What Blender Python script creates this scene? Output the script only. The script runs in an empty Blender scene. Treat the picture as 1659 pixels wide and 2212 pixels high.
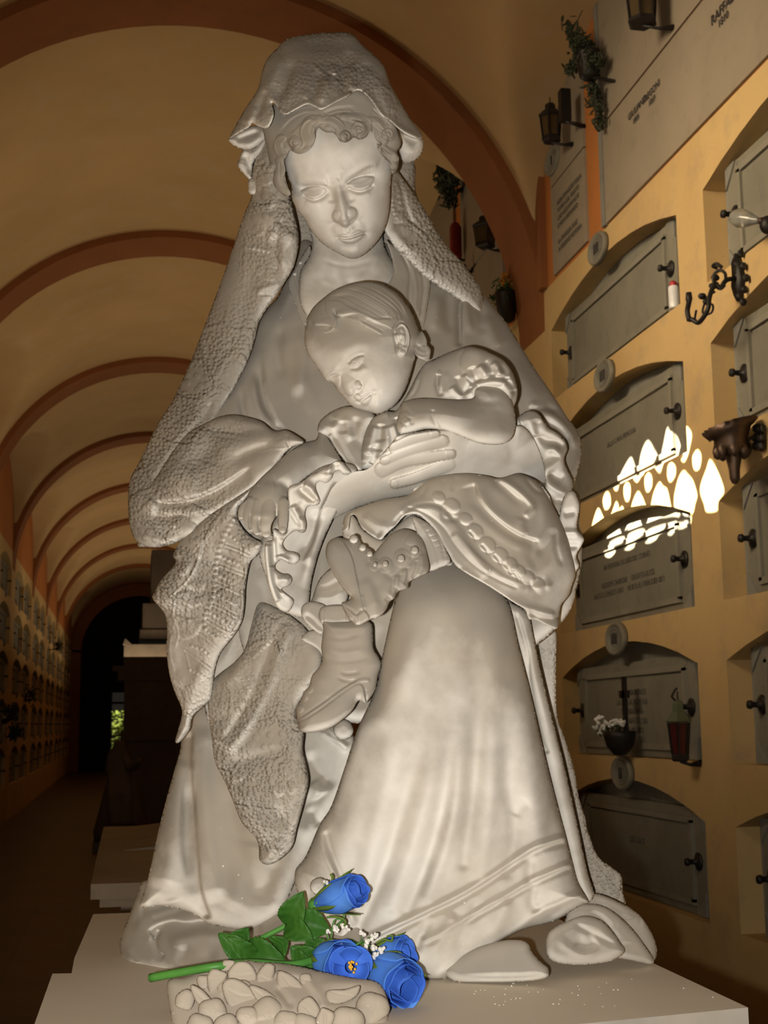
import bpy, bmesh, math, random
import numpy as np
from mathutils import Vector, Matrix
random.seed(7); RNG = np.random.RandomState(7)
SC = bpy.context.scene
COL = SC.collection
# ------------------------------------------------------------------ camera model
FW, FH = 1659, 2212
CX, CY, FPX = 829.5, 1106.0, 2869.3
YAW, PIT, ROL = 0.1913, 0.1573, -0.0114
def _rot(x, y, z):
    c, s = math.cos(ROL), math.sin(ROL); x, z = c*x - s*z, s*x + c*z
    c, s = math.cos(PIT), math.sin(PIT); y, z = c*y - s*z, s*y + c*z
    c, s = math.cos(YAW), math.sin(YAW); x, y = c*x + s*y, -s*x + c*y
    return x, y, z
FWD = (math.sin(YAW), math.cos(YAW))
FLOOR_Z = -1.5                     # the eye is the world origin here, shifted up below
EYE = 1.5
def rays(u, v):
    u = np.asarray(u, float); v = np.asarray(v, float)
    x, y, z = _rot((u - CX)/FPX, np.ones_like(u), -(v - CY)/FPX)
    return np.stack([x, y, z], -1)
def at_s(u, v, s):                 # point on the sight line at horizontal distance s
    r = rays(u, v); t = np.asarray(s)/(r[..., 0]*FWD[0] + r[..., 1]*FWD[1])
    return r*t[..., None] + np.array([0, 0, EYE])
def at_x(u, v, X):
    r = rays(u, v); return r*(X/r[..., 0])[..., None] + np.array([0, 0, EYE])
def at_z(u, v, Z):                 # Z measured from the floor
    r = rays(u, v); return r*((Z - EYE)/r[..., 2])[..., None] + np.array([0, 0, EYE])
# ------------------------------------------------------------------ scene helpers
def tag(o, label=None, cat=None, group=None, kind=None):
    if label: o['label'] = label
    if cat: o['category'] = cat
    if group: o['group'] = group
    if kind: o['kind'] = kind
    return o
def wloc(o):
    p = Vector((0, 0, 0))
    while o is not None: p += o.location; o = o.parent
    return p
def empty(name, loc, label=None, cat=None, group=None):
    o = bpy.data.objects.new(name, None); COL.objects.link(o)
    o.location = loc; o.empty_display_size = .05
    return tag(o, label, cat, group)
def mesh_obj(name, V, F, m, parent=None, smooth=True, uv=None, attr=None):
    me = bpy.data.meshes.new(name)
    V = np.asarray(V, float)
    if parent is not None: V = V - np.array(wloc(parent))
    me.from_pydata(V.tolist(), [], [list(map(int, f)) for f in F] if not isinstance(F, np.ndarray) else F.tolist())
    me.update()
    if smooth:
        me.polygons.foreach_set('use_smooth', [True]*len(me.polygons))
    if uv is not None:
        L = me.uv_layers.new(name='UVMap')
        idx = np.empty(len(me.loops), int); me.loops.foreach_get('vertex_index', idx)
        L.data.foreach_set('uv', np.asarray(uv, np.float32)[idx].ravel())
    o = bpy.data.objects.new(name, me); COL.objects.link(o)
    if m is not None: me.materials.append(m)
    if parent is not None: o.parent = parent
    return o
class MB:
    """collects shapes, builds them as one mesh object"""
    def __init__(s): s.V = []; s.F = []; s.n = 0; s.U = []
    def add(s, V, F, U=None):
        V = np.asarray(V, float).reshape(-1, 3); s.V.append(V)
        s.U.append(np.zeros((len(V), 2)) if U is None else np.asarray(U))
        for f in F: s.F.append([int(i) + s.n for i in f])
        s.n += len(V); return s
    def box(s, c, d, rz=0.0, rx=0.0, ry=0.0):
        P = np.array([[x, y, z] for x in (-.5, .5) for y in (-.5, .5) for z in (-.5, .5)])*np.array(d)
        if rx or ry or rz:
            M = np.array(Matrix.Rotation(rz, 3, 'Z') @ Matrix.Rotation(ry, 3, 'Y') @ Matrix.Rotation(rx, 3, 'X')); P = P @ M.T
        return s.add(P + np.array(c), [(0, 1, 3, 2), (4, 6, 7, 5), (0, 4, 5, 1), (2, 3, 7, 6), (0, 2, 6, 4), (1, 5, 7, 3)])
    def tube(s, pts, r, n=8, caps=True):
        pts = np.asarray(pts, float); k = len(pts); r = np.broadcast_to(np.asarray(r, float), (k,))
        T = np.gradient(pts, axis=0); T /= np.linalg.norm(T, axis=1)[:, None] + 1e-12
        a = np.array([0, 0, 1.]) if abs(T[0][2]) < .9 else np.array([1., 0, 0])
        V = []; N = np.cross(T[0], a); N /= np.linalg.norm(N)
        for i in range(k):
            N = N - T[i]*np.dot(N, T[i]); N /= np.linalg.norm(N) + 1e-12; B = np.cross(T[i], N)
            for j in range(n):
                t = 2*math.pi*j/n; V.append(pts[i] + r[i]*(math.cos(t)*N + math.sin(t)*B))
        F = [(i*n + j, i*n + (j+1) % n, (i+1)*n + (j+1) % n, (i+1)*n + j) for i in range(k-1) for j in range(n)]
        if caps: F += [tuple(range(n))[::-1], tuple((k-1)*n + j for j in range(n))]
        return s.add(V, F)
    def lathe(s, prof, c, n=20, axis='Z', sx=1, sy=1):
        V = []; k = len(prof)
        for r, z in prof:
            for j in range(n):
                t = 2*math.pi*j/n; p = (r*math.cos(t)*sx, r*math.sin(t)*sy, z)
                if axis == 'X': p = (p[2], p[0], p[1])
                if axis == 'Y': p = (p[0], p[2], p[1])
                V.append(p)
        F = [(i*n + j, i*n + (j+1) % n, (i+1)*n + (j+1) % n, (i+1)*n + j) for i in range(k-1) for j in range(n)]
        F += [tuple(range(n))[::-1], tuple((k-1)*n + j for j in range(n))]
        return s.add(np.array(V) + np.array(c), F)
    def ball(s, c, r, n=12, M=None):
        r = np.broadcast_to(np.asarray(r, float), (3,)); V = [(0, 0, 1)]; m = n//2
        for i in range(1, m):
            a = math.pi*i/m
            for j in range(n):
                b = 2*math.pi*j/n; V.append((math.sin(a)*math.cos(b), math.sin(a)*math.sin(b), math.cos(a)))
        V.append((0, 0, -1)); V = np.array(V)*r
        if M is not None: V = V @ np.array(M).T
        F = [(0, 1 + j, 1 + (j+1) % n) for j in range(n)]
        for i in range(m-2):
            F += [(1+i*n+j, 1+(i+1)*n+j, 1+(i+1)*n+(j+1) % n, 1+i*n+(j+1) % n) for j in range(n)]
        e = len(V)-1; q = 1+(m-2)*n
        F += [(e, q+(j+1) % n, q+j) for j in range(n)]
        return s.add(V + np.array(c), F)
    def prism(s, poly, O, A, B, N, d):
        """polygon (a,b) in the frame O + a*A + b*B, pushed along N by d"""
        poly = np.asarray(poly, float); O, A, B, N = (np.asarray(q, float) for q in (O, A, B, N))
        P = O + poly[:, :1]*A + poly[:, 1:2]*B; k = len(P)
        F = [tuple(range(k)), tuple(range(2*k-1, k-1, -1))] + [(i, k+i, k+(i+1) % k, (i+1) % k) for i in range(k)]
        return s.add(np.vstack([P, P + N*d]), F)
    def build(s, name, m, parent=None, smooth=True, uv=False):
        return mesh_obj(name, np.vstack(s.V), s.F, m, parent, smooth, uv=np.vstack(s.U) if uv else None)
def _bl(s, name, m, parent):                        # shape given in the parent's own frame
    o = s.build(name, m, None); o.parent = parent; return o
MB.build_local = _bl
# ------------------------------------------------------------------ 2-D curve helpers
def crm(pts, closed=False, n=6):
    """Catmull-Rom through the points"""
    P = np.asarray(pts, float); k = len(P)
    if k < 3: return np.array([P[0]*(1-t) + P[1]*t for t in np.linspace(0, 1, n+1)])
    out = []
    for i in range(k if closed else k-1):
        p1, p2 = P[i], P[(i+1) % k]
        p0 = P[(i-1) % k] if closed or i > 0 else 2*p1 - p2
        p3 = P[(i+2) % k] if closed or i+2 < k else 2*p2 - p1
        for t in np.linspace(0, 1, n, endpoint=False):
            out.append(.5*((2*p1) + (p2-p0)*t + (2*p0-5*p1+4*p2-p3)*t*t + (3*p1-p0-3*p2+p3)*t**3))
    if not closed: out.append(P[-1])
    return np.array(out)
def near_poly(U, W, P, closed=False):
    """distance, running index, side of the nearest point of a polyline"""
    A = P; B = np.roll(P, -1, 0)
    if not closed: A, B = A[:-1], B[:-1]
    best = np.full(U.shape, 1e18); idx = np.zeros(U.shape); side = np.zeros(U.shape)
    for i in range(len(A)):
        ax, ay = A[i][0], A[i][1]; dx, dy = B[i][0]-ax, B[i][1]-ay; l2 = dx*dx+dy*dy + 1e-12
        px = U-ax; py = W-ay
        t = np.clip((px*dx+py*dy)/l2, 0, 1)
        ex = px-t*dx; ey = py-t*dy; d = ex*ex+ey*ey
        m = d < best
        best = np.where(m, d, best); idx = np.where(m, i+t, idx)
        side = np.where(m, dx*py-dy*px, side)
    return np.sqrt(best), idx, np.sign(side)
def inside(U, W, P):
    c = np.zeros(U.shape, bool); n = len(P)
    for i in range(n):
        x1, y1 = P[i][:2]; x2, y2 = P[(i+1) % n][:2]
        if y1 == y2: continue
        m = (y1 > W) != (y2 > W)
        c ^= m & (U < (x2-x1)*(W-y1)/(y2-y1)+x1)
    return c
def crop(x0, y0, w):               # converts points measured on an enlarged detail
    k = w/1659.0
    def f(*pts):
        return [tuple([x0 + p[0]*k, y0 + p[1]*k] + list(p[2:])) for p in pts]
    f.k = k
    return f
cH = crop(440, 40, 600); cF = crop(580, 220, 320); cB = crop(640, 600, 320); cG = crop(500, 920, 320); cW = crop(780, 820, 480)
cC = crop(640, 560, 640); cL = crop(240, 860, 600); cK = crop(560, 960, 740); cV = crop(240, 1360, 600); cS = crop(600, 1450, 860)
cR = crop(300, 1850, 660); cQ = crop(0, 1600, 500); cT = crop(1130, 1660, 529); cN = crop(480, 300, 300)
# ------------------------------------------------------------------ carving
# every relief is a closed stone shell: a front surface carved with strokes, pads and rolls and a rounded back.
def st(pts, h, wl, wr=None, taper=.25):            # ridge (h>0) or groove (h<0); wl, wr = width on either side
    return ('s', pts, h, wl, wl if wr is None else wr, taper)
def ga(p, ru, rv, h, ang=0): return ('g', p, ru, rv, h, ang)         # soft swelling
def dm(p, ru, rv, h, ang=0, z=None): return ('d', p, ru, rv, h, ang)         # dome
def pa(pts, h, R, top=None, bot=None): return ('p', pts, h, R, top, bot)       # raised pad with its own outline
def ro(pts, k=0.0): return ('t', pts, k)           # rounded roll: (u, v, radius, lift)
def vs(c, *p): return ('v', [tuple([a[0], a[1], q[2], q[3]]) for a, q in zip(c(*p), p)])   # soft ridge of changing height and width
def rbf(ctrl):
    if np.isscalar(ctrl): return lambda u, v: np.full(np.shape(u), float(ctrl))
    C = np.asarray(ctrl, float); n = len(C); X = C[:, :2]/500.0
    if n < 4:
        c0 = X.mean(0); z0 = C[:, 2].mean(); w = np.linalg.lstsq(X-c0, C[:, 2]-z0, rcond=.05)[0]
        return lambda u, v: z0 + w[0]*(u/500-c0[0]) + w[1]*(v/500-c0[1])
    ph = lambda r: np.where(r > 1e-9, r*r*np.log(r+1e-12), 0)
    D = np.linalg.norm(X[:, None]-X[None], axis=2)
    M = np.zeros((n+3, n+3)); M[:n, :n] = ph(D) + np.eye(n)*.02; M[:n, n] = 1; M[:n, n+1:] = X; M[n, :n] = 1; M[n+1:, :n] = X.T
    w = np.linalg.solve(M, np.r_[C[:, 2], 0, 0, 0])
    def f(u, v):
        q = np.stack([np.asarray(u)/500, np.asarray(v)/500], -1); o = w[n] + q[..., 0]*w[n+1] + q[..., 1]*w[n+2]
        for i in range(n): o = o + w[i]*ph(np.hypot(q[..., 0]-X[i, 0], q[..., 1]-X[i, 1]))
        return o
    return f
def carve(U, W, feats, H):
    for f in feats:
        k = f[0]
        if k == 's':
            _, pts, h, wl, wr, tp = f
            P = crm([p[:2] for p in pts], n=5); m = 3*max(wl, wr)
            sel = (U > P[:, 0].min()-m) & (U < P[:, 0].max()+m) & (W > P[:, 1].min()-m) & (W < P[:, 1].max()+m)
            if not sel.any(): continue
            d, ix, sd = near_poly(U[sel], W[sel], P); t = ix/(len(P)-1)
            a = np.clip(np.minimum(t, 1-t)/max(tp, 1e-3), 0, 1); a = a*a*(3-2*a) if tp > 0 else 1.0
            w = np.where(sd > 0, wr, wl)
            H[sel] += h*a*np.exp(-(d/w)**2)
        elif k == 'v':
            A = np.asarray(f[1], float); P = crm(A, n=6); m = 3*P[:, 3].max()
            sel = (U > P[:, 0].min()-m) & (U < P[:, 0].max()+m) & (W > P[:, 1].min()-m) & (W < P[:, 1].max()+m)
            d, ix, _ = near_poly(U[sel], W[sel], P[:, :2]); xs = np.arange(len(P))
            H[sel] += np.interp(ix, xs, P[:, 2])*np.exp(-(d/np.interp(ix, xs, P[:, 3]))**2)
        elif k in 'gd':
            _, p, ru, rv, h, an = f; m = 3*max(ru, rv)
            sel = (abs(U-p[0]) < m) & (abs(W-p[1]) < m)
            c, s = math.cos(math.radians(an)), math.sin(math.radians(an)); x = U[sel]-p[0]; y = W[sel]-p[1]
            q = ((x*c+y*s)/ru)**2 + ((-x*s+y*c)/rv)**2
            H[sel] += h*np.exp(-q*1.2) if k == 'g' else h*np.sqrt(np.clip(1-q, 0, 1))
        elif k == 'p':
            _, pts, h, R, top, bot = f; P = crm(pts, True, 4)
            sel = (U > P[:, 0].min()-1) & (U < P[:, 0].max()+1) & (W > P[:, 1].min()-1) & (W < P[:, 1].max()+1)
            if not sel.any(): continue
            u, v = U[sel], W[sel]; i = inside(u, v, P); d, _, _ = near_poly(u, v, P, True)
            e = np.clip(d/R, 0, 1); g = np.sqrt(1-(1-e)**2)*i
            if top is not None:
                z = np.clip((v-P[:, 1].min())/(np.ptp(P[:, 1])), 0, 1); g = g*(top+(bot-top)*z)
            H[sel] += h*g
        elif k == 't':
            _, pts, kk = f; A = np.asarray([list(p)+[0]*(4-len(p)) for p in pts], float)
            P = crm(A, n=6); m = P[:, 2].max()+2
            sel = (U > P[:, 0].min()-m) & (U < P[:, 0].max()+m) & (W > P[:, 1].min()-m) & (W < P[:, 1].max()+m)
            if not sel.any(): continue
            d, ix, _ = near_poly(U[sel], W[sel], P[:, :2]); xs = np.arange(len(P))
            r = np.interp(ix, xs, P[:, 2]); z = np.interp(ix, xs, P[:, 3])
            g = np.where(d < r, z + np.sqrt(np.clip(r*r-d*d, 0, None)), -1e9)
            H[sel] = np.maximum(H[sel], g)
    return H
def relief(outline, base, R=40, drop=None, feats=(), step=3.0, back=60, n=5, sharp=False, soft=None, lip=9, gain=1.0):
    P = np.asarray(outline, float) if sharp else crm([p[:2] for p in outline], True, n)
    f = rbf(base); drop = R*.85 if drop is None else drop
    u0, u1 = P[:, 0].min()-2*step, P[:, 0].max()+3*step; v0, v1 = P[:, 1].min()-2*step, P[:, 1].max()+3*step
    us = np.arange(u0, u1, step); vs = np.arange(v0, v1, step)
    U, W = np.meshgrid(us, vs); I = inside(U, W, P)
    D, ix, _ = near_poly(U, W, P, True)
    Q = np.roll(P, -1, 0); ii = ix.astype(int) % len(P); tt = (ix-np.floor(ix))[..., None]
    NP = P[ii]*(1-tt) + Q[ii]*tt
    K = I.copy()
    for a in (-1, 0, 1):
        for b in (-1, 0, 1): K |= np.roll(np.roll(I, a, 0), b, 1)
    E = K & (~I | (D < .4*step))
    Uf = np.where(E, NP[..., 0], U); Wf = np.where(E, NP[..., 1], W); Df = np.where(E, 0, D)
    e = np.clip(Df/R, 0, 1); pr = np.sqrt(np.clip(1-(1-e)**2, 0, 1))
    H = (pr-1)*drop
    if soft is not None:            # rounded towards the soft sides only, a thin lip elsewhere
        Ds = np.full(U.shape, 1e9)
        for q in soft: Ds = np.minimum(Ds, near_poly(Uf, Wf, crm(q, False, 5))[0])
        es = np.clip(Ds/R, 0, 1); el = np.clip(Df/lip, 0, 1)
        H = (np.sqrt(np.clip(1-(1-es)**2, 0, 1))-1)*drop + (np.sqrt(np.clip(1-(1-el)**2, 0, 1))-1)*lip
    if gain != 1: feats = [(q[0], q[1], q[2]*gain)+q[3:] if q[0] == 's' else q for q in feats]
    H = carve(Uf, Wf, list(feats), H)
    r = rays(Uf, Wf); t0 = f(Uf, Wf)/(r[..., 0]*FWD[0]+r[..., 1]*FWD[1])
    front = r*(t0*(1-H/FPX))[..., None]
    e2 = np.clip(Df/max(R, 25), 0, 1); pb = np.sqrt(np.clip(1-(1-e2)**2, 0, 1))
    Hb = np.where(E, H, np.minimum(H-4, -drop-back*pb)); rear = r*(t0*(1-Hb/FPX))[..., None]
    cell = I[:-1, :-1] | I[1:, :-1] | I[:-1, 1:] | I[1:, 1:]
    cell &= K[:-1, :-1] & K[1:, :-1] & K[:-1, 1:] & K[1:, 1:]
    fid = np.arange(U.size).reshape(U.shape)
    a, b, c, d = fid[:-1, :-1][cell], fid[:-1, 1:][cell], fid[1:, 1:][cell], fid[1:, :-1][cell]
    n0 = U.size
    F1 = np.stack([a, d, c, b], 1)
    Er = E.ravel(); g = lambda q: np.where(Er[q], q, q+n0)
    F2 = np.stack([g(a), g(b), g(c), g(d)], 1)
    F2 = F2[~(Er[a] & Er[b] & Er[c] & Er[d])]
    V = np.vstack([front.reshape(-1, 3), rear.reshape(-1, 3)]) + np.array([0, 0, EYE])
    uv = np.stack([Uf.ravel(), Wf.ravel()], 1)/100.0; uv = np.vstack([uv, uv])
    F = np.vstack([F1, F2]); used = np.unique(F); mp = np.zeros(len(V), int); mp[used] = np.arange(len(used))
    return V[used], mp[F], uv[used]
def stone(name, shells, m, parent):
    V = []; F = []; U = []; n = 0
    for v, f, u in shells: V.append(v); F.append(f+n); U.append(u); n += len(v)
    P = np.vstack(V)
    if name not in ('carved_block', 'carved_fruit', 'carved_leaf'): P[:, 2] = np.maximum(P[:, 2], PZ+.0005)
    return mesh_obj(name, P, np.vstack(F), m, parent, True, uv=np.vstack(U))
def beads(pts, sp, r, h=None):      # a row of raised pearls along a line
    P = crm([p[:2] for p in pts], n=12); L = np.r_[0, np.cumsum(np.linalg.norm(np.diff(P, axis=0), axis=1))]
    return [dm((np.interp(q, L, P[:, 0]), np.interp(q, L, P[:, 1])), r, r, h or r*.8) for q in np.arange(0, L[-1], sp)]
def offs(pts, d):
    P = crm([p[:2] for p in pts], n=3); T = np.gradient(P, axis=0); T /= np.linalg.norm(T, axis=1)[:, None]
    return [(p[0]-t[1]*d, p[1]+t[0]*d) for p, t in zip(P, T)]
def spiral(c, r, turns=1.6, a0=0, sgn=1, n=18):
    return [(c[0]+r*(1-i/n*.85)*math.cos(math.radians(a0)+sgn*i/n*turns*6.283), c[1]+r*(1-i/n*.85)*math.sin(math.radians(a0)+sgn*i/n*turns*6.283)) for i in range(n+1)]
def strands(a, b, n, h=-2.2, w=2.2, jit=3, seed=0):   # fine hair grooves between two guide lines
    A = crm(a, n=6); B = crm(b, n=6); k = 9; rg = np.random.RandomState(seed)
    sa = A[np.linspace(0, len(A)-1, k).astype(int)]; sb = B[np.linspace(0, len(B)-1, k).astype(int)]
    out = []
    for q in np.linspace(.06, .94, n):
        P = sa*(1-q)+sb*q + rg.uniform(-jit, jit, (1, 2))*.4
        out.append(st([tuple(p) for p in P], h, w, w, .2))
    return out
# ------------------------------------------------------------------ materials
class NT:
    def __init__(s, name):
        s.m = bpy.data.materials.new(name); s.m.use_nodes = True; s.t = s.m.node_tree; s.t.nodes.clear()
        s.out = s.n('ShaderNodeOutputMaterial'); s.b = s.n('ShaderNodeBsdfPrincipled'); s.l(s.b.outputs[0], s.out.inputs[0])
    def n(s, typ, **k):
        q = s.t.nodes.new(typ)
        for a, b in k.items():
            if a.startswith('i_'): q.inputs[int(a[2:]) if a[2:].isdigit() else a[2:].replace('_', ' ')].default_value = b
            else: setattr(q, a, b)
        return q
    def l(s, a, b): s.t.links.new(a, b)
    def noise(s, scale, detail=3, rough=.55, co=None):
        q = s.n('ShaderNodeTexNoise'); q.inputs['Scale'].default_value = scale; q.inputs['Detail'].default_value = detail; q.inputs['Roughness'].default_value = rough
        if co: s.l(co, q.inputs['Vector'])
        return q.outputs[0]
    def ramp(s, src, stops):
        q = s.n('ShaderNodeValToRGB'); e = q.color_ramp.elements
        while len(e) < len(stops): e.new(.5)
        for i, (p, c) in enumerate(stops):
            e[i].position = p; e[i].color = (c[0], c[1], c[2], 1) if hasattr(c, '__len__') else (c, c, c, 1)
        s.l(src, q.inputs[0]); return q.outputs[0]
    def mix(s, f, a, b, mode='MIX'):
        q = s.n('ShaderNodeMix', data_type='RGBA', blend_type=mode)
        for v, i in ((f, 0), (a, 6), (b, 7)):
            if hasattr(v, 'links'): s.l(v, q.inputs[i])
            elif i == 0: q.inputs[0].default_value = v
            else: q.inputs[i].default_value = (*v, 1)
        return q.outputs[2]
    def math(s, op, a, b=0.0, clamp=False):
        q = s.n('ShaderNodeMath', operation=op, use_clamp=clamp)
        for v, i in ((a, 0), (b, 1)):
            if hasattr(v, 'links'): s.l(v, q.inputs[i])
            else: q.inputs[i].default_value = v
        return q.outputs[0]
    def bump(s, h, st=.3, dist=.01):
        q = s.n('ShaderNodeBump'); q.inputs['Strength'].default_value = st; q.inputs['Distance'].default_value = dist
        s.l(h, q.inputs['Height']); s.l(q.outputs[0], s.b.inputs['Normal']); return q
    def done(s, col=None, rough=.6, spec=.3, metal=0.0):
        if col is not None:
            if hasattr(col, 'links'): s.l(col, s.b.inputs['Base Color'])
            else: s.b.inputs['Base Color'].default_value = (*col, 1)
        s.b.inputs['Roughness'].default_value = rough; s.b.inputs['Specular IOR Level'].default_value = spec; s.b.inputs['Metallic'].default_value = metal
        return s.m
def plain(name, col, rough=.6, spec=.3, metal=0.0, var=.25, scale=8.0):
    t = NT(name); co = t.n('ShaderNodeTexCoord').outputs['Object']
    f = t.ramp(t.noise(scale, 4, .6, co), [(.3, 1-var), (.7, 1+var*.4)])
    return t.done(t.mix(1.0, col, f, 'MULTIPLY'), rough, spec, metal)
def marble(name, lace=0, worn=0.0, upk=1.5, white=(.84, .80, .73), grime=(.30, .268, .225), amount=.5):
    t = NT(name); geo = t.n('ShaderNodeNewGeometry'); co = t.n('ShaderNodeTexCoord').outputs['Object']
    nz = t.n('ShaderNodeSeparateXYZ'); t.l(geo.outputs['Normal'], nz.inputs[0])
    up = t.math('MULTIPLY_ADD', nz.outputs['Z'], .55); t.t.nodes[-1].inputs[2].default_value = .5 # settled dust on what faces up
    big = t.noise(3.2, 4, .6, co); small = t.noise(22.0, 5, .65, co)
    g = t.math('ADD', t.math('ADD', t.math('MULTIPLY', up, upk), (1.5-upk)*.42), t.math('MULTIPLY', big, 1.55)); g = t.math('ADD', g, t.math('MULTIPLY', small, .35))
    g = t.ramp(t.math('MULTIPLY', g, .5), [(max(0, .62-.34*(amount-.5)), 0.0), (max(.2, min(1, .94-.36*(amount-.5))), 1.0)])
    col = t.mix(g, white, grime)
    st_ = t.ramp(t.noise(7.0, 3, .5, co), [(.42, 0.0), (.75, .35)])
    col = t.mix(st_, col, (.60, .52, .40))
    vs = t.n('ShaderNodeTexVoronoi'); vs.inputs['Scale'].default_value = 38; t.l(co, vs.inputs['Vector'])
    sp = t.ramp(vs.outputs['Distance'], [(.035, 1.0), (.06, 0.0)]); sel = t.ramp(t.noise(5.0, 2, .5, co), [(.55, 0.0), (.62, .8)])
    col = t.mix(t.math('MULTIPLY', sp, sel), col, (.86, .84, .80))
    fine = t.noise(160.0, 3, .6, co)
    h = t.math('MULTIPLY', fine, .10)
    if lace:
        uv = t.n('ShaderNodeUVMap').outputs[0]
        def vor(scale, feat='F1', rnd=1.0):
            v = t.n('ShaderNodeTexVoronoi', voronoi_dimensions='2D', feature=feat); v.inputs['Scale'].default_value = scale; v.inputs['Randomness'].default_value = rnd
            t.l(uv, v.inputs['Vector']); return v
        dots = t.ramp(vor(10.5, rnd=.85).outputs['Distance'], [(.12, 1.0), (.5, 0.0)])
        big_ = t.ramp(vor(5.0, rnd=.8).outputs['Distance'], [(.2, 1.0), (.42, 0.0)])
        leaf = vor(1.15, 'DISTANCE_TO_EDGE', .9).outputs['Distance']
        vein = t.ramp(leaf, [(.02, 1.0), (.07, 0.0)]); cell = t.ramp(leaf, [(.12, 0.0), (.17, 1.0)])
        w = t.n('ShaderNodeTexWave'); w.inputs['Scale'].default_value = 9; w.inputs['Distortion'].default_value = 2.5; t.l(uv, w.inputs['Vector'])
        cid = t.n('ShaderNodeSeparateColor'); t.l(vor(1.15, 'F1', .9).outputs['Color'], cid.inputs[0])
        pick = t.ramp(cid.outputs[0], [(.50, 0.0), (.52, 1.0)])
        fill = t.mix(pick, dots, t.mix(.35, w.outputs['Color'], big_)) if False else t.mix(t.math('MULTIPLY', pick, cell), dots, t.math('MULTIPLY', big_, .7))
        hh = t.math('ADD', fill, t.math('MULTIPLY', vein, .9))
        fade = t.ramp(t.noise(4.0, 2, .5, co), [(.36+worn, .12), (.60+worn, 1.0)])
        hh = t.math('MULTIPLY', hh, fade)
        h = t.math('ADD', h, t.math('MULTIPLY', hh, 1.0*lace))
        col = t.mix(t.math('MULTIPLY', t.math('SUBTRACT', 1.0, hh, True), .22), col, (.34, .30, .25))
    t.bump(h, 1.0 if lace else .2, .0021 if lace else .004)
    return t.done(col, .7, .12)
M = {}
M['stone'] = marble('carved_marble', amount=.54)
M['skin'] = marble('polished_marble', amount=.50, upk=.5)
M['child'] = marble('child_marble', amount=.66, upk=.8)
M['childhair'] = marble('child_hair_marble', amount=1.0)
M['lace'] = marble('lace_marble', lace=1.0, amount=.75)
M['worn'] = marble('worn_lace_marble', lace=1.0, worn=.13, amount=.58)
M['boots'] = marble('boot_marble', amount=.92)
M['dress'] = marble('child_dress_marble', amount=.68)
M['dusty'] = marble('dusty_marble', amount=1.9)
M['plinth'] = marble('plinth_marble', white=(.86, .78, .66), grime=(.66, .575, .46), amount=.8)
# ------------------------------------------------------------------ the marble group
PZ = EYE - .39                                        # top of the plinth above the floor
base_pt = at_z(830, 2060, PZ)
STAT = empty('statue', (base_pt[0], base_pt[1]+.15, PZ),
    'pale marble statue of a seated veiled woman holding a small child in her lap', 'statue')
def rk(c, *p): return ro([tuple([a[0], a[1], q[2]*c.k, q[3]]) for a, q in zip(c(*p), p)])
DRESS = []; BODY = []; VEIL = []
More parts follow.
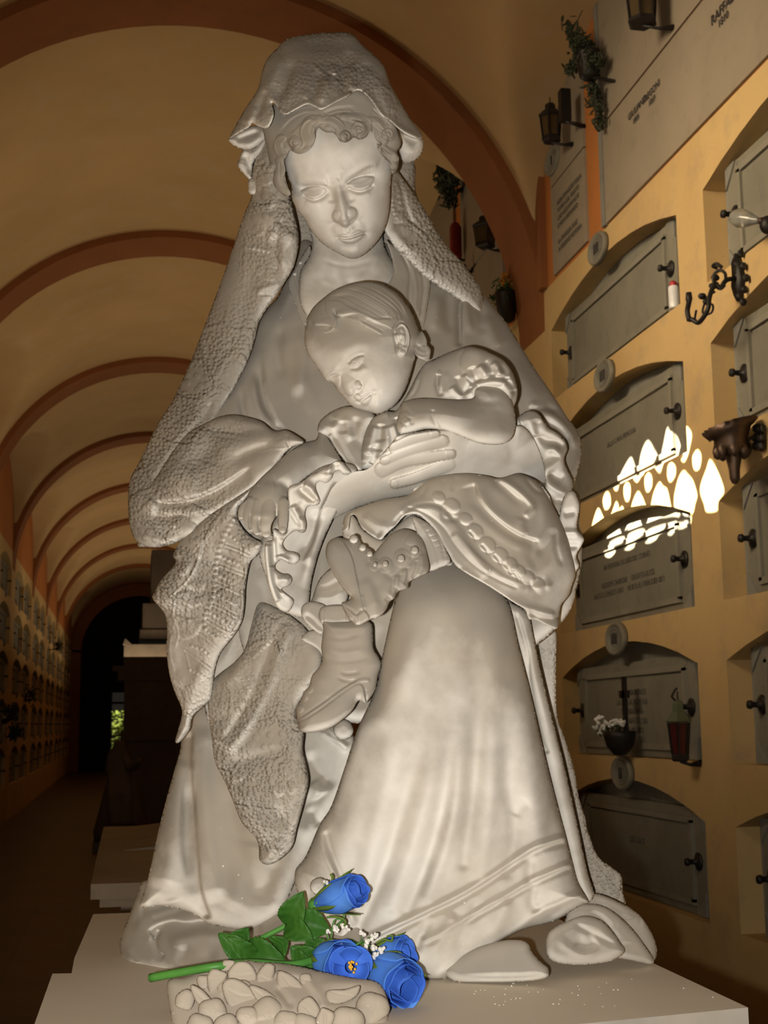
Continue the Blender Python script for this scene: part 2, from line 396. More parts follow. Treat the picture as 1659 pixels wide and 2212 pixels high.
# ---- veil falling either side of the head
left_out = [(590, 285), (556, 318), (546, 350), (541, 385), (543, 423), (527, 463), (512, 508), (498, 550), (483, 593), (460, 655), (440, 708), (420, 760), (402, 803), (370, 870), (345, 907), (323, 950), (301, 997), (283, 1030), (277, 1062), (277, 1106), (282, 1142), (294, 1167), (312, 1182)]
left_in = [(420, 1150), (430, 1050), (440, 980), (455, 930), (480, 880), (505, 840), (535, 780), (550, 735), (561, 694), (581, 660), (598, 638), (617, 607), (632, 582), (641, 553), (645, 522), (643, 495), (635, 457), (628, 430), (620, 380), (620, 310)]
vl = cN
VEIL.append(relief(left_out + left_in, [(560, 400, 2.24), (580, 310, 2.25), (640, 560, 2.20), (480, 620, 2.30), (540, 760, 2.22), (400, 850, 2.30), (330, 1060, 2.22), (430, 1000, 2.16)], R=60, drop=58, step=2.5, back=90, gain=1.3, feats=[
    st(vl((330, 640), (480, 840), (640, 1010), (780, 1120), (880, 1200)), 7, 6, 22, .1),
    st(vl((660, 1040), (650, 1300), (650, 1500), (660, 1700)), -7, 12, 9), st(vl((690, 1040), (720, 1300), (700, 1600)), 5, 9, 14),
    st(vl((400, 1880), (470, 1790), (600, 1750), (760, 1700)), 4, 5, 8), st(vl((410, 1860), (640, 1860)), -2.5, 2, 2),
    st(cL((620, 0), (520, 150), (410, 265), (330, 385), (240, 515)), -8, 12, 6, .1), st(cL((560, 0), (440, 180), (300, 370), (200, 560)), 5, 26, 16),
    st([(520, 640), (470, 780), (400, 900)], 6, 30, 30), st([(556, 560), (520, 690), (480, 800)], -5, 16, 20)]
    + beads(vl((250, 1290), (340, 1300), (450, 1315), (600, 1350)), 11, 4.6, 4) + beads(vl((230, 1190), (350, 1200), (500, 1190), (620, 1230)), 5, 1.9)
    + beads(vl((400, 1390), (520, 1480), (640, 1530)), 5.5, 2) + beads(vl((440, 470), (450, 580), (560, 600), (640, 640)), 5, 1.8)
    + beads(vl((520, 860), (580, 840), (650, 820)), 5, 1.8) + beads(vl((720, 1000), (750, 930)), 5, 2) + beads(vl((400, 300), (460, 260), (530, 215)), 13, 5.5)
    + beads(vl((430, 930), (430, 1050)), 5, 2) + beads(vl((510, 1060), (500, 1170)), 5, 2) + beads(vl((515, 1540), (500, 1670)), 5, 2) + beads(vl((420, 1860), (640, 1850)), 4.5, 1.8)
    + [pa(vl((450, 640), (540, 630), (640, 670), (640, 780), (540, 840), (480, 760)), 3.5, 5), pa(vl((570, 910), (680, 850), (740, 920), (690, 1000), (600, 960)), 3.5, 5), pa(vl((460, 450), (560, 420), (600, 500), (540, 560), (470, 540)), 3, 5),
       pa(vl((520, 1570), (590, 1560), (640, 1680), (520, 1680)), 2.5, 4), pa(vl((430, 1510), (490, 1520), (470, 1630), (415, 1600)), 2.5, 4), pa(vl((430, 1080), (500, 1090), (470, 1160), (420, 1150)), 2.5, 4), pa(vl((540, 1100), (640, 1110), (640, 1190), (530, 1180)), 2.5, 4)]))
right_out = cH((1060, 760), (1140, 880), (1165, 920), (1230, 1010), (1300, 1110), (1370, 1220), (1440, 1340), (1520, 1430), (1600, 1530), (1668, 1650)) + [(1040, 680), (980, 640), (920, 600), (880, 560), (845, 525), (820, 470), (810, 400)]
VEIL.append(relief(right_out, [(840, 400, 2.26), (900, 520, 2.30), (1030, 640, 2.40)], R=34, drop=34, step=2.5, back=90, feats=[
    st(cH((1160, 930), (1190, 1050), (1215, 1150), (1250, 1240)), -8, 5, 9, .1), st(cH((1280, 1310), (1320, 1270), (1370, 1250)), -4, 4, 4), st(cH((1130, 1230), (1200, 1220)), -3, 3, 3),
    st(cH((1190, 960), (1280, 1100), (1360, 1230)), 6, 9, 16), st(cH((1120, 1240), (1180, 1330), (1290, 1420)), 4, 8, 8)]
    + beads(cH((1155, 985), (1170, 1050), (1180, 1130)), 13, 5) + beads(cH((1200, 960), (1290, 1090), (1350, 1180)), 12, 4.5) + beads(cH((1130, 1080), (1140, 1150), (1160, 1200)), 10, 4)))
VEIL.append(relief([(560, 330), (700, 260), (880, 330), (900, 420), (950, 540), (960, 600), (600, 600), (600, 460)], 2.42, R=50, step=6, back=60))   # inner side of the veil behind the neck
STONE = M['stone']
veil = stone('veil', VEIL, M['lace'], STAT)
# ---- cap of lace over the head
cap_out = cH((505, 118), (640, 93), (760, 84), (875, 88), (950, 160), (1030, 230), (1080, 290), (1110, 380), (1160, 470), (1200, 540), (1250, 620), (1305, 690), (1290, 722), (1225, 705), (1165, 660), (1110, 608), (1060, 577), (1000, 490), (950, 440), (910, 430), (870, 460), (800, 495), (710, 543), (670, 530), (620, 512), (560, 540), (490, 575), (452, 548), (425, 510), (405, 505), (420, 570), (395, 640), (365, 657), (320, 642), (290, 625), (268, 652), (200, 692), (153, 714), (190, 640), (240, 550), (300, 460), (330, 400), (350, 310), (380, 240), (440, 175))
CAP = [relief(cap_out, [(700, 90, 2.24), (700, 230, 2.0), (560, 260, 2.10), (880, 270, 2.10), (640, 160, 2.09), (800, 160, 2.09), (520, 300, 2.15)], R=62, drop=50, step=2.2, back=120, gain=2.3, soft=[cH((153, 714), (190, 640), (240, 550), (300, 460), (330, 400), (350, 310), (380, 240), (440, 175), (505, 118), (640, 93), (760, 84), (875, 88), (950, 160), (1030, 230), (1080, 290), (1110, 380), (1160, 470), (1200, 540), (1250, 620), (1305, 690))], feats=[
    dm(cH((777, 303))[0], 12, 12, 13), ga(cH((777, 303))[0], 21, 21, -6),
    st(cH((430, 535), (490, 580), (560, 545), (620, 518), (670, 535), (710, 548), (800, 500), (900, 440)), 6, 9, 5, .05), st(cH((940, 440), (1000, 495), (1060, 580), (1170, 660), (1290, 715)), 6, 9, 5, .05),
    st(cH((640, 500), (670, 400), (700, 300)), -6, 14, 9), st(cH((690, 520), (720, 420), (740, 340)), 7, 10, 14), st(cH((850, 470), (830, 380), (850, 260), (870, 180)), -7, 10, 14), st(cH((920, 420), (930, 340), (1000, 250)), -6, 14, 14),
    st(cH((880, 440), (875, 360), (900, 280)), 7, 10, 10), st(cH((430, 505), (480, 420), (510, 330), (540, 240)), -9, 14, 10), st(cH((405, 520), (380, 420), (430, 300), (480, 200)), 7, 16, 12), st(cH((310, 600), (350, 500), (370, 420)), -7, 10, 8), st(cH((250, 640), (320, 520)), 6, 10, 8),
    st(cH((1130, 590), (1090, 480), (1040, 350)), 7, 16, 20), st(cH((600, 480), (620, 430)), 4, 8, 8), st(cH((560, 170), (760, 150), (880, 180)), -5, 20, 20)]
    + beads(cH((640, 260), (700, 200), (750, 130)), 8, 3.2) + beads(cH((660, 275), (730, 215), (790, 140)), 8, 2.6) + beads(cH((430, 330), (480, 240), (560, 190)), 7, 2.4)
    + beads(cH((960, 260), (1020, 270), (1050, 320)), 7, 2.4) + beads(cH((950, 300), (1000, 310), (1040, 350)), 7, 2.4) + beads(cH((960, 340), (1000, 350), (1030, 390)), 7, 2.4)
    + beads(cH((380, 400), (410, 380), (450, 390)), 9, 3.4) + beads(cH((1180, 520), (1230, 610)), 8, 2.4))]
CAP.append(relief(cH((1130, 640), (1200, 680), (1300, 715), (1312, 775), (1290, 825), (1240, 862), (1188, 854), (1166, 800), (1150, 720)), [(880, 300, 2.24), (900, 340, 2.27)], R=26, step=2.5, back=40, feats=[st(cH((1170, 700), (1290, 745)), -6, 6, 12), ga(cH((1230, 800))[0], 20, 16, 6)]))
CAP.append(relief(cH((153, 714), (270, 645), (365, 650), (385, 690), (350, 740), (290, 780), (240, 782), (195, 768), (160, 740)), [(500, 300, 2.25), (570, 290, 2.24)], R=20, step=2.5, back=50, feats=[st(cH((180, 735), (260, 700), (340, 670)), -9, 7, 7), st(cH((230, 770), (300, 740), (360, 690)), 4, 7, 7)]))
CAP.append(relief(cH((240, 775), (300, 770), (375, 680), (360, 780), (300, 850), (288, 920), (282, 965), (240, 930), (203, 880), (213, 835)), [(530, 330, 2.27), (545, 380, 2.28)], R=16, step=2.5, back=50, feats=[st(cH((240, 800), (265, 860), (275, 940)), -7, 6, 9)]))
CAP.append(relief(cH((270, 960), (330, 955), (345, 1010), (325, 1050), (275, 1047), (266, 1005)), 2.27, R=14, step=2.5, back=40))
stone('cap', CAP, M['worn'], veil)
# ---- woman: neck, face, hands and forearms
neck = relief([(668, 480), (674, 520), (668, 552), (648, 590), (650, 660), (690, 700), (800, 700), (870, 650), (862, 590), (836, 545), (827, 510), (835, 470), (800, 420), (700, 420)], [(750, 480, 2.30), (750, 560, 2.28), (720, 640, 2.27), (840, 600, 2.31)], R=42, drop=38, step=2.5, back=80, feats=[
    st([(742, 618), (730, 590), (722, 545)], 3, 10, 14), st([(768, 618), (800, 580), (822, 535)], 4, 10, 14), ga((755, 612), 12, 10, -5), st([(690, 604), (735, 618)], 1.6, 9, 7), st([(772, 618), (830, 600)], 1.6, 7, 9), ga((700, 640), 30, 20, 4), st([(690, 560), (750, 575), (815, 560)], -2, 5, 5)])
face = relief(cF((175, 640), (198, 760), (222, 850), (255, 930), (262, 1000), (262, 1080), (295, 1165), (345, 1245), (400, 1310), (442, 1390), (492, 1465), (545, 1530), (610, 1595), (700, 1652), (800, 1707), (880, 1746), (950, 1758), (1010, 1747), (1080, 1705), (1150, 1643), (1220, 1565), (1268, 1490), (1303, 1420), (1332, 1330), (1352, 1220), (1363, 1080), (1367, 900), (1385, 750), (1390, 550), (1350, 350), (1250, 200), (1000, 90), (700, 60), (400, 150), (210, 380)),
    [(745, 280, 2.07), (745, 420, 2.10), (745, 555, 2.165), (600, 400, 2.13), (850, 400, 2.12)], R=95, drop=80, step=1.7, back=150, feats=[
    ga(cF((740, 560))[0], 70, 42, 9), ga(cF((1130, 560))[0], 34, 34, 4), ga(cF((400, 650))[0], 34, 30, 4),
    ga(cF((500, 985))[0], 40, 18, -22, 8), ga(cF((1035, 870))[0], 40, 19, -23, -22),
    st(cF((280, 900), (400, 905), (500, 912), (610, 925), (690, 905)), 8, 18, 5, .15), st(cF((790, 895), (880, 868), (980, 795), (1080, 728), (1160, 700), (1235, 725)), 8.5, 18, 5, .15),
    st(cF((655, 950), (700, 1040), (712, 1150)), -9, 9, 9), st(cF((865, 950), (900, 1040), (945, 1140)), -8, 9, 10),
    st(cF((700, 940), (665, 880), (690, 800)), -2.2, 8, 8), st(cF((775, 880), (800, 840), (790, 760)), -2.6, 9, 9), st(cF((690, 800), (560, 740), (430, 720)), -1.6, 16, 16), st(cF((820, 760), (960, 660)), -1.4, 16, 16),
    pa(cF((362, 1002), (420, 962), (510, 942), (600, 950), (656, 990), (625, 1035), (565, 1072), (495, 1092), (435, 1066), (392, 1036)), 13, 19), pa(cF((876, 930), (920, 882), (1000, 848), (1090, 828), (1180, 838), (1168, 910), (1122, 962), (1052, 992), (980, 992), (915, 966)), 14, 21),
    st(cF((355, 1003), (420, 958), (520, 936), (610, 944), (662, 992)), -4.6, 5, 2.6, .15), st(cF((872, 932), (920, 876), (1000, 842), (1090, 822), (1190, 838)), -4.6, 5, 2.6, .15),
    st(cF((385, 1030), (435, 1076), (500, 1102), (570, 1084), (630, 1044), (662, 996)), -6, 2.4, 5, .1), st(cF((890, 950), (920, 976), (985, 1004), (1056, 1003), (1130, 972), (1178, 910)), -6, 2.4, 5, .1),
    st(cF((400, 1026), (450, 1058), (505, 1074), (565, 1056), (625, 1014)), 2.5, 3.5, 3), st(cF((905, 940), (975, 970), (1050, 970), (1120, 942), (1165, 900)), 2.5, 3.5, 3),
    st(cF((400, 1110), (480, 1140), (580, 1120)), 3, 9, 9), st(cF((960, 1040), (1060, 1040), (1150, 1000)), 3, 9, 9),
    vs(cF, (764, 850, 1, 9), (784, 970, 8, 10), (804, 1090, 15, 12), (826, 1210, 23, 14.5), (842, 1300, 28, 16), (850, 1352, 20, 13)),
    pa(cF((748, 960), (800, 940), (850, 1040), (895, 1150), (940, 1180), (978, 1205), (990, 1250), (970, 1296), (922, 1330), (895, 1378), (852, 1394), (800, 1357), (748, 1340), (716, 1285), (726, 1232), (748, 1180), (744, 1080)), 8, 14, .2, 1.2),
    dm(cF((752, 1275))[0], 8.5, 12, 6, 12), dm(cF((945, 1245))[0], 11, 14, 7, -20), st(cF((782, 1240), (778, 1290), (792, 1335)), -2.5, 4, 5), st(cF((898, 1200), (890, 1280), (908, 1325)), -3, 5, 4),
    st(cF((700, 1330), (780, 1368), (855, 1412), (920, 1380), (1000, 1310)), -6, 2, 8, .1),
    st(cF((878, 1405), (885, 1440), (892, 1475)), -3.5, 6, 6), st(cF((840, 1410), (850, 1470)), 2.5, 5, 5), st(cF((925, 1400), (940, 1450)), 2.5, 5, 5),
    ga(cF((900, 1520))[0], 34, 22, 12),
    pa(cF((755, 1512), (800, 1486), (850, 1480), (890, 1498), (925, 1488), (960, 1455), (1010, 1432), (1065, 1450), (1105, 1462), (1050, 1478), (990, 1498), (935, 1513), (880, 1525), (810, 1522)), 6, 7), pa(cF((775, 1520), (880, 1530), (950, 1515), (1050, 1480), (1070, 1488), (1040, 1532), (985, 1572), (920, 1590), (860, 1582), (810, 1553)), 8.5, 10),
    st(cF((748, 1512), (810, 1522), (880, 1527), (940, 1513), (1000, 1490), (1070, 1468), (1110, 1466)), -7, 3, 3, .1), ga(cF((1095, 1478))[0], 9, 9, -6), ga(cF((745, 1520))[0], 8, 9, -5),
    st(cF((800, 1600), (900, 1625), (1000, 1605)), -6, 8, 9), ga(cF((930, 1690))[0], 30, 17, 11), ga(cF((470, 1230))[0], 30, 34, 8), ga(cF((1180, 1140))[0], 34, 40, 9), st(cF((1010, 1290), (1070, 1360), (1110, 1440)), -3, 9, 7), st(cF((700, 1330), (700, 1420), (725, 1490)), -3, 7, 9), ga(cF((640, 1560))[0], 22, 16, 4), ga(cF((1160, 1540))[0], 20, 20, 4)]
    + [st(cF((300+i*34, 925-i*2), (325+i*34, 893-i*1)), -1.6, 1.2, 1.2, 0) for i in range(11)] + [st(cF((850+i*36, 890-i*18+(i > 6)*12), (880+i*34, 850-i*17)), -1.8, 1.4, 1.4, 0) for i in range(10)]
    + [st(cF((470+i*16, 1090-abs(i-2)*3), (462+i*16, 1070-abs(i-2)*3)), -1.4, .9, .9, 0) for i in range(9)] + [st(cF((940+i*20, 990-abs(i-4)*3), (940+i*20, 968-abs(i-4)*3)), -1.4, .9, .9, 0) for i in range(10)])
arm_out = cC((110, 1505), (130, 1420), (165, 1360), (210, 1270), (310, 1195), (400, 1175), (470, 1100), (540, 1020), (570, 985), (700, 962), (800, 955), (900, 960), (1000, 1000), (1100, 1010), (1230, 930), (1300, 960), (1350, 1050), (1385, 1150), (1395, 1260), (1300, 1340), (1000, 1340), (700, 1340), (620, 1325), (400, 1372), (250, 1432))

arms = relief(arm_out, [(700, 1100, 2.03), (850, 1030, 1.99), (980, 990, 2.02), (1160, 1000, 2.14), (760, 1050, 2.0)], R=55, drop=44, step=2.0, back=60, feats=[
    rk(cC, (1350, 1130, 130, -45), (1100, 1110, 125, -48), (900, 1110, 105, -42), (800, 1120, 95, -40), (700, 1130, 70, -26)), rk(cC, (130, 1420, 105, -38), (300, 1290, 105, -40), (420, 1240, 92, -36), (540, 1150, 85, -33)),
    rk(cC, (560, 1060, 40, -4), (640, 1020, 36, 0), (720, 998, 30, 2), (785, 980, 22, 3)), rk(cC, (820, 1020, 36, -5), (720, 1050, 34, 4), (600, 1090, 30, 8), (495, 1130, 26, 8)),
    rk(cC, (480, 1180, 44, -6), (600, 1130, 36, 4), (740, 1110, 32, 9), (868, 1090, 27, 9)), rk(cC, (860, 1150, 40, -8), (760, 1190, 34, 4), (650, 1230, 31, 8), (552, 1255, 29, 8)),
    pa(cC((488, 1118), (520, 1115), (524, 1140), (492, 1146)), 3.2, 3), pa(cC((532, 1238), (566, 1236), (570, 1268), (534, 1272)), 3.2, 3), pa(cC((838, 1078), (885, 1070), (888, 1098), (842, 1104)), 3.2, 3), pa(cC((755, 965), (798, 962), (800, 990), (758, 996)), 3.2, 3),
    ga(cC((620, 1200))[0], 30, 12, -3, -15), st(cC((1180, 990), (1210, 1080), (1200, 1180)), -5, 14, 10), ga(cC((1290, 1100))[0], 30, 34, 8)])
body = stone('woman', [neck, face], M['skin'], STAT); stone('woman_hands', [arms], M['skin'], STAT)
# ---- hair
hair_out = cF((-60, 250), (40, 40), (250, -60), (560, -150), (900, -190), (1200, -60), (1370, 120), (1445, 330), (1483, 450), (1468, 520), (1440, 560), (1462, 640), (1445, 760), (1395, 815), (1362, 770), (1358, 690), (1300, 640), (1240, 560), (1205, 460), (1260, 480), (1200, 430), (1150, 330), (1128, 330), (1095, 392), (1020, 425), (955, 400), (918, 430), (862, 455), (800, 440), (762, 385), (722, 345), (650, 342), (592, 312), (565, 290), (538, 325), (522, 420), (478, 512), (400, 572), (322, 582), (245, 545), (215, 600), (190, 640), (175, 680), (192, 760), (186, 830), (218, 950), (252, 1042), (188, 1052), (110, 1000), (62, 930), (50, 850), (62, 765), (25, 730), (0, 620), (-20, 500), (-50, 380))
def curl(c, r, seg, h=10, sgn=1, a0=0):
    o = [dm(c, r, r, h)]
    o += [st(spiral(c, r*.92, 1.9, a0, sgn), -5, 2.2, 2.2, .05)]
    return o
hf = []
for (x, y, r, sg, a0) in ((285, 452, 72, 1, 90), (868, 385, 66, 1, -90), (1018, 310, 98, 1, -60), (1345, 365, 78, 1, -120)): hf += curl(cF((x, y))[0], r*cF.k, 0, 15, sg, a0)
wave = lambda *p: [ro([tuple([a[0], a[1], q[2]*cF.k, q[3]]) for a, q in zip(cF(*p), p)])]
hf = wave((560, 200, 60, -2), (470, 230, 80, -4), (430, 330, 90, -6), (440, 430, 95, -6), (390, 520, 80, -6), (320, 530, 55, -3)) + wave((600, 210, 40, 0), (700, 210, 60, 0), (790, 270, 60, -2), (810, 360, 55, -2), (840, 420, 40, 0)) + wave((840, 160, 40, 0), (960, 170, 60, 0), (1080, 230, 65, -2), (1100, 330, 60, -2), (1030, 390, 40, 0)) + wave((1130, 200, 40, -2), (1220, 240, 60, -3), (1260, 340, 60, -4), (1300, 430, 50, -2)) + hf
hf += wave((140, 420, 60, -2), (110, 500, 60, -2), (150, 590, 55, -2)) + wave((120, 660, 50, -2), (130, 760, 60, -3), (110, 860, 60, -3), (150, 960, 60, -3), (210, 1020, 40, -2)) + wave((40, 720, 30, 0), (30, 780, 30, 0)) + wave((1300, 640, 50, -4), (1400, 720, 50, -3)) + wave((1290, 540, 70, -5), (1380, 600, 60, -5), (1430, 640, 40, -4))
for i, (a, b, n) in enumerate([(((560, 160), (420, 230), (370, 350), (400, 470), (330, 560)), ((570, 240), (500, 270), (480, 350), (510, 440), (440, 540)), 6), (((590, 190), (720, 170), (840, 270), (840, 370)), ((590, 280), (690, 270), (750, 330), (790, 420)), 6),
    (((840, 130), (1000, 130), (1130, 230), (1120, 350)), ((860, 210), (960, 210), (1040, 230), (1090, 330)), 5), (((1130, 180), (1240, 210), (1310, 300)), ((1150, 260), (1220, 320), (1250, 430), (1330, 460)), 5), (((180, 380), (80, 440), (90, 560), (150, 630)), ((220, 410), (170, 480), (190, 560), (210, 610)), 5),
    (((80, 640), (60, 760), (60, 900), (150, 1030)), ((170, 660), (170, 780), (190, 900), (240, 1030)), 7), (((560, 160), (420, 120), (250, 200), (80, 380)), ((560, 190), (420, 200), (300, 300), (200, 390)), 6), (((1260, 480), (1330, 560), (1440, 600)), ((1250, 560), (1330, 640), (1400, 720)), 6),
    (((600, 120), (760, 60), (1000, 40)), ((620, 190), (800, 130), (1100, 160)), 5), (((1160, 60), (1280, 170), (1380, 280)), ((1120, 150), (1240, 210), (1330, 300)), 5)]): hf += strands(cF(*a), cF(*b), n, -4.6, 2.1, 2, i)
for i in range(14): hf.append(st(cF((180+i*26, 180-i*7), (200+i*26, 120-i*7)), -2.2, 2, 2, .1))
hair = stone('hair', [relief(hair_out, [(720, 230, 2.075), (720, 290, 2.04), (620, 300, 2.09), (850, 300, 2.085), (600, 400, 2.13), (850, 370, 2.125), (570, 300, 2.17), (600, 240, 2.14), (840, 230, 2.13)], R=20, drop=22, step=1.5, back=60, feats=hf)], M['dusty'], body)
# ---- gown: bodice and sleeves
def fold(c, *a, **k): return st(c(*a), k.get('h', 8), k.get('wl', 14), k.get('wr', 14), k.get('t', .2))
bod = relief([(664, 515), (640, 538), (622, 590), (600, 640), (575, 668), (555, 700), (540, 760), (500, 830), (460, 890), (430, 950), (480, 1040), (640, 1060), (780, 1080), (900, 1090), (1100, 1090), (1215, 1080), (1248, 1020), (1256, 965), (1246, 930), (1226, 902), (1212, 880), (1180, 832), (1150, 788), (1122, 742), (1096, 700), (1066, 662), (1038, 630), (1000, 603), (940, 572), (880, 543), (850, 528), (820, 522), (740, 560)],
    [(750, 560, 2.36), (600, 700, 2.31), (900, 640, 2.33), (680, 860, 2.23), (560, 860, 2.24), (780, 760, 2.25), (1020, 640, 2.42), (1120, 780, 2.36), (1230, 950, 2.28), (940, 800, 2.27), (1100, 950, 2.26), (480, 950, 2.20)], R=52, drop=50, step=3, back=120, gain=2.2, feats=[
    ga((680, 820), 80, 95, 16), ga((890, 760), 70, 90, 12), st([(560, 760), (566, 840), (590, 910), (620, 940)], -9, 8, 20), st([(545, 800), (560, 880), (600, 930)], 7, 9, 10), st([(520, 830), (530, 900), (580, 940)], -5, 8, 9),
    st(cC((930, 190), (918, 300), (920, 400), (922, 495)), -8, 3, 10, .1), st(cC((960, 180), (955, 300), (985, 430)), 6, 10, 14), st(cC((1010, 230), (1040, 330), (1040, 430)), -4, 10, 10), st(cC((1060, 300), (1100, 420), (1150, 500)), 6, 14, 18),
    st(cC((930, 185), (990, 210), (1060, 260)), 4, 8, 10), st(cC((800, 180), (780, 300), (780, 420)), 5, 14, 14), st(cC((840, 150), (850, 300), (860, 430)), -4, 12, 12), st([(640, 700), (655, 780), (640, 860)], 5, 14, 18), st([(610, 690), (600, 760), (610, 830)], -4, 12, 12),
    st(cC((1300, 800), (1340, 820), (1420, 830)), 4, 8, 10), st(cC((1280, 850), (1400, 830), (1470, 860)), -5, 8, 6), st(cC((1340, 860), (1440, 880), (1540, 980), (1560, 1080)), 6, 7, 9), st(cC((1380, 900), (1480, 960), (1530, 1060)), -5, 6, 6), st(cC((1180, 560), (1290, 700), (1380, 800)), 6, 20, 30),
    st([(700, 650), (640, 620), (600, 690)], 3, 10, 10), st([(600, 720), (640, 800), (700, 920)], 3, 18, 24)])
col_l = relief([(670, 530), (650, 556), (632, 588), (622, 614), (640, 662), (664, 716), (690, 734), (716, 700), (700, 655), (684, 615), (672, 578)], [(660, 560, 2.318), (690, 700, 2.262), (630, 610, 2.31)], R=7, drop=6, step=1.8, back=20, feats=[st([(648, 566), (662, 612), (700, 690)], -5, 3, 4, .05), st([(636, 590), (652, 640), (684, 710)], -5, 3, 4, .05), st([(642, 580), (658, 630), (692, 700)], 3, 4, 4), ga((665, 655), 10, 8, 6), ga((672, 672), 8, 8, -6)])
col_r = relief([(834, 518), (850, 530), (890, 545), (922, 572), (930, 610), (924, 660), (912, 726), (890, 742), (876, 700), (868, 650), (850, 636), (836, 622), (850, 590), (846, 555)], [(850, 530, 2.325), (905, 720, 2.29), (925, 590, 2.345)], R=7, drop=6, step=1.8, back=20, feats=[st([(866, 545), (886, 590), (884, 640), (894, 706)], -5, 3, 4, .05), st([(905, 566), (916, 620), (906, 700)], -5, 3, 4, .05), st([(885, 556), (900, 620), (896, 690)], 3, 4, 4), ga((905, 680), 6, 10, 4), st([(893, 690), (905, 672)], -3, 2, 2)])
# ---- gown: skirt, left drapery, right drapery, spread hems
skirt = relief([(900, 1210), (870, 1248), (852, 1300), (828, 1406), (808, 1495), (772, 1575), (745, 1656), (716, 1740), (690, 1782), (660, 1850), (638, 1880), (640, 1920), (664, 1965), (690, 2030), (700, 2085), (780, 2110), (900, 2112), (963, 2113), (1030, 2064), (1118, 2012), (1196, 1990), (1258, 1955), (1271, 1945), (1249, 1906), (1236, 1860), (1223, 1808), (1207, 1750), (1187, 1673), (1171, 1606), (1151, 1517), (1135, 1450), (1119, 1388), (1104, 1317), (1085, 1280), (1050, 1245), (1000, 1218), (950, 1205)],
    [(960, 1235, 2.0), (960, 1290, 1.955), (960, 1340, 1.935), (900, 1500, 1.95), (1060, 1500, 1.97), (900, 1750, 1.99), (1150, 1750, 2.02), (720, 1850, 2.06), (1000, 2060, 2.07), (1240, 1930, 2.07), (760, 2060, 2.07)], R=78, drop=76, step=3, back=120, gain=1.15, feats=[
    ga((965, 1312), 100, 66, 20), st(cK((780, 860), (700, 1060), (620, 1250), (540, 1420)), 9, 30, 24, .2),
    vs(cS, (600, -190, 4, 40), (540, 100, 10, 36), (470, 400, 15, 30), (400, 680, 14, 26), (340, 960, 8, 22)), vs(cS, (420, 100, 0, 26), (350, 340, -7, 26), (270, 560, -7, 22), (210, 740, -3, 18)), vs(cS, (590, 300, 0, 20), (510, 600, -11, 18), (420, 880, -14, 16), (330, 1080, -12, 15)),
    vs(cS, (650, 150, 3, 26), (640, 420, 11, 22), (570, 700, 13, 20), (470, 980, 10, 18)), vs(cS, (725, 260, 0, 18), (690, 540, -11, 17), (620, 800, -14, 15), (540, 1000, -9, 14)), vs(cS, (765, 240, 2, 20), (745, 520, 11, 17), (700, 740, 12, 16), (625, 940, 8, 15)),
    vs(cS, (830, -150, 0, 26), (835, 150, -8, 22), (815, 480, -13, 17), (775, 800, -10, 15)), vs(cS, (900, -150, 3, 30), (895, 250, 10, 24), (885, 560, 12, 20), (850, 840, 8, 18)), vs(cS, (960, 150, 0, 20), (962, 450, -9, 18), (985, 660, -10, 16), (960, 840, -6, 14)), vs(cS, (1040, 150, 3, 30), (1062, 450, 10, 26), (1095, 720, 8, 22)),
    st(cS((600, 1080), (560, 1160)), -6, 12, 12), st(cS((985, 610), (1010, 570), (1050, 540)), -3.5, 12, 12),
    st(cS((330, 1140), (440, 1085), (620, 1000), (760, 930), (880, 860), (1050, 745), (1130, 715), (1205, 690)), 8, 8, 5, .05), st(cS((340, 1155), (620, 1018), (780, 940), (1060, 760), (1205, 708)), -6, 5, 8, .05),
    st(cS((590, 1130), (700, 1085), (850, 990), (960, 930), (1050, 875), (1130, 840), (1225, 800)), 7, 7, 6, .05), st(cS((600, 1145), (860, 1002), (1060, 890), (1225, 815)), -5, 5, 7, .05),
    st(cS((640, 1290), (740, 1220), (860, 1160), (1000, 1075), (1080, 1010), (1180, 965), (1275, 925)), 8, 8, 7, .05), st(cS((700, 1290), (860, 1185), (1000, 1100), (1200, 985)), -6, 6, 9, .05),
    st(cS((1060, 760), (1050, 840), (1060, 900)), -8, 10, 12), st(cS((1080, 870), (1060, 960), (1100, 1010)), -8, 10, 12), st(cS((840, 940), (800, 1040), (720, 1200)), -8, 16, 12), st(cS((740, 1000), (700, 1080), (620, 1200)), 8, 14, 14), st(cS((640, 1020), (600, 1100), (560, 1200)), -8, 12, 12), st(cS((960, 940), (930, 1030), (880, 1130)), 8, 16, 16), st(cS((1150, 1020), (1120, 1060), (1090, 1120)), -7, 8, 10),
    st(cS((170, 640), (190, 740), (240, 860), (290, 980), (330, 1080)), 8, 8, 6, .1), st(cS((200, 660), (230, 770), (300, 930)), -6, 6, 10, .1), st(cS((80, 800), (120, 880), (150, 960)), -5, 10, 8), st(cS((330, 980), (280, 1060), (260, 1130)), 8, 12, 12)])
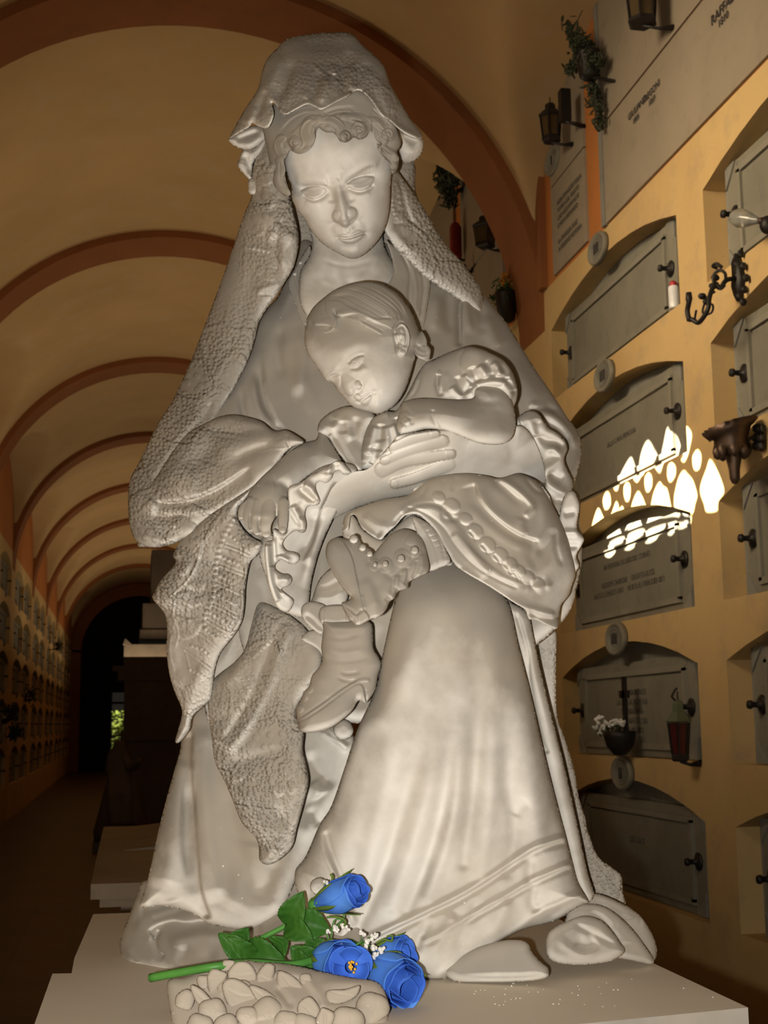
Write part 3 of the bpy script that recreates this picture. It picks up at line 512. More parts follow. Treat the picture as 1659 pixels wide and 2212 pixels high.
draped = relief(cV((440, 480), (560, 400), (760, 350), (1000, 450), (1300, 500), (1450, 640), (1440, 900), (1290, 1180), (1150, 1400), (1060, 1600), (1000, 1700), (820, 1790), (600, 1760), (470, 1690), (300, 1650), (205, 1665), (168, 1642), (198, 1560), (236, 1420), (278, 1220), (325, 1030), (375, 850), (415, 700)),
    [(400, 1650, 2.27), (340, 1850, 2.24), (500, 1800, 2.19), (620, 1900, 2.16), (700, 1700, 2.17), (760, 1550, 2.14), (640, 1560, 2.2)], R=46, drop=46, step=3, back=120, gain=1.5, feats=[
    st(cV((475, 600), (470, 800), (485, 1050), (510, 1350), (530, 1560), (590, 1740)), -16, 5, 26, .05), st(cV((560, 560), (540, 900), (570, 1300), (640, 1640)), 13, 24, 50, .1), st(cV((420, 760), (380, 1000), (350, 1300), (300, 1560)), 12, 30, 30, .1), st(cV((450, 900), (440, 1200), (460, 1500)), -7, 20, 8),
    st(cV((700, 900), (740, 1200), (820, 1450), (900, 1620)), -8, 26, 24, .15), st(cV((850, 1250), (800, 1460), (700, 1680)), 9, 34, 30, .15), st(cV((1000, 1350), (930, 1520), (900, 1650)), -6, 18, 18), st(cV((960, 1000), (1160, 1200), (1240, 1080), (1380, 860)), 5, 20, 20),
    st(cV((170, 1640), (250, 1665), (330, 1640), (430, 1610)), 5, 7, 7), st(cV((1180, 720), (1240, 850), (1330, 960)), -7, 14, 14), st(cV((1290, 560), (1380, 680), (1420, 720)), 6, 8, 8), st(cV((1180, 1060), (1230, 1130), (1260, 1170)), -6, 12, 12), st(cV((1200, 900), (1260, 1000)), 7, 18, 18),
    st(cV((1250, 600), (1300, 640), (1400, 700)), 4, 5, 5), st(cV((1100, 1000), (1180, 960), (1260, 980)), 6, 16, 16)])
btn = relief([(738, 1553), (722, 1566), (722, 1585), (736, 1598), (755, 1594), (764, 1578), (756, 1560)], 2.10, R=16, drop=16, step=2, back=10)
btn2 = relief([(690, 1895), (674, 1902), (670, 1918), (680, 1932), (698, 1932), (708, 1918), (704, 1902)], 2.015, R=15, drop=12, step=2, back=10)
hem_l = relief([(318, 1900), (297, 1930), (280, 1975), (264, 2014), (258, 2042), (264, 2066), (283, 2088), (330, 2098), (450, 2104), (600, 2110), (720, 2115), (780, 2060), (770, 1960), (720, 1880), (640, 1850), (560, 1870), (440, 1885)],
    [(300, 1950, 2.33), (270, 2050, 2.33), (420, 2080, 2.18), (600, 2080, 2.10), (560, 1950, 2.22), (720, 2020, 2.08), (420, 1930, 2.29), (680, 1900, 2.18)], R=40, drop=42, step=3, back=120, gain=1.6, feats=[
    st(cQ((1060, 1380), (1130, 1330), (1240, 1300), (1340, 1310), (1480, 1295), (1700, 1300), (1900, 1330)), -10, 4, 26, .05), st(cQ((1000, 1200), (1100, 1200), (1250, 1150), (1420, 1080)), -8, 9, 14, .1), st(cQ((1080, 1290), (1260, 1230), (1400, 1170)), -5, 8, 12, .1), st(cQ((950, 1300), (1060, 1360), (1120, 1400)), 6, 20, 20), st(cQ((1150, 1350), (1115, 1430), (1140, 1520), (1180, 1550)), -6, 4, 7, .1),
    st(cQ((1200, 1480), (1300, 1430), (1450, 1400), (1640, 1420)), 9, 14, 14), st(cQ((900, 1460), (940, 1560), (1000, 1630)), 4, 10, 10), st(cQ((1260, 1500), (1400, 1560), (1580, 1530)), -10, 14, 20), st(cQ((980, 1100), (920, 1300)), 6, 16, 20),
    st([(740, 1900), (700, 1960), (620, 2010), (560, 2030)], 12, 26, 30, .15), st([(640, 1890), (660, 1960), (640, 2020)], -7, 14, 20), st([(560, 1900), (590, 1960)], 5, 14, 14)])
col_drape = relief([(1080, 1280), (1104, 1300), (1140, 1325), (1152, 1370), (1166, 1440), (1190, 1540), (1218, 1650), (1247, 1780), (1268, 1880), (1283, 1934), (1262, 1950), (1240, 1900), (1215, 1800), (1180, 1650), (1150, 1520), (1115, 1390)], [(1120, 1320, 2.04), (1200, 1600, 2.12), (1270, 1930, 2.13)], R=20, drop=24, step=2.5, back=60, feats=[
    st(cK((1240, 800), (1300, 1000), (1310, 1140), (1360, 1400), (1400, 1500)), -7, 4, 6, .05), st(cK((1270, 820), (1330, 1100), (1420, 1450)), 4, 8, 8)])
hem_r1 = relief([(1240, 1945), (1285, 1930), (1345, 1952), (1388, 1984), (1418, 2042), (1410, 2076), (1360, 2062), (1290, 2030), (1240, 2000)], [(1270, 1940, 2.17), (1410, 2060, 2.22)], R=18, drop=20, step=2.5, back=80, feats=[st(cT((640, 1030), (760, 1020), (820, 1020)), -8, 8, 14), st(cT((500, 870), (640, 930), (760, 1020)), 4, 12, 10)])
hem_r2 = relief([(1230, 1960), (1270, 1952), (1310, 1960), (1352, 1992), (1388, 2035), (1412, 2080), (1350, 2072), (1280, 2060), (1220, 2030)], [(1270, 1960, 2.13), (1405, 2070, 2.18)], R=18, drop=20, step=2.5, back=80, feats=[st(cT((430, 960), (530, 1010), (600, 1100), (640, 1190)), -6, 6, 12), st(cT((600, 1060), (680, 1130), (700, 1200)), 4, 14, 14)])
hem_r3 = relief([(1185, 2015), (1225, 1990), (1262, 1978), (1300, 1988), (1326, 2015), (1340, 2036), (1350, 2052), (1340, 2066), (1312, 2078), (1260, 2084), (1205, 2080), (1180, 2060)], [(1220, 2000, 2.08), (1330, 2060, 2.12)], R=22, drop=24, step=2.5, back=80, feats=[st(cT((320, 1030), (440, 1100), (560, 1160), (650, 1210)), -5, 5, 8), st(cT((230, 1130), (300, 1210), (420, 1260), (540, 1200)), 5, 9, 9), st(cT((340, 1160), (430, 1190), (500, 1150)), -8, 14, 14)])
shoe = relief([(960, 2090), (1010, 2055), (1070, 2035), (1110, 2030), (1138, 2036), (1150, 2058), (1168, 2078), (1184, 2092), (1180, 2112), (1130, 2120), (1040, 2122), (980, 2118)], [(1000, 2060, 2.08), (1180, 2110, 2.04)], R=24, drop=26, step=2.5, back=60, feats=[st([(1000, 2108), (1100, 2108), (1180, 2104)], -4, 4, 6)])
dress = stone('gown', [bod, skirt, draped, col_drape], M['stone'], STAT)
stone('hem', [hem_l], M['boots'], dress); stone('hem', [hem_r1, hem_r2, hem_r3], M['boots'], dress)
stone('collar', [col_l, col_r], M['stone'], dress)
stone('button', [btn], M['dress'], dress); stone('button', [btn2], M['dress'], dress)
stone('shoe', [shoe], M['boots'], STAT)
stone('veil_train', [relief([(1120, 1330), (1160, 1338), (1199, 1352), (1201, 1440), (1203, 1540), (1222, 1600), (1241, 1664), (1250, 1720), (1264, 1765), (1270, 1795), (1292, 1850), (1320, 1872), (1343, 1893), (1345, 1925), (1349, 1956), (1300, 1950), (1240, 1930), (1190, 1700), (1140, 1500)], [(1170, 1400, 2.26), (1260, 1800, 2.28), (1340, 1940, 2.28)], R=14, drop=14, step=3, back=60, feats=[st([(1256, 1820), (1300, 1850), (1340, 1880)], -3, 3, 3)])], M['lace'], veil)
# ---- sleeve frills
fr = relief(cC((1232, 970), (1228, 920), (1245, 880), (1300, 848), (1352, 862), (1392, 915), (1412, 945), (1450, 965), (1500, 1012), (1518, 1062), (1500, 1120), (1520, 1180), (1548, 1240), (1545, 1300), (1530, 1345), (1570, 1400), (1588, 1450), (1570, 1500), (1595, 1520), (1608, 1570), (1590, 1605), (1540, 1600), (1580, 1680), (1585, 1750), (1540, 1720), (1480, 1500), (1400, 1330), (1395, 1230), (1375, 1120), (1330, 1020), (1290, 960)),
    [(1150, 910, 2.10), (1240, 1080, 2.14), (1260, 1250, 2.16), (1180, 960, 2.13)], R=12, drop=14, step=2, back=40, gain=1.5, feats=[
    st(cC((1245, 920), (1300, 905), (1330, 940), (1340, 1000)), 11, 14, 12, .1), st(cC((1350, 890), (1350, 960), (1390, 1010), (1460, 1030), (1500, 1060)), -9, 9, 10, .1), st(cC((1380, 1080), (1440, 1060), (1480, 1110), (1440, 1150), (1400, 1180), (1400, 1240), (1460, 1290), (1530, 1320)), 11, 12, 9, .1), st(cC((1420, 1180), (1450, 1220), (1510, 1240)), -9, 10, 10),
    st(cC((1430, 1360), (1480, 1350), (1560, 1400)), -9, 9, 9), st(cC((1450, 1440), (1520, 1410), (1580, 1450)), 9, 9, 8), st(cC((1480, 1500), (1560, 1500)), -7, 7, 7), st(cC((1500, 1540), (1560, 1530), (1600, 1570)), 7, 7, 7), st(cC((1520, 1600), (1560, 1640)), -6, 7, 7), ga(cC((1440, 1080))[0], 16, 20, 6), st(cC((1300, 960), (1350, 1060), (1370, 1180)), -6, 9, 6)])
sl_in = relief([(560, 1180), (575, 1250), (600, 1310), (640, 1332), (664, 1326), (672, 1260), (690, 1190), (715, 1130), (745, 1075), (772, 1022), (752, 1000), (690, 1010), (640, 1060), (600, 1110)], [(700, 1050, 2.03), (620, 1300, 2.06)], R=24, drop=24, step=2.5, back=40, gain=1.5, feats=[st(cG((1180, 620), (1060, 850), (1000, 1000), (930, 1300), (800, 1550)), 9, 16, 4, .1), st(cG((960, 920), (920, 1200), (760, 1500)), -10, 20, 14), st(cK((330, 330), (260, 520), (210, 700)), 5, 10, 10)])
fl_ = relief(cG((640, 690), (760, 640), (870, 560), (950, 520), (1040, 470), (1120, 420), (1180, 390), (1240, 400), (1290, 450), (1345, 525), (1260, 545), (1200, 500), (1150, 520), (1120, 590), (1060, 640), (1000, 625), (950, 640), (940, 700), (975, 790), (992, 840), (960, 890), (880, 895), (835, 930), (825, 1010), (840, 1100), (825, 1180), (780, 1200), (720, 1175), (640, 1220), (580, 1290), (575, 1340), (620, 1395), (700, 1410), (755, 1440), (760, 1500), (710, 1548), (640, 1540), (560, 1500), (500, 1540), (490, 1600), (560, 1650), (640, 1660), (680, 1720), (640, 1790), (560, 1830), (640, 1900), (700, 1960), (640, 2080), (540, 2060), (470, 1950), (410, 1760), (380, 1560), (370, 1400), (385, 1300), (460, 1270), (470, 1150), (600, 1200), (625, 1080), (640, 900)),
    [(620, 1100, 1.985), (740, 1000, 2.0), (600, 1280, 2.02)], R=10, drop=11, step=1.8, back=30, gain=1.7, feats=[
    st(cG((760, 680), (800, 740), (880, 800), (950, 840)), -8, 8, 9, .1), st(cG((800, 660), (880, 700), (920, 760), (980, 830)), 9, 10, 8, .1), st(cG((680, 880), (740, 1000), (790, 1100), (800, 1180)), 9, 12, 10, .1), st(cG((720, 860), (790, 950), (800, 1060)), -8, 12, 10), st(cG((640, 900), (690, 1000), (780, 1140)), -5, 6, 5),
    st(cG((470, 1240), (480, 1400), (490, 1580)), -9, 5, 8, .05), st(cG((390, 1320), (400, 1500), (440, 1760), (520, 1980)), 8, 8, 12, .05), st(cG((560, 1330), (620, 1280), (720, 1200)), 9, 8, 10), st(cG((600, 1360), (680, 1290), (740, 1260), (750, 1400)), -8, 12, 10), st(cG((540, 1440), (560, 1480), (680, 1540)), 7, 8, 7), st(cG((500, 1600), (560, 1580), (660, 1660)), -7, 8, 8), st(cG((500, 1740), (580, 1720), (660, 1740)), 6, 8, 8), st(cG((560, 1900), (620, 1860), (690, 1940)), 6, 8, 8), st(cG((520, 1830), (560, 1800)), -6, 8, 8), st(cG((1060, 470), (1120, 520), (1040, 620)), 6, 8, 10), st(cG((1170, 400), (1160, 470), (1120, 560)), -6, 6, 8)])
stone('sleeve_frill', [fr], M['stone'], dress); stone('sleeve_frill', [fl_, sl_in], M['stone'], dress)
# ---- lace shawl over her arm, hanging in two long falls
sh1 = relief(cL((235, 520), (320, 390), (405, 268), (470, 200), (560, 150), (640, 112), (720, 97), (800, 108), (900, 140), (970, 195), (1040, 190), (1105, 222), (1152, 266), (1070, 300), (1000, 380), (960, 440), (870, 520), (760, 600), (640, 680), (560, 740), (490, 795), (420, 850), (320, 885), (225, 892), (150, 852), (114, 780), (104, 690), (108, 600), (150, 560)),
    [(290, 1100, 2.20), (400, 1050, 2.13), (480, 940, 2.15), (600, 960, 2.06), (560, 1040, 2.04), (420, 1150, 2.12)], R=46, drop=46, step=2.2, back=100, gain=1.6, feats=[
    st(cL((250, 620), (330, 635), (460, 620), (600, 570), (720, 500), (860, 400)), -14, 6, 24, .12), st(cL((220, 560), (230, 620), (320, 650), (460, 660), (600, 640)), 9, 8, 14), st(cL((540, 220), (640, 200), (760, 210), (880, 190), (970, 200)), -9, 12, 20), st(cL((560, 150), (700, 120), (840, 150), (960, 200)), 6, 8, 14), st(cL((600, 380), (720, 280), (860, 230), (1000, 220)), 10, 22, 20), st(cL((430, 440), (560, 340), (640, 260)), -11, 24, 18), st(cL((300, 420), (420, 500), (540, 520)), 9, 40, 30), st(cL((700, 400), (840, 320), (1000, 270)), -7, 12, 14), st(cL((160, 800), (300, 860), (430, 830)), 6, 14, 12), st(cL((230, 700), (330, 720), (500, 700)), -6, 10, 8), st(cL((130, 600), (200, 540), (250, 480)), 7, 10, 10), st(cL((1050, 200), (1055, 260), (1070, 295)), -4, 2, 4)]
    + beads(cL((360, 730), (390, 790), (430, 830)), 12, 4.5) + beads(cL((275, 735), (290, 790), (300, 840)), 10, 3.6) + beads(cL((300, 680), (440, 690), (560, 660)), 8, 3) + beads(cL((880, 320), (980, 300), (1060, 300)), 7, 2.8) + beads(cL((640, 195), (740, 190), (840, 210)), 7, 2.8))
edge1 = cL((720, 690), (650, 850), (630, 960), (620, 1090), (600, 1200), (560, 1340), (560, 1420), (440, 1560))
hang1 = relief(cL((820, 545), (880, 500), (800, 610), (762, 650), (758, 720), (790, 780), (842, 830), (905, 868), (870, 940), (835, 975), (815, 1050), (802, 1140), (800, 1210), (790, 1300), (770, 1360), (725, 1430), (650, 1530), (618, 1640), (600, 1780), (575, 1820), (490, 1900), (470, 1980), (410, 2055), (383, 2045), (412, 1940), (422, 1860), (382, 1760), (348, 1650), (330, 1500), (334, 1400), (320, 1290), (248, 1200), (258, 1160), (300, 1085), (385, 985), (370, 940), (410, 860), (470, 800), (600, 690)),
    [(500, 1130, 2.06), (380, 1280, 2.14), (500, 1300, 2.06), (440, 1450, 2.12), (400, 1580, 2.17), (530, 1180, 2.05)], R=34, drop=36, step=2.0, back=90, gain=1.25, feats=[
    st(cL((480, 900), (420, 1060), (370, 1180), (360, 1300)), 9, 30, 30), st(cL((300, 1100), (290, 1180), (340, 1260)), 8, 18, 22), st(cL((820, 985), (790, 1150), (780, 1300), (720, 1420)), 6, 10, 5, .05), st(cL((380, 1700), (420, 1500), (400, 1300)), -7, 20, 20), st(cL((570, 1560), (480, 1750), (430, 1900)), 7, 14, 14), st(cL((700, 900), (650, 1000), (640, 1200)), -4, 20, 20)]
    + beads(cL((735, 720), (690, 790), (655, 870), (630, 960), (622, 1060), (612, 1170), (580, 1250), (555, 1320), (565, 1400)), 12.5, 5.2) + beads(cL((710, 820), (760, 860), (800, 880)), 10.5, 4.6) + beads(cL((650, 940), (700, 965), (760, 990)), 10.5, 4.8) + beads(cL((650, 1060), (700, 1080), (750, 1110)), 10.5, 4.8) + beads(cL((640, 1170), (700, 1210), (745, 1230)), 10.5, 4.8) + beads(cL((590, 1280), (640, 1310), (690, 1340)), 10.5, 4.4) + beads(cL((560, 1380), (600, 1410), (640, 1430)), 10, 4)
    + beads(cL((480, 1480), (540, 1500), (590, 1540)), 10.5, 4.2) + beads(cL((470, 1620), (530, 1650), (580, 1680)), 9, 3.6)
    + [x for a in (((680, 880), (760, 910), (840, 950)), ((650, 1000), (720, 1030), (800, 1060)), ((630, 1110), (700, 1140), (790, 1180)), ((600, 1230), (680, 1270), (750, 1310)), ((560, 1320), (640, 1370), (720, 1410)), ((520, 1400), (580, 1440), (650, 1500)), ((440, 1500), (520, 1560), (600, 1620))) for x in beads(cL(*a), 4.6, 1.9) + [st(offs(cL(*a), 4), -2, 1.5, 1.5, .05), st(offs(cL(*a), -4), -2, 1.5, 1.5, .05)]]
    + [pa(cL((490, 850), (530, 830), (545, 900), (530, 960), (500, 920)), 4, 7), pa(cL((390, 1170), (470, 1150), (540, 1220), (490, 1250), (430, 1230)), 4, 7), pa(cL((410, 1340), (480, 1320), (540, 1350), (500, 1420), (420, 1440)), 4, 7), pa(cL((460, 1110), (520, 1080), (560, 1100), (540, 1150), (480, 1140)), 4, 7), pa(cL((400, 1050), (430, 990), (470, 980), (450, 1050)), 4, 7)]
    + [st(cL(*a), 2.6, 2, 2, .1) for a in (((520, 820), (520, 960), (460, 1080), (380, 1160), (350, 1180)), ((380, 1180), (370, 1300), (400, 1400), (380, 1500)), ((400, 1440), (450, 1540), (470, 1640)), ((390, 1300), (440, 1320), (520, 1320)), ((360, 1400), (350, 1520), (380, 1640)))])
sl = relief([(540, 1150), (600, 1190), (600, 1320), (640, 1400), (560, 1480), (500, 1560), (450, 1560), (440, 1450), (480, 1380), (520, 1280)], [(540, 1200, 2.13), (500, 1500, 2.17)], R=30, drop=28, step=3, back=40, feats=[st([(570, 1200), (560, 1300), (500, 1450)], -8, 12, 12), st([(540, 1220), (530, 1300), (480, 1450)], 7, 10, 10)])
hang2 = relief(cV((880, -160), (990, -130), (1080, -80), (1160, -10), (1230, 90), (1262, 160), (1235, 270), (1190, 342), (1120, 440), (1105, 520), (1150, 610), (1145, 720), (1172, 840), (1178, 920), (1152, 1030), (1112, 1180), (1085, 1290), (1035, 1352), (970, 1396), (920, 1403), (885, 1372), (882, 1300), (860, 1240), (780, 1150), (722, 1010), (665, 880), (620, 790), (600, 640), (580, 480), (580, 380), (600, 310), (650, 260), (740, 190), (800, 110), (830, -20)),
    [(600, 1340, 2.09), (560, 1500, 2.08), (480, 1520, 2.12), (640, 1500, 2.05), (580, 1700, 2.05), (620, 1820, 2.06), (640, 1640, 2.04)], R=38, drop=38, step=2.0, back=80, gain=1.3, feats=[
    st(cV((1080, -40), (1010, 100), (960, 280), (880, 440), (790, 590), (680, 740)), 13, 12, 34, .08), st(cV((1040, -80), (960, 80), (900, 250), (840, 400), (740, 570), (660, 690)), -11, 22, 10, .1), st(cV((800, 120), (740, 260), (640, 330)), 9, 14, 14), st(cV((860, 60), (800, 220), (700, 400), (640, 560)), 6, 26, 26), st(cV((1150, 100), (1100, 300), (1000, 520)), -6, 30, 30), st(cV((660, 780), (800, 790), (960, 740), (1120, 720)), -6, 16, 22), st(cV((1160, 800), (1150, 1000), (1060, 1260)), 5, 20, 8), st(cV((760, 900), (860, 1100), (920, 1300)), 6, 40, 30), st(cV((980, 1130), (1060, 1110)), -6, 18, 22), st(cV((890, 1370), (960, 1400), (1060, 1330)), 5, 9, 6)]
    + beads(cV((1040, -20), (960, 60), (900, 110), (850, 160)), 10.5, 5) + beads(cV((620, 660), (660, 670), (700, 660)), 10, 4.4) + beads(cV((1010, 120), (960, 260), (890, 420), (800, 570), (690, 730)), 6, 2.6) + beads(cV((740, 240), (800, 320), (870, 400)), 9, 3) + beads(cV((690, 330), (740, 440), (790, 540)), 7, 2.4)
    + [pa(cV((1010, 800), (1050, 800), (1080, 850), (1060, 900), (1020, 890), (995, 850)), 4, 7), dm(cV((1040, 850))[0], 5, 6, 3), pa(cV((965, 950), (1020, 910), (1040, 960), (1000, 1000)), 3.5, 6), pa(cV((1050, 920), (1080, 900), (1110, 950), (1070, 980)), 3.5, 6), pa(cV((740, 880), (780, 820), (800, 870), (760, 910)), 3.5, 5), pa(cV((800, 840), (830, 800), (860, 840), (880, 910), (840, 890)), 3.5, 5), pa(cV((700, 250), (760, 210), (850, 290), (900, 350), (840, 420), (780, 330)), 3, 6)]
    + [st(cV((690, 320), (750, 450), (800, 540)), 2.4, 2, 2, .05), st(cV((740, 300), (790, 420), (830, 500)), 2.4, 2, 2, .05)] + [st([(604, 1840), (604+22*math.cos(a), 1835+26*math.sin(a))], 2.4, 2, 2, .1) for a in np.arange(3.3, 6.3, .42)])
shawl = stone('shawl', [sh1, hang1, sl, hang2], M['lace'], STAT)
# ---- cloth filling the lap, side of the seat
lap = [relief([(505, 1090), (600, 1040), (700, 1000), (900, 1000), (1150, 1040), (1245, 1060), (1252, 1130), (1258, 1200), (1248, 1260), (1225, 1330), (1150, 1400), (1000, 1480), (800, 1560), (700, 1545), (620, 1530), (560, 1500), (500, 1300), (515, 1180)], [(620, 1150, 2.14), (900, 1100, 2.16), (1200, 1150, 2.16), (760, 1500, 2.13), (1100, 1350, 2.12)], R=34, drop=32, step=3.5, back=160, feats=[
    st([(600, 1200), (640, 1360), (620, 1520)], 9, 18, 24), st([(700, 1180), (690, 1260), (650, 1330)], 10, 16, 16), st([(560, 1240), (590, 1400), (560, 1500)], -8, 14, 14), st([(820, 1330), (800, 1450), (760, 1560)], -10, 20, 16), st([(1225, 1080), (1235, 1180), (1228, 1260)], 6, 8, 6)]),
  relief([(1212, 1090), (1236, 1060), (1252, 1090), (1246, 1140), (1262, 1165), (1245, 1200), (1250, 1225), (1226, 1262), (1215, 1300), (1196, 1240)], 2.06, R=10, drop=12, step=2, back=40, feats=[st([(1215, 1110), (1245, 1105)], -7, 7, 7), st([(1215, 1150), (1250, 1150)], 7, 7, 7), st([(1215, 1180), (1255, 1180)], -7, 7, 7)])]
stone('lap_fold', lap, M['stone'], dress)
# ---- the child
bh_out = cB((100, 560), (128, 440), (200, 325), (300, 232), (420, 142), (560, 82), (700, 50), (800, 44), (920, 62), (1020, 106), (1120, 172), (1200, 262), (1272, 362), (1335, 500), (1370, 590), (1380, 700), (1340, 820), (1330, 900), (1312, 960), (1290, 1050), (1242, 1200), (1182, 1330), (1105, 1425), (1000, 1498), (905, 1524), (820, 1500), (700, 1470), (600, 1420), (522, 1330), (470, 1280), (408, 1185), (330, 1150), (282, 1080), (200, 960), (132, 860), (96, 745), (92, 640))
bhead = relief(bh_out, [(770, 760, 2.0), (700, 700, 2.03), (860, 700, 2.02), (800, 860, 2.01), (860, 830, 2.02), (760, 640, 2.05)], R=105, drop=92, step=1.7, back=150, feats=[
    ga(cB((520, 800))[0], 60, 44, 6), ga(cB((1000, 1140))[0], 50, 46, 14), ga(cB((620, 1330))[0], 24, 18, 6), ga(cB((900, 1440))[0], 20, 15, 8, -20), ga(cB((1160, 1080))[0], 30, 50, 5),
    ga(cB((690, 900))[0], 34, 24, -9, -25), ga(cB((400, 1110))[0], 17, 12, -6, 20),
    st(cB((490, 900), (540, 820), (620, 760), (740, 725), (860, 740)), 2.2, 16, 12, .2), st(cB((280, 1075), (340, 1060), (430, 1070), (500, 1110)), 3, 9, 6, .15),
    pa(cB((585, 970), (620, 920), (690, 880), (750, 872), (735, 930), (690, 985), (630, 1010)), 6, 9), st(cB((580, 975), (615, 915), (690, 872), (770, 862)), -4, 3, 2.5, .15), st(cB((605, 1000), (650, 1015), (700, 1000), (745, 930)), -2.2, 2.5, 4, .15), st(cB((590, 950), (625, 900), (700, 862), (765, 850)), 2, 5, 3, .2), st(cB((600, 1020), (660, 1050), (740, 1030), (800, 980)), 3, 7, 7), st(spiral(cB((655, 958))[0], 5.5, 1.2), -1.6, 1.4, 1.4, .05), 
    pa(cB((362, 1150), (390, 1115), (440, 1095), (480, 1095), (497, 1140), (490, 1200), (470, 1240), (430, 1200)), 5, 8), st(cB((345, 1150), (385, 1105), (440, 1082), (490, 1085)), -4, 2.5, 3, .1), st(cB((375, 1165), (420, 1205), (470, 1250)), -3, 2.5, 3), st(spiral(cB((418, 1150))[0], 4.5, 1.2), -1.5, 1.3, 1.3, .05), st(cB((335, 1135), (380, 1085), (440, 1062), (500, 1075)), 3, 4, 3),
    pa(cB((505, 1100), (530, 1070), (580, 1080), (640, 1125), (698, 1158), (735, 1200), (732, 1240), (690, 1262), (645, 1300), (600, 1322), (556, 1302), (528, 1245), (508, 1160)), 7, 16, .1, 1.2),
    vs(cB, (505, 1020, 0, 12), (535, 1090, 4, 13), (568, 1190, 11, 15), (588, 1258, 14, 14), (602, 1296, 7, 10)), dm(cB((700, 1205))[0], 8.5, 11, 5, -30), st(cB((690, 1165), (745, 1200), (725, 1245), (690, 1265)), -4, 2.5, 3), st(cB((640, 1290), (665, 1260), (695, 1250)), -4, 2.5, 3), st(cB((540, 1310), (600, 1332), (650, 1305), (700, 1275), (740, 1250)), -5, 2, 6, .1),
    ga(cB((740, 1360))[0], 28, 18, 5, -35), pa(cB((640, 1320), (665, 1295), (700, 1300), (730, 1330), (790, 1300), (830, 1290), (800, 1325), (740, 1365), (705, 1392), (665, 1365)), 6, 7), pa(cB((718, 1392), (760, 1355), (800, 1330), (838, 1310), (842, 1350), (825, 1390), (790, 1432), (750, 1430)), 7, 9), st(cB((660, 1372), (705, 1394), (745, 1362), (800, 1325), (842, 1297)), -5, 3, 3, .1), st(cB((842, 1297), (890, 1276), (960, 1270)), -1.8, 5, 5, .2), ga(cB((870, 1282))[0], 8, 7, -4), st(cB((700, 1450), (760, 1455), (830, 1430)), -4, 6, 6), ga(cB((640, 1290))[0], 12, 8, 3),
    st(cB((760, 1220), (820, 1260), (870, 1330)), -2, 8, 6),
    pa(cB((1105, 580), (1130, 530), (1175, 505), (1225, 530), (1262, 600), (1275, 690), (1255, 790), (1225, 860), (1185, 878), (1145, 850), (1125, 780), (1135, 720), (1110, 650)), 13, 8), st(cB((1120, 640), (1130, 560), (1180, 530), (1225, 580), (1240, 680), (1220, 770)), -7, 4, 4, .05), st(cB((1150, 640), (1160, 700), (1140, 760), (1170, 790)), -6, 5, 5), st(cB((1180, 600), (1200, 680), (1180, 740)), 4, 4, 4), st(cB((1095, 560), (1100, 660), (1120, 760), (1130, 860)), -5, 4, 3), ga(cB((1190, 840))[0], 8, 8, 4)])
hair2 = relief(cB((98, 560), (126, 438), (198, 322), (298, 230), (420, 139), (560, 79), (700, 47), (800, 41), (922, 58), (1022, 102), (1124, 168), (1205, 258), (1278, 360), (1342, 500), (1376, 598), (1408, 600), (1440, 648), (1466, 712), (1462, 750), (1500, 790), (1505, 830), (1492, 900), (1470, 928), (1420, 915), (1350, 880), (1305, 800), (1285, 720), (1272, 600), (1232, 525), (1170, 488), (1100, 520), (1080, 600), (1090, 680), (1060, 700), (990, 670), (900, 612), (800, 560), (700, 500), (600, 455), (520, 440), (462, 470), (440, 540), (400, 590), (330, 620), (250, 625), (170, 605)),
    [(770, 680, 1.995), (660, 700, 2.035), (860, 660, 2.02), (900, 760, 2.045), (760, 640, 2.03), (920, 770, 2.06)], R=100, drop=88, step=1.7, back=60,
    soft=[cB((98, 560), (126, 438), (198, 322), (298, 230), (420, 139), (560, 79), (700, 47), (800, 41), (922, 58), (1022, 102), (1124, 168), (1205, 258), (1278, 360), (1342, 500), (1376, 598))], lip=1.2, feats=
    strands(cB((300, 260), (450, 250), (600, 330), (760, 400), (900, 460), (1010, 440)), cB((560, 90), (760, 130), (960, 230), (1100, 330), (1160, 420), (1160, 480)), 12, -3.4, 2.2, 4, 1) + strands(cB((700, 50), (950, 120), (1150, 280), (1260, 500)), cB((600, 90), (860, 180), (1100, 350), (1220, 500)), 8, -3.2, 2.2, 4, 2)
    + strands(cB((440, 330), (440, 400), (520, 420), (640, 400), (720, 420)), cB((420, 400), (480, 450), (600, 450), (720, 510)), 6, -2.6, 2, 3, 3) + strands(cB((140, 430), (200, 510), (320, 520), (440, 560)), cB((110, 560), (200, 600), (330, 590), (400, 580)), 7, -2.6, 2, 3, 4) + strands(cB((200, 330), (260, 400), (290, 480)), cB((330, 240), (340, 380), (420, 480)), 6, -2, 2, 3, 5)
    + strands(cB((700, 480), (820, 540), (960, 620), (1060, 690)), cB((760, 420), (900, 500), (1040, 560), (1080, 640)), 7, -2.6, 2, 3, 6) + strands(cB((1290, 620), (1340, 720), (1420, 780), (1460, 720)), cB((1300, 800), (1360, 860), (1440, 880), (1490, 840)), 7, -2.6, 2, 2, 7)
    + [st(cB((460, 370), (500, 400), (600, 380), (720, 390), (800, 430), (900, 465), (1000, 440), (1060, 420)), 2.5, 9, 5, .1), st(cB((180, 520), (290, 515), (390, 540), (440, 570)), 2.5, 7, 5, .1), dm(cB((1400, 680))[0], 12, 16, 6), dm(cB((1430, 830))[0], 15, 14, 6), st(cB((420, 330), (430, 420), (470, 470)), -4, 5, 5)])
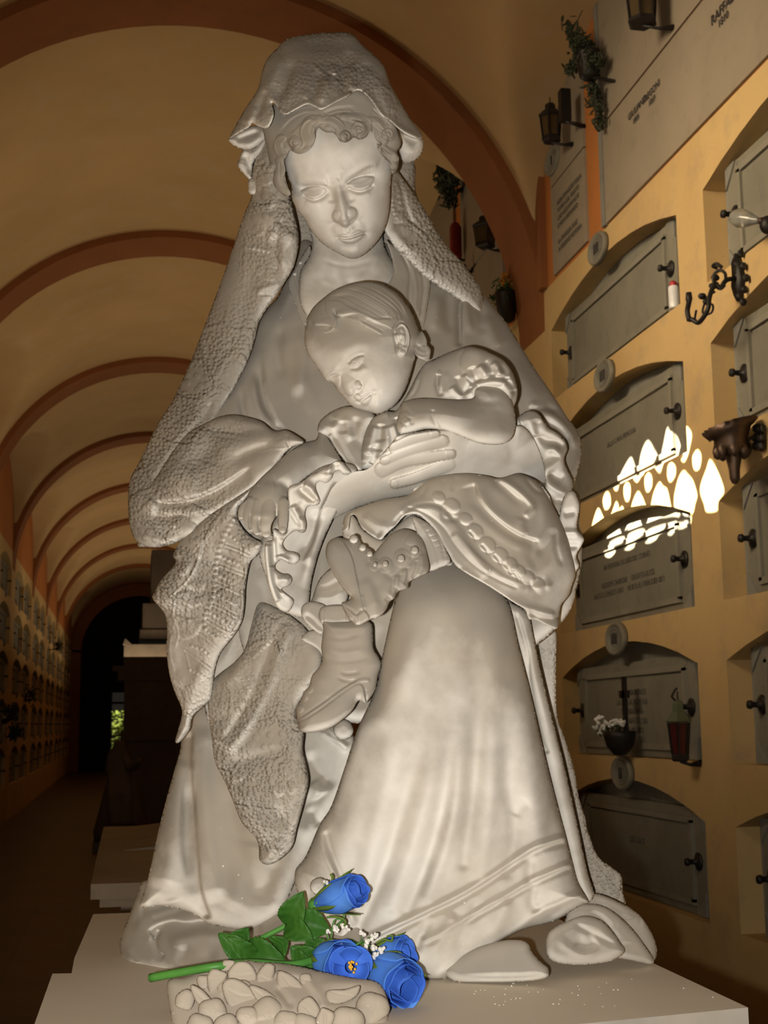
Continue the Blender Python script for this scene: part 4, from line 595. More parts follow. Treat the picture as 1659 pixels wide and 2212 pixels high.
# torso is clothed; the bare parts are head, arms and the hanging hand
barm = relief(cC((586, 830), (600, 800), (640, 785), (720, 775), (900, 785), (990, 775), (1000, 720), (1050, 685), (1120, 690), (1170, 720), (1205, 780), (1226, 880), (1228, 940), (1212, 995), (1170, 1030), (1110, 1040), (1020, 1030), (940, 1000), (870, 972), (800, 955), (720, 952), (640, 972), (590, 980), (566, 960), (560, 920), (572, 870)),
    [(880, 900, 1.975), (1060, 930, 1.965), (1080, 850, 2.02), (960, 890, 1.965)], R=50, drop=46, step=2, back=80, feats=[
    ga(cC((1100, 960))[0], 44, 28, 8), ga(cC((900, 870))[0], 50, 20, 5), st(cC((770, 840), (765, 880), (790, 930), (800, 955)), -6, 4, 6, .1), ga(cC((700, 900))[0], 20, 20, 5), st(cC((1000, 780), (1060, 800), (1150, 790)), -4, 8, 10), pa(cC((580, 862), (620, 850), (634, 880), (600, 895)), 4, 5), pa(cC((590, 890), (632, 890), (636, 920), (596, 922)), 5, 6), pa(cC((574, 915), (610, 925), (612, 950), (576, 952)), 4, 6), st(cC((640, 880), (650, 930)), -4, 4, 4), ga(cC((1060, 760))[0], 40, 24, 4)])
bhand = relief(cG((1000, 60), (1050, 90), (1120, 190), (1200, 330), (1225, 395), (1120, 440), (960, 500), (860, 560), (760, 640), (690, 690), (640, 700), (636, 800), (645, 900), (638, 1000), (628, 1100), (612, 1190), (570, 1215), (535, 1185), (520, 1100), (515, 1010), (470, 1060), (445, 1110), (440, 1180), (468, 1235), (440, 1262), (380, 1250), (325, 1240), (260, 1215), (205, 1190), (160, 1130), (135, 1060), (80, 1055), (72, 960), (95, 890), (165, 825), (185, 760), (240, 680), (330, 580), (470, 450), (620, 310), (790, 200), (940, 155), (975, 75)),
    [(560, 1110, 1.975), (700, 990, 2.06), (620, 1040, 2.0), (540, 1080, 1.99), (640, 1010, 2.03)], R=40, drop=36, step=1.7, back=60, feats=[
    ga(cG((800, 380))[0], 46, 30, 8, -40), ga(cG((420, 780))[0], 36, 30, 9), st(cG((470, 640), (560, 640), (640, 690)), -7, 10, 8, .1), st(cG((330, 600), (420, 610), (520, 620)), -5, 14, 10), ga(cG((950, 420))[0], 24, 20, -4),
    rk(cG, (575, 860, 70, -6), (580, 960, 62, -2), (578, 1080, 56, -2), (572, 1160, 46, -2)), rk(cG, (420, 850, 90, -8), (400, 980, 92, -4), (385, 1100, 82, -4), (390, 1190, 62, -8)), rk(cG, (300, 860, 70, -8), (270, 980, 66, -4), (262, 1090, 58, -4), (290, 1180, 46, -6)), rk(cG, (220, 850, 60, -10), (185, 960, 56, -6), (175, 1060, 48, -6), (200, 1150, 36, -8)), rk(cG, (170, 860, 50, -12), (120, 940, 46, -10), (105, 1010, 36, -10)),
    st(cG((500, 930), (515, 1010)), -5, 4, 4), st(cG((320, 1010), (310, 1110), (330, 1200)), -5, 3, 3), st(cG((220, 960), (205, 1080), (215, 1180)), -5, 3, 3), pa(cG((548, 1140), (600, 1140), (598, 1195), (560, 1198)), 1.6, 3), ga(cG((380, 1000))[0], 14, 9, 3), ga(cG((270, 1000))[0], 10, 8, 3)])
child = stone('child', [bhead], M['child'], STAT); stone('child_arm', [barm], M['child'], STAT); stone('child_hand', [bhand], M['child'], STAT)
stone('hair', [hair2], M['childhair'], child)
stone('ear', [relief(cB((1108, 590), (1135, 535), (1178, 510), (1225, 535), (1262, 605), (1274, 695), (1254, 795), (1224, 862), (1185, 878), (1148, 850), (1130, 775), (1140, 720), (1112, 650)), [(872, 730, 2.025)], R=8, drop=7, step=1.6, back=30, feats=[st(cB((1130, 650), (1140, 570), (1185, 545), (1225, 595), (1236, 690), (1215, 780)), -6, 4.5, 4, .05), st(cB((1160, 640), (1170, 700), (1150, 770), (1180, 800)), -5, 5, 5), st(cB((1190, 620), (1205, 690), (1185, 750)), 3.5, 4, 4), dm(cB((1185, 840))[0], 8, 7, 4)])], M['child'], child)
btop = relief(cC((556, 850), (600, 790), (640, 720), (680, 640), (720, 585), (760, 565), (800, 545), (880, 512), (960, 488), (1020, 496), (1090, 525), (1160, 565), (1205, 620), (1232, 690), (1240, 750), (1225, 810), (1180, 880), (1000, 920), (800, 940), (640, 960), (600, 1010), (560, 1080), (480, 1150), (372, 1172), (362, 1080), (376, 1000), (400, 930), (440, 880), (500, 850)),
    [(900, 800, 2.05), (1040, 800, 2.04), (980, 770, 2.06), (800, 960, 2.06), (860, 930, 2.04), (1100, 850, 2.04), (920, 790, 2.07)], R=40, drop=40, step=2, back=100, gain=1.3, feats=[
    dm(cC((1060, 600))[0], 58, 44, 14, 25), st(cC((880, 510), (960, 500), (1060, 530)), 5, 8, 14), st(cC((800, 640), (790, 700), (810, 770)), -7, 5, 6, .1), pa(cC((795, 620), (815, 640), (818, 700), (808, 750), (790, 700)), 5, 7), st(cC((830, 620), (850, 700), (840, 780)), 4, 10, 10), st(cC((680, 660), (650, 740), (590, 800)), 5, 5, 5, .1), st(cC((700, 640), (670, 730), (620, 790)), -4, 4, 6),
    st(cC((1180, 800), (1200, 760), (1160, 700), (1080, 690), (1000, 720), (960, 780)), 7, 8, 8, .1), st(cC((1200, 820), (1222, 740), (1170, 672), (1080, 660), (990, 690), (930, 770)), -5, 4, 6, .1)]
    + [st(cC(*a), h, 7, 7, .15) for a, h in ((((940, 640), (960, 690), (980, 720)), 8), (((900, 650), (920, 720), (940, 760)), -7), (((980, 600), (1000, 650), (1020, 690)), -8), (((1020, 590), (1050, 630), (1060, 670)), 9), (((1050, 570), (1090, 610), (1100, 660)), -8), (((1100, 570), (1130, 610), (1140, 660)), 9), (((1140, 590), (1170, 630), (1180, 680)), -7), (((1180, 640), (1210, 690), (1220, 740)), 7), (((870, 710), (890, 740), (930, 770)), 8))]
    + [st(cC(*a), h, 8, 8, .1) for a, h in ((((440, 930), (420, 1000), (400, 1100)), 8), (((480, 920), (470, 1000), (460, 1080)), -8), (((500, 930), (510, 1010), (520, 1080)), 9), (((470, 1010), (480, 1080), (460, 1130)), 7), (((540, 920), (560, 980), (560, 1040)), 8), (((560, 880), (580, 960), (590, 1010)), -8), (((430, 1040), (440, 1100), (420, 1150)), -7), (((400, 900), (450, 870), (520, 860)), 7), (((390, 980), (380, 1060), (375, 1140)), 6))])
bsl = relief(cC((118, 960), (130, 910), (170, 870), (225, 838), (290, 822), (350, 830), (420, 850), (440, 890), (400, 960), (380, 1050), (372, 1172), (340, 1190), (310, 1192), (270, 1130), (230, 1080), (180, 1000), (140, 985)), [(720, 940, 2.09), (790, 980, 2.07)], R=22, drop=26, step=2, back=50, feats=[
    st(cC((180, 980), (240, 1080), (310, 1190)), 6, 6, 6, .05), st(cC((200, 960), (260, 1060), (330, 1180)), -6, 6, 8), st(cC((160, 900), (200, 940), (230, 900), (200, 870)), 8, 8, 8), ga(cC((210, 900))[0], 12, 10, -7), st(cC((290, 860), (280, 950), (320, 1020)), 7, 10, 10), st(cC((340, 870), (330, 960), (345, 1080)), -7, 9, 9), st(cC((260, 900), (270, 980)), -6, 8, 8)])
bskirt = relief(cK((402, 420), (410, 360), (428, 332), (470, 310), (600, 266), (715, 248), (760, 205), (820, 170), (900, 148), (1000, 140), (1100, 152), (1160, 165), (1240, 142), (1290, 150), (1350, 182), (1400, 240), (1420, 290), (1450, 350), (1490, 440), (1510, 520), (1532, 620), (1512, 690), (1500, 730), (1462, 780), (1452, 840), (1442, 892), (1400, 882), (1340, 850), (1305, 845), (1285, 800), (1230, 765), (1170, 725), (1100, 680), (1010, 628), (950, 585), (920, 535), (900, 500), (862, 430), (820, 382), (775, 345), (740, 338), (700, 350), (660, 395), (620, 430), (590, 462), (560, 452), (520, 425), (490, 395), (470, 350), (450, 340), (440, 360), (432, 410)),
    [(780, 1120, 1.985), (900, 1080, 1.955), (1000, 1060, 1.97), (1100, 1080, 1.985), (1000, 1200, 1.92), (1150, 1230, 1.96), (1190, 1330, 1.99), (1220, 1200, 2.02)], R=40, drop=44, lip=10, step=2, back=140, gain=1.25,
    soft=[cK((402, 420), (428, 332), (600, 266), (715, 248), (820, 170), (900, 148), (1000, 140), (1100, 152), (1240, 142), (1290, 150), (1350, 182), (1420, 290), (1490, 440), (1532, 620), (1500, 730), (1452, 840))], feats=[
    st(cK((690, 340), (760, 300), (860, 310), (960, 420), (1040, 540), (1120, 640)), 8, 10, 16, .05), st(cK((640, 400), (700, 330), (780, 290), (880, 300), (960, 380)), -6, 5, 6, .1), st(cK((500, 330), (560, 380), (640, 400)), 6, 10, 10), st(cK((470, 330), (540, 420), (590, 450)), -6, 8, 10), st(cK((440, 335), (500, 400), (580, 460)), 6, 6, 6),
    st(cK((1030, 180), (1060, 270), (1140, 360), (1250, 440), (1360, 480)), -13, 5, 24, .08), st(cK((1060, 200), (1090, 290), (1180, 370), (1290, 420)), 9, 16, 16), st(cK((1150, 160), (1220, 200), (1300, 270), (1320, 310), (1280, 350)), 9, 9, 5, .08), st(cK((1110, 150), (1200, 220), (1290, 300)), -8, 5, 10), st(cK((1280, 350), (1270, 400), (1300, 440)), 7, 10, 14), st(cK((1280, 150), (1340, 220), (1400, 240)), -5, 4, 6),
    st(cK((1010, 270), (1060, 340), (1150, 420), (1250, 480), (1340, 490)), 10, 14, 14), st(cK((1330, 560), (1260, 600), (1180, 590)), 6, 18, 18), st(cK((1440, 380), (1440, 500), (1470, 600)), -5, 5, 7), st(cK((1420, 300), (1440, 440), (1420, 560), (1330, 640)), 5, 14, 18), st(cK((1380, 250), (1380, 400), (1330, 490)), 5, 18, 12), st(cK((1340, 540), (1400, 480), (1430, 400)), -6, 10, 10),
    st(cK((700, 300), (800, 330), (890, 400), (960, 500), (1050, 590), (1150, 650), (1260, 700)), -4, 3, 4, .05), st(cK((940, 420), (1050, 540), (1180, 640), (1320, 690)), 5, 5, 12, .05), st(cK((970, 600), (1100, 690), (1230, 770), (1330, 800), (1440, 830)), 7, 7, 7, .05), st(cK((1340, 720), (1380, 680), (1420, 700)), 5, 8, 8), st(cK((1250, 690), (1330, 670), (1400, 660)), -5, 9, 9), st(cK((1300, 800), (1360, 840), (1450, 850)), -5, 5, 7), st(cK((880, 300), (900, 360), (980, 360)), -5, 6, 6)]
    + [dm(cK(p)[0], r*cK.k, r*cK.k*.8, 8, 35) for p, r in (((870, 255), 34), ((935, 295), 42), ((1000, 360), 36), ((1045, 420), 44), ((1105, 485), 46), ((1165, 535), 46), ((1215, 580), 42), ((1255, 615), 40), ((1300, 645), 40), ((1350, 675), 38))]
    + [st(cK((p[0]-30, p[1]-10), (p[0]-6, p[1]+18), (p[0]+8, p[1]+44)), -5, 3, 3, .1) for p in ((1045, 425), (1105, 490), (1165, 540), (1215, 585), (1255, 620))] + [st(cK(a, b), -3, 5, 5) for a, b in (((900, 160), (860, 250)), ((960, 150), (930, 230)), ((820, 180), (780, 260)))])
bslip = relief(cK((404, 440), (412, 350), (440, 332), (470, 360), (500, 410), (590, 462), (640, 420), (720, 350), (780, 345), (840, 400), (900, 500), (940, 580), (880, 640), (700, 640), (520, 600), (420, 560), (300, 640), (250, 760), (210, 820), (225, 860), (300, 920), (330, 880), (330, 800), (420, 770), (440, 600)), [(780, 1150, 2.03), (900, 1180, 2.02), (680, 1320, 2.07)], R=24, drop=22, step=2.5, back=60, feats=[st(cK((420, 360), (410, 430), (440, 470)), 5, 6, 10), st(cK((260, 690), (330, 690), (420, 640)), -6, 6, 6), st(cK((250, 730), (340, 740), (420, 700)), 6, 7, 7), st(cK((240, 770), (330, 790)), -5, 6, 6), st(cK((215, 820), (260, 830), (310, 850)), 5, 5, 5)])
bcuff = relief(cK((210, 780), (260, 760), (330, 790), (320, 880), (300, 920), (240, 880), (205, 830)), 2.035, R=12, drop=12, step=2, back=30, feats=[st(cK((215, 820), (260, 850), (310, 910)), -5, 5, 7)])
bcuff2 = relief(cK((206, 930), (250, 900), (310, 910), (330, 970), (310, 1030), (270, 990), (215, 955)), 2.06, R=10, drop=10, step=2, back=30)
cdress = stone('child_dress', [btop, bsl, bskirt, bslip, bcuff, bcuff2], M['dress'], STAT)
# ---- button boots
b1 = relief(cK((322, 540), (326, 490), (345, 462), (385, 450), (425, 460), (450, 445), (478, 445), (496, 480), (545, 512), (552, 530), (590, 485), (640, 432), (690, 410), (735, 415), (775, 440), (800, 480), (820, 560), (822, 612), (780, 640), (728, 665), (718, 695), (670, 715), (656, 745), (632, 762), (615, 800), (580, 835), (540, 848), (480, 878), (450, 858), (428, 838), (398, 772), (425, 758), (445, 742), (420, 715), (385, 668), (345, 600)),
    [(740, 1230, 1.875), (800, 1260, 1.85), (880, 1200, 1.885), (720, 1180, 1.90)], R=34, drop=36, step=1.8, back=70, feats=[
    pa(cK((322, 540), (326, 490), (348, 460), (386, 452), (425, 492), (455, 560), (472, 640), (490, 730), (505, 798), (478, 792), (445, 742), (420, 715), (385, 668), (345, 600)), 9, 5), st(cK((395, 452), (440, 500), (468, 580), (482, 660), (500, 740), (512, 800)), 5, 3, 5, .05), st(cK((415, 470), (455, 540), (478, 640), (500, 740)), -5, 3, 3, .05),
    pa(cK((398, 772), (440, 800), (470, 822), (505, 800), (535, 845), (480, 878), (450, 858), (428, 838)), 8, 4), st(cK((470, 822), (480, 876)), -3, 2, 2, .1), st(cK((400, 775), (440, 803), (468, 824), (505, 802)), -4, 2, 3, .05),
    st(cK((520, 560), (560, 590), (600, 600), (640, 640), (700, 590), (760, 540), (800, 500)), -5, 4, 8, .05), st(cK((510, 640), (540, 720), (570, 800)), 5, 10, 14), st(cK((560, 640), (590, 740), (600, 810)), -4, 10, 10)]
    + [dm(cK(p)[0], r*cK.k, r*cK.k*1.1, 6) for p, r in (((752, 490), 52), ((692, 550), 42), ((612, 585), 36), ((558, 582), 28), ((735, 445), 40))]
    + [st(cK(*a), -4, 4, 5, .1) for a in (((650, 700), (680, 680), (690, 620)), ((700, 680), (720, 640), (720, 590)), ((610, 760), (640, 720), (650, 640)), ((740, 650), (765, 600), (760, 560)))] + [st(cK(*a), 4, 6, 6, .1) for a in (((670, 700), (700, 660), (705, 600)), ((630, 740), (660, 690), (670, 630)), ((770, 640), (790, 580), (785, 530)))])
BT = [relief(spiral(cK(p)[0], r*cK.k, 1, 0, 1, 10)[:1] + [(cK(p)[0][0]+r*cK.k*math.cos(t), cK(p)[0][1]+r*cK.k*math.sin(t)) for t in np.arange(.6, 6.2, .7)], s, R=7, drop=7, step=1.3, back=6) for p, r, s in (((752, 512), 20, 1.868), ((686, 552), 20, 1.858), ((610, 577), 16, 1.850), ((560, 580), 12, 1.852))]
loops = [relief([(cK(p)[0][0]+r*cK.k*math.cos(t), cK(p)[0][1]+r*cK.k*math.sin(t)) for t in np.arange(0, 6.2, .8)], 1.885, R=7, drop=8, step=1.5, back=14) for p, r in (((458, 458), 22), ((500, 500), 18), ((535, 530), 16))]
sock1 = relief(cK((740, 350), (790, 365), (840, 400), (880, 450), (910, 520), (925, 570), (870, 600), (820, 612), (800, 560), (780, 470), (760, 420)), [(930, 1180, 1.93)], R=20, drop=16, step=1.8, back=60, feats=[st([(cK((790+i*17, 400+i*24))[0]), (cK((840+i*16, 380+i*26))[0])], -2.2, 1.6, 1.6, .05) for i in range(-1, 8)] + [st(cK((800, 400), (850, 500), (870, 590)), -2, 2, 2), st(cK((840, 400), (880, 480), (900, 580)), -2, 2, 2)])
b2 = relief(cK((305, 850), (360, 856), (430, 855), (500, 850), (545, 870), (550, 940), (555, 990), (590, 1060), (575, 1120), (560, 1190), (515, 1252), (480, 1242), (440, 1300), (350, 1370), (260, 1396), (205, 1390), (188, 1352), (178, 1300), (182, 1268), (200, 1240), (215, 1200), (240, 1172), (255, 1120), (280, 1090), (305, 1050), (300, 980), (310, 900)),
    [(740, 1400, 1.98), (700, 1560, 1.93), (770, 1500, 1.96), (650, 1560, 1.96)], R=40, drop=40, step=1.8, back=80, feats=[
    pa(cK((188, 1352), (230, 1325), (300, 1280), (380, 1220), (440, 1178), (482, 1158), (505, 1175), (515, 1250), (480, 1242), (440, 1300), (350, 1370), (260, 1396), (205, 1390)), 8, 6), st(cK((188, 1340), (250, 1300), (330, 1245), (400, 1195), (480, 1148), (540, 1140)), 5, 4, 4, .05), st(cK((195, 1325), (300, 1255), (400, 1180), (480, 1135)), -4, 3, 3, .05),
    st(cK((390, 1100), (430, 1110), (500, 1100)), -5, 5, 4), st(cK((370, 1125), (430, 1145), (470, 1140)), -5, 4, 4), st(cK((300, 920), (400, 940), (520, 910)), -3, 7, 5), st(cK((305, 985), (400, 1010), (540, 990)), 4, 8, 8), st(cK((310, 1020), (400, 1050), (560, 1030)), -3, 8, 6), st(cK((310, 880), (420, 890), (540, 880)), 4, 6, 6), st(cK((270, 1110), (330, 1180), (330, 1240)), 4, 20, 20), st(cK((515, 1180), (520, 1250)), -4, 2, 3)]
    + [dm(cK(p)[0], 9, 9, 6) for p in ((195, 1280), (215, 1225), (240, 1185))])
sock2 = relief(cK((300, 790), (420, 780), (445, 830), (440, 870), (305, 870)), [(720, 1330, 2.015)], R=20, drop=16, step=1.8, back=60, feats=[st(cK((310+i*16, 790), (312+i*16, 865)), -2.2, 1.8, 1.8, .05) for i in range(9)])
boot = stone('boot', [b1] + loops, M['boots'], STAT)
for q in BT: stone('button', [q], M['boots'], boot)
stone('boot', [b2], M['boots'], STAT); stone('sock', [sock1], M['boots'], STAT); stone('sock', [sock2], M['boots'], STAT)
# ------------------------------------------------------------------ where the sun comes through the iron grille of the left lunette
B = 2.28
XR, XL = 1.1793*B, -.8206*B
DSUN = np.array([.80, .34, -.36]); DSUN /= np.linalg.norm(DSUN)
cW2 = crop(1190, 860, 469)
PATCH = [cW2(*p) for p in (
 ((548, 395), (575, 440), (592, 500), (594, 540), (570, 570), (562, 620), (525, 655), (510, 705), (485, 700), (472, 640), (464, 560), (490, 490)), ((678, 265), (705, 290), (725, 330), (752, 380), (756, 420), (728, 480), (715, 570), (690, 600), (660, 645), (632, 620), (620, 570), (608, 480), (622, 380), (650, 300)),
 ((822, 165), (850, 200), (890, 220), (922, 290), (926, 350), (905, 420), (860, 500), (835, 572), (800, 540), (790, 500), (775, 400), (792, 300)), ((1035, 205), (1070, 235), (1080, 280), (1068, 350), (1050, 430), (1020, 490), (990, 465), (1010, 440), (1003, 380), (1012, 290)),
 ((1118, 382), (1148, 410), (1152, 470), (1135, 540), (1105, 555), (1085, 520), (1082, 440)), ((925, 480), (955, 510), (955, 580), (930, 630), (905, 640), (888, 590), (895, 510)), ((750, 558), (775, 590), (775, 660), (755, 710), (730, 715), (715, 650), (722, 590)), ((588, 632), (610, 660), (610, 730), (595, 785), (570, 785), (555, 720), (562, 660)), ((432, 702), (455, 730), (460, 800), (440, 845), (412, 850), (396, 790), (410, 730)),
 ((1218, 455), (1260, 510), (1300, 600), (1325, 680), (1320, 730), (1280, 790), (1272, 860), (1190, 870), (1170, 810), (1140, 720), (1150, 640), (1190, 530)), ((1018, 540), (1050, 570), (1085, 610), (1110, 680), (1122, 740), (1105, 800), (1080, 890), (1000, 866), (950, 850), (940, 770), (960, 660), (985, 580)),
 ((832, 628), (860, 660), (890, 680), (908, 750), (922, 855), (860, 858), (765, 868), (770, 790), (792, 700)), ((668, 700), (700, 740), (720, 790), (745, 876), (680, 890), (600, 908), (612, 840), (635, 760)), ((545, 815), (565, 860), (580, 912), (510, 935), (450, 955), (480, 900)), ((500, 780), (520, 810), (515, 850), (480, 900), (440, 930), (470, 860)), ((362, 830), (395, 880), (422, 970), (370, 1005), (308, 1032), (325, 930)),
 ((500, 1005), (502, 1070), (440, 1100), (432, 1135), (390, 1180), (350, 1165), (365, 1130), (395, 1115), (385, 1060), (430, 1025)), ((650, 945), (655, 1010), (585, 1060), (575, 1095), (530, 1122), (495, 1110), (530, 1070), (522, 1000), (580, 960)), ((822, 905), (818, 960), (760, 1000), (740, 1035), (690, 1065), (650, 1060), (680, 1020), (672, 960), (740, 925)), ((990, 885), (980, 925), (940, 950), (880, 975), (850, 1005), (820, 990), (850, 950), (845, 910), (920, 892)),
 ((1040, 885), (1078, 890), (1070, 960), (1050, 930)), ((1340, 800), (1405, 790), (1370, 880)))]
XG = XL+.02
src = at_x(1400, 1060, XR)-DSUN*19.0
def to_grille(p):
    q = at_x(p[0], p[1], XR); d = q-src; return src+d*((XG-src[0])/d[0])
holes = [[Vector(to_grille(p)) for p in crm(h, True, 3)] for h in PATCH]
allp = np.array([[v.y, v.z] for h in holes for v in h]); c0 = allp.mean(0); mn, mx_ = allp.min(0)-.35, allp.max(0)+.35
rim = [Vector((XG, c0[0]+(mx_[0]-mn[0])/2*1.25*math.cos(t_), c0[1]+(mx_[1]-mn[1])/2*1.25*math.sin(t_))) for t_ in np.linspace(0, 6.2832, 40, endpoint=False)]
from mathutils.geometry import tessellate_polygon
# ------------------------------------------------------------------ gallery
B = 2.28
XR, XL, XC, RR, ZS = 1.1793*B, -.8206*B, .1794*B, B, EYE + 1.1207*B
Y1, DY, RT = 3.5875*B, 2.0688*B, .2495*B           # first rib, bay length, rib width
NB = 9
YEND = Y1 + 8*DY + RT
U12 = 1.2
def wallmat(name, c1, c2, dirt=(.30, .24, .17), sc=1.0):
    t = NT(name); co = t.n('ShaderNodeTexCoord').outputs['Object']
    a = t.ramp(t.noise(1.1*sc, 5, .6, co), [(.3, 0.0), (.72, 1.0)]); col = t.mix(a, c1, c2)
    b = t.ramp(t.noise(4.0*sc, 6, .65, co), [(.52, 0.0), (.78, .55)]); col = t.mix(b, col, dirt)
    t.bump(t.noise(30, 4, .6, co), .15, .01)
    return t.done(col, .85, .15)
M['ochre'] = wallmat('ochre_plaster', (.62, .43, .19), (.53, .35, .145))
M['vault'] = wallmat('tan_plaster', (.60, .40, .19), (.50, .33, .15), (.52, .41, .27), .8)
M['orange'] = wallmat('orange_plaster', (.50, .19, .05), (.42, .15, .04), (.26, .12, .05))
M['rib'] = wallmat('brown_plaster', (.30, .115, .040), (.24, .09, .032), (.18, .08, .035))
M['slate'] = wallmat('grey_marble', (.27, .25, .20), (.21, .20, .17), (.13, .125, .11), 3)
M['slate2'] = wallmat('grey_green_marble', (.25, .225, .165), (.20, .18, .135), (.14, .125, .095), 2)
M['cream'] = wallmat('cream_slab', (.32, .26, .185), (.27, .22, .155), (.20, .16, .115), 2)
M['iron'] = plain('dark_iron', (.035, .03, .026), .5, .4, .6)
M['bronze'] = plain('brown_bronze', (.14, .09, .06), .45, .5, .7)
M['ink'] = plain('dark_letters', (.06, .05, .045), .7, .2)
M['leaf_dark'] = plain('dry_leaf', (.05, .055, .03), .7, .2)
def wpt(u, v, d=0.0): return at_x(u, v, XR-d)
# floor with darker bands
t = NT('floor_tiles'); co = t.n('ShaderNodeTexCoord').outputs['Object']
bk = t.n('ShaderNodeTexBrick'); bk.inputs['Scale'].default_value = 1.4; bk.offset = 0; bk.inputs['Color1'].default_value = (.13, .065, .035, 1); bk.inputs['Color2'].default_value = (.08, .045, .03, 1); bk.inputs['Mortar'].default_value = (.035, .025, .02, 1); bk.inputs['Mortar Size'].default_value = .012; bk.inputs['Brick Width'].default_value = .5; bk.inputs['Row Height'].default_value = .5
t.l(co, bk.inputs['Vector'])
M['floor'] = t.done(t.mix(.5, bk.outputs[0], t.ramp(t.noise(1.5, 5, .6, co), [(.3, (.05, .03, .02)), (.7, (.13, .075, .045))])), .45, .4)
tag(MB().box(((XL+XR)/2, 29, -.05), (XR-XL+.8, 70, .1)).build('floor', M['floor'], smooth=False), kind='structure')
# niches: one cell of wall with an arched recess
CELLW, NW = 1.967*U12, 1.70*U12
ROWS = [(1.715, 2.103), (1.085, 1.466), (.449, .832), (-.167, .221), (-.785, -.40)]
ROWS = [(EYE+a*U12, EYE+b*U12) for a, b in ROWS]; RISE = .135*U12
ROWB = [0.0] + [(ROWS[i+1][1]+RISE+ROWS[i][0])/2 for i in range(3, -1, -1)] + [EYE+2.36*U12]
ROWB = ROWB[::-1]                                    # cell borders from the top down
DEP = .125
def arch_pts(y0, y1, zs_, rise, n=10):
    return [(y0+(y1-y0)*i/n, zs_ + rise*(1-(2*i/n-1)**2)) for i in range(n+1)]
def niche_cell(mb, X, sgn, ya, yb, za, zb, y0, y1, zsill, zspr):
    """wall face X with a recess into +sgn; quads only"""
    P = lambda y, z, d=0: (X+sgn*d, y, z)
    def quad(*p): mb.add(p, [tuple(range(len(p)))])
    quad(P(ya, za), P(yb, za), P(yb, zsill), P(ya, zsill)); quad(P(ya, zsill), P(y0, zsill), P(y0, zb), P(ya, zb)); quad(P(y1, zsill), P(yb, zsill), P(yb, zb), P(y1, zb))
    A = arch_pts(y0, y1, zspr, RISE)
    for (a, za_), (b, zb_) in zip(A, A[1:]):
        quad(P(a, za_), P(b, zb_), P(b, zb), P(a, zb)); quad(P(a, za_), P(b, zb_), P(b, zb_, DEP), P(a, za_, DEP)); quad(P(a, zsill, DEP), P(b, zsill, DEP), P(b, zb_, DEP), P(a, za_, DEP))
    quad(P(y0, zsill), P(y1, zsill), P(y1, zsill, DEP), P(y0, zsill, DEP))
    quad(P(y0, zsill), P(y0, zspr), P(y0, zspr, DEP), P(y0, zsill, DEP)); quad(P(y1, zsill), P(y1, zspr), P(y1, zspr, DEP), P(y1, zsill, DEP))
def columns(bay):                                   # (y0, y1) of the niches of a bay
    if bay == 0: return [(6.012-2*CELLW-.0, 6.012-2*CELLW+NW), (6.012-CELLW, 6.012-CELLW+NW), (6.012, 6.012+NW)]
    a = Y1+(bay-1)*DY+RT; w = (DY-RT-.30)/2
    return [(a+.10, a+.10+w), (a+.20+w, a+.20+2*w)]
wr, wl_ = MB(), MB()
SLOTS = {}
for bay in range(9):
    cols = columns(bay); ya = Y1+(bay-1)*DY+RT if bay else -3.0; yb = Y1+bay*DY+RT
    edges = [ya] + [(cols[i][1]+cols[i+1][0])/2 for i in range(len(cols)-1)] + [yb]
    for ci, (y0, y1) in enumerate(cols):
        for ri, (s0, s1) in enumerate(ROWS):
            for side, mb, X, sg in (('R', wr, XR, 1), ('L', wl_, XL, -1)):
                niche_cell(mb, X, sg, edges[ci], edges[ci+1], ROWB[ri+1], ROWB[ri], y0, y1, s0, s1); SLOTS[(side, bay, ci, ri)] = (y0, y1, s0, s1)
ZT = ROWB[0]
for mb, X, sg in ((wr, XR, 1), (wl_, XL, -1)):
    mb.box((X+sg*(DEP+.1), (YEND-3)/2, ROWB[0]/2), (.15, YEND+3, ROWB[0]))      # masonry behind the niches
wall_r = tag(wr.build('wall_right', M['ochre'], smooth=False), kind='structure'); wall_l = tag(wl_.build('wall_left', M['ochre'], smooth=False), kind='structure')
# upper wall under the lunettes
def lun(y, bay, side=-1):                                    # height of the side arch
    a = Y1+(bay-1)*DY+RT; b = Y1+bay*DY; q = np.clip(1-((y-(a+b)/2)/((b-a)/2))**2, 0, 1)
    return ZS + .75 + (1.35 if side > 0 and bay > 0 else 1.0)*np.sqrt(q)
for side, X, sg in (('right', XR, 1), ('left', XL, -1)):
    mb = MB()
    for bay in range(0, 9):
        a = Y1+(bay-1)*DY+RT; b = Y1+bay*DY; ys = a+(b-a)*(1-np.cos(np.linspace(0, np.pi, 25)))/2
        if bay == 0 and sg < 0:                        # the lunette with the window
            ol = [Vector((X, -3, ZT)), Vector((X, -3, ZS+2.6)), Vector((X, b, ZS+2.6)), Vector((X, b, ZT))]
            tr = tessellate_polygon([ol, rim]); mb.add([tuple(v) for v in ol+rim], tr); mb.add([(X, b, ZT), (X, b+RT, ZT), (X, b+RT, ZS+.9), (X, b, ZS+.9)], [(0, 1, 2, 3)]); continue
        for p, q in zip(ys, ys[1:]): mb.add([(X, p, ZT), (X, q, ZT), (X, q, lun(q, bay, sg)), (X, p, lun(p, bay, sg))], [(0, 1, 2, 3)])
        mb.add([(X, b, ZT), (X, b+RT, ZT), (X, b+RT, ZS+.9), (X, b, ZS+.9)], [(0, 1, 2, 3)])
    tag(mb.build('trim_1' if sg > 0 else 'trim_2', M['orange'], smooth=False), kind='structure')
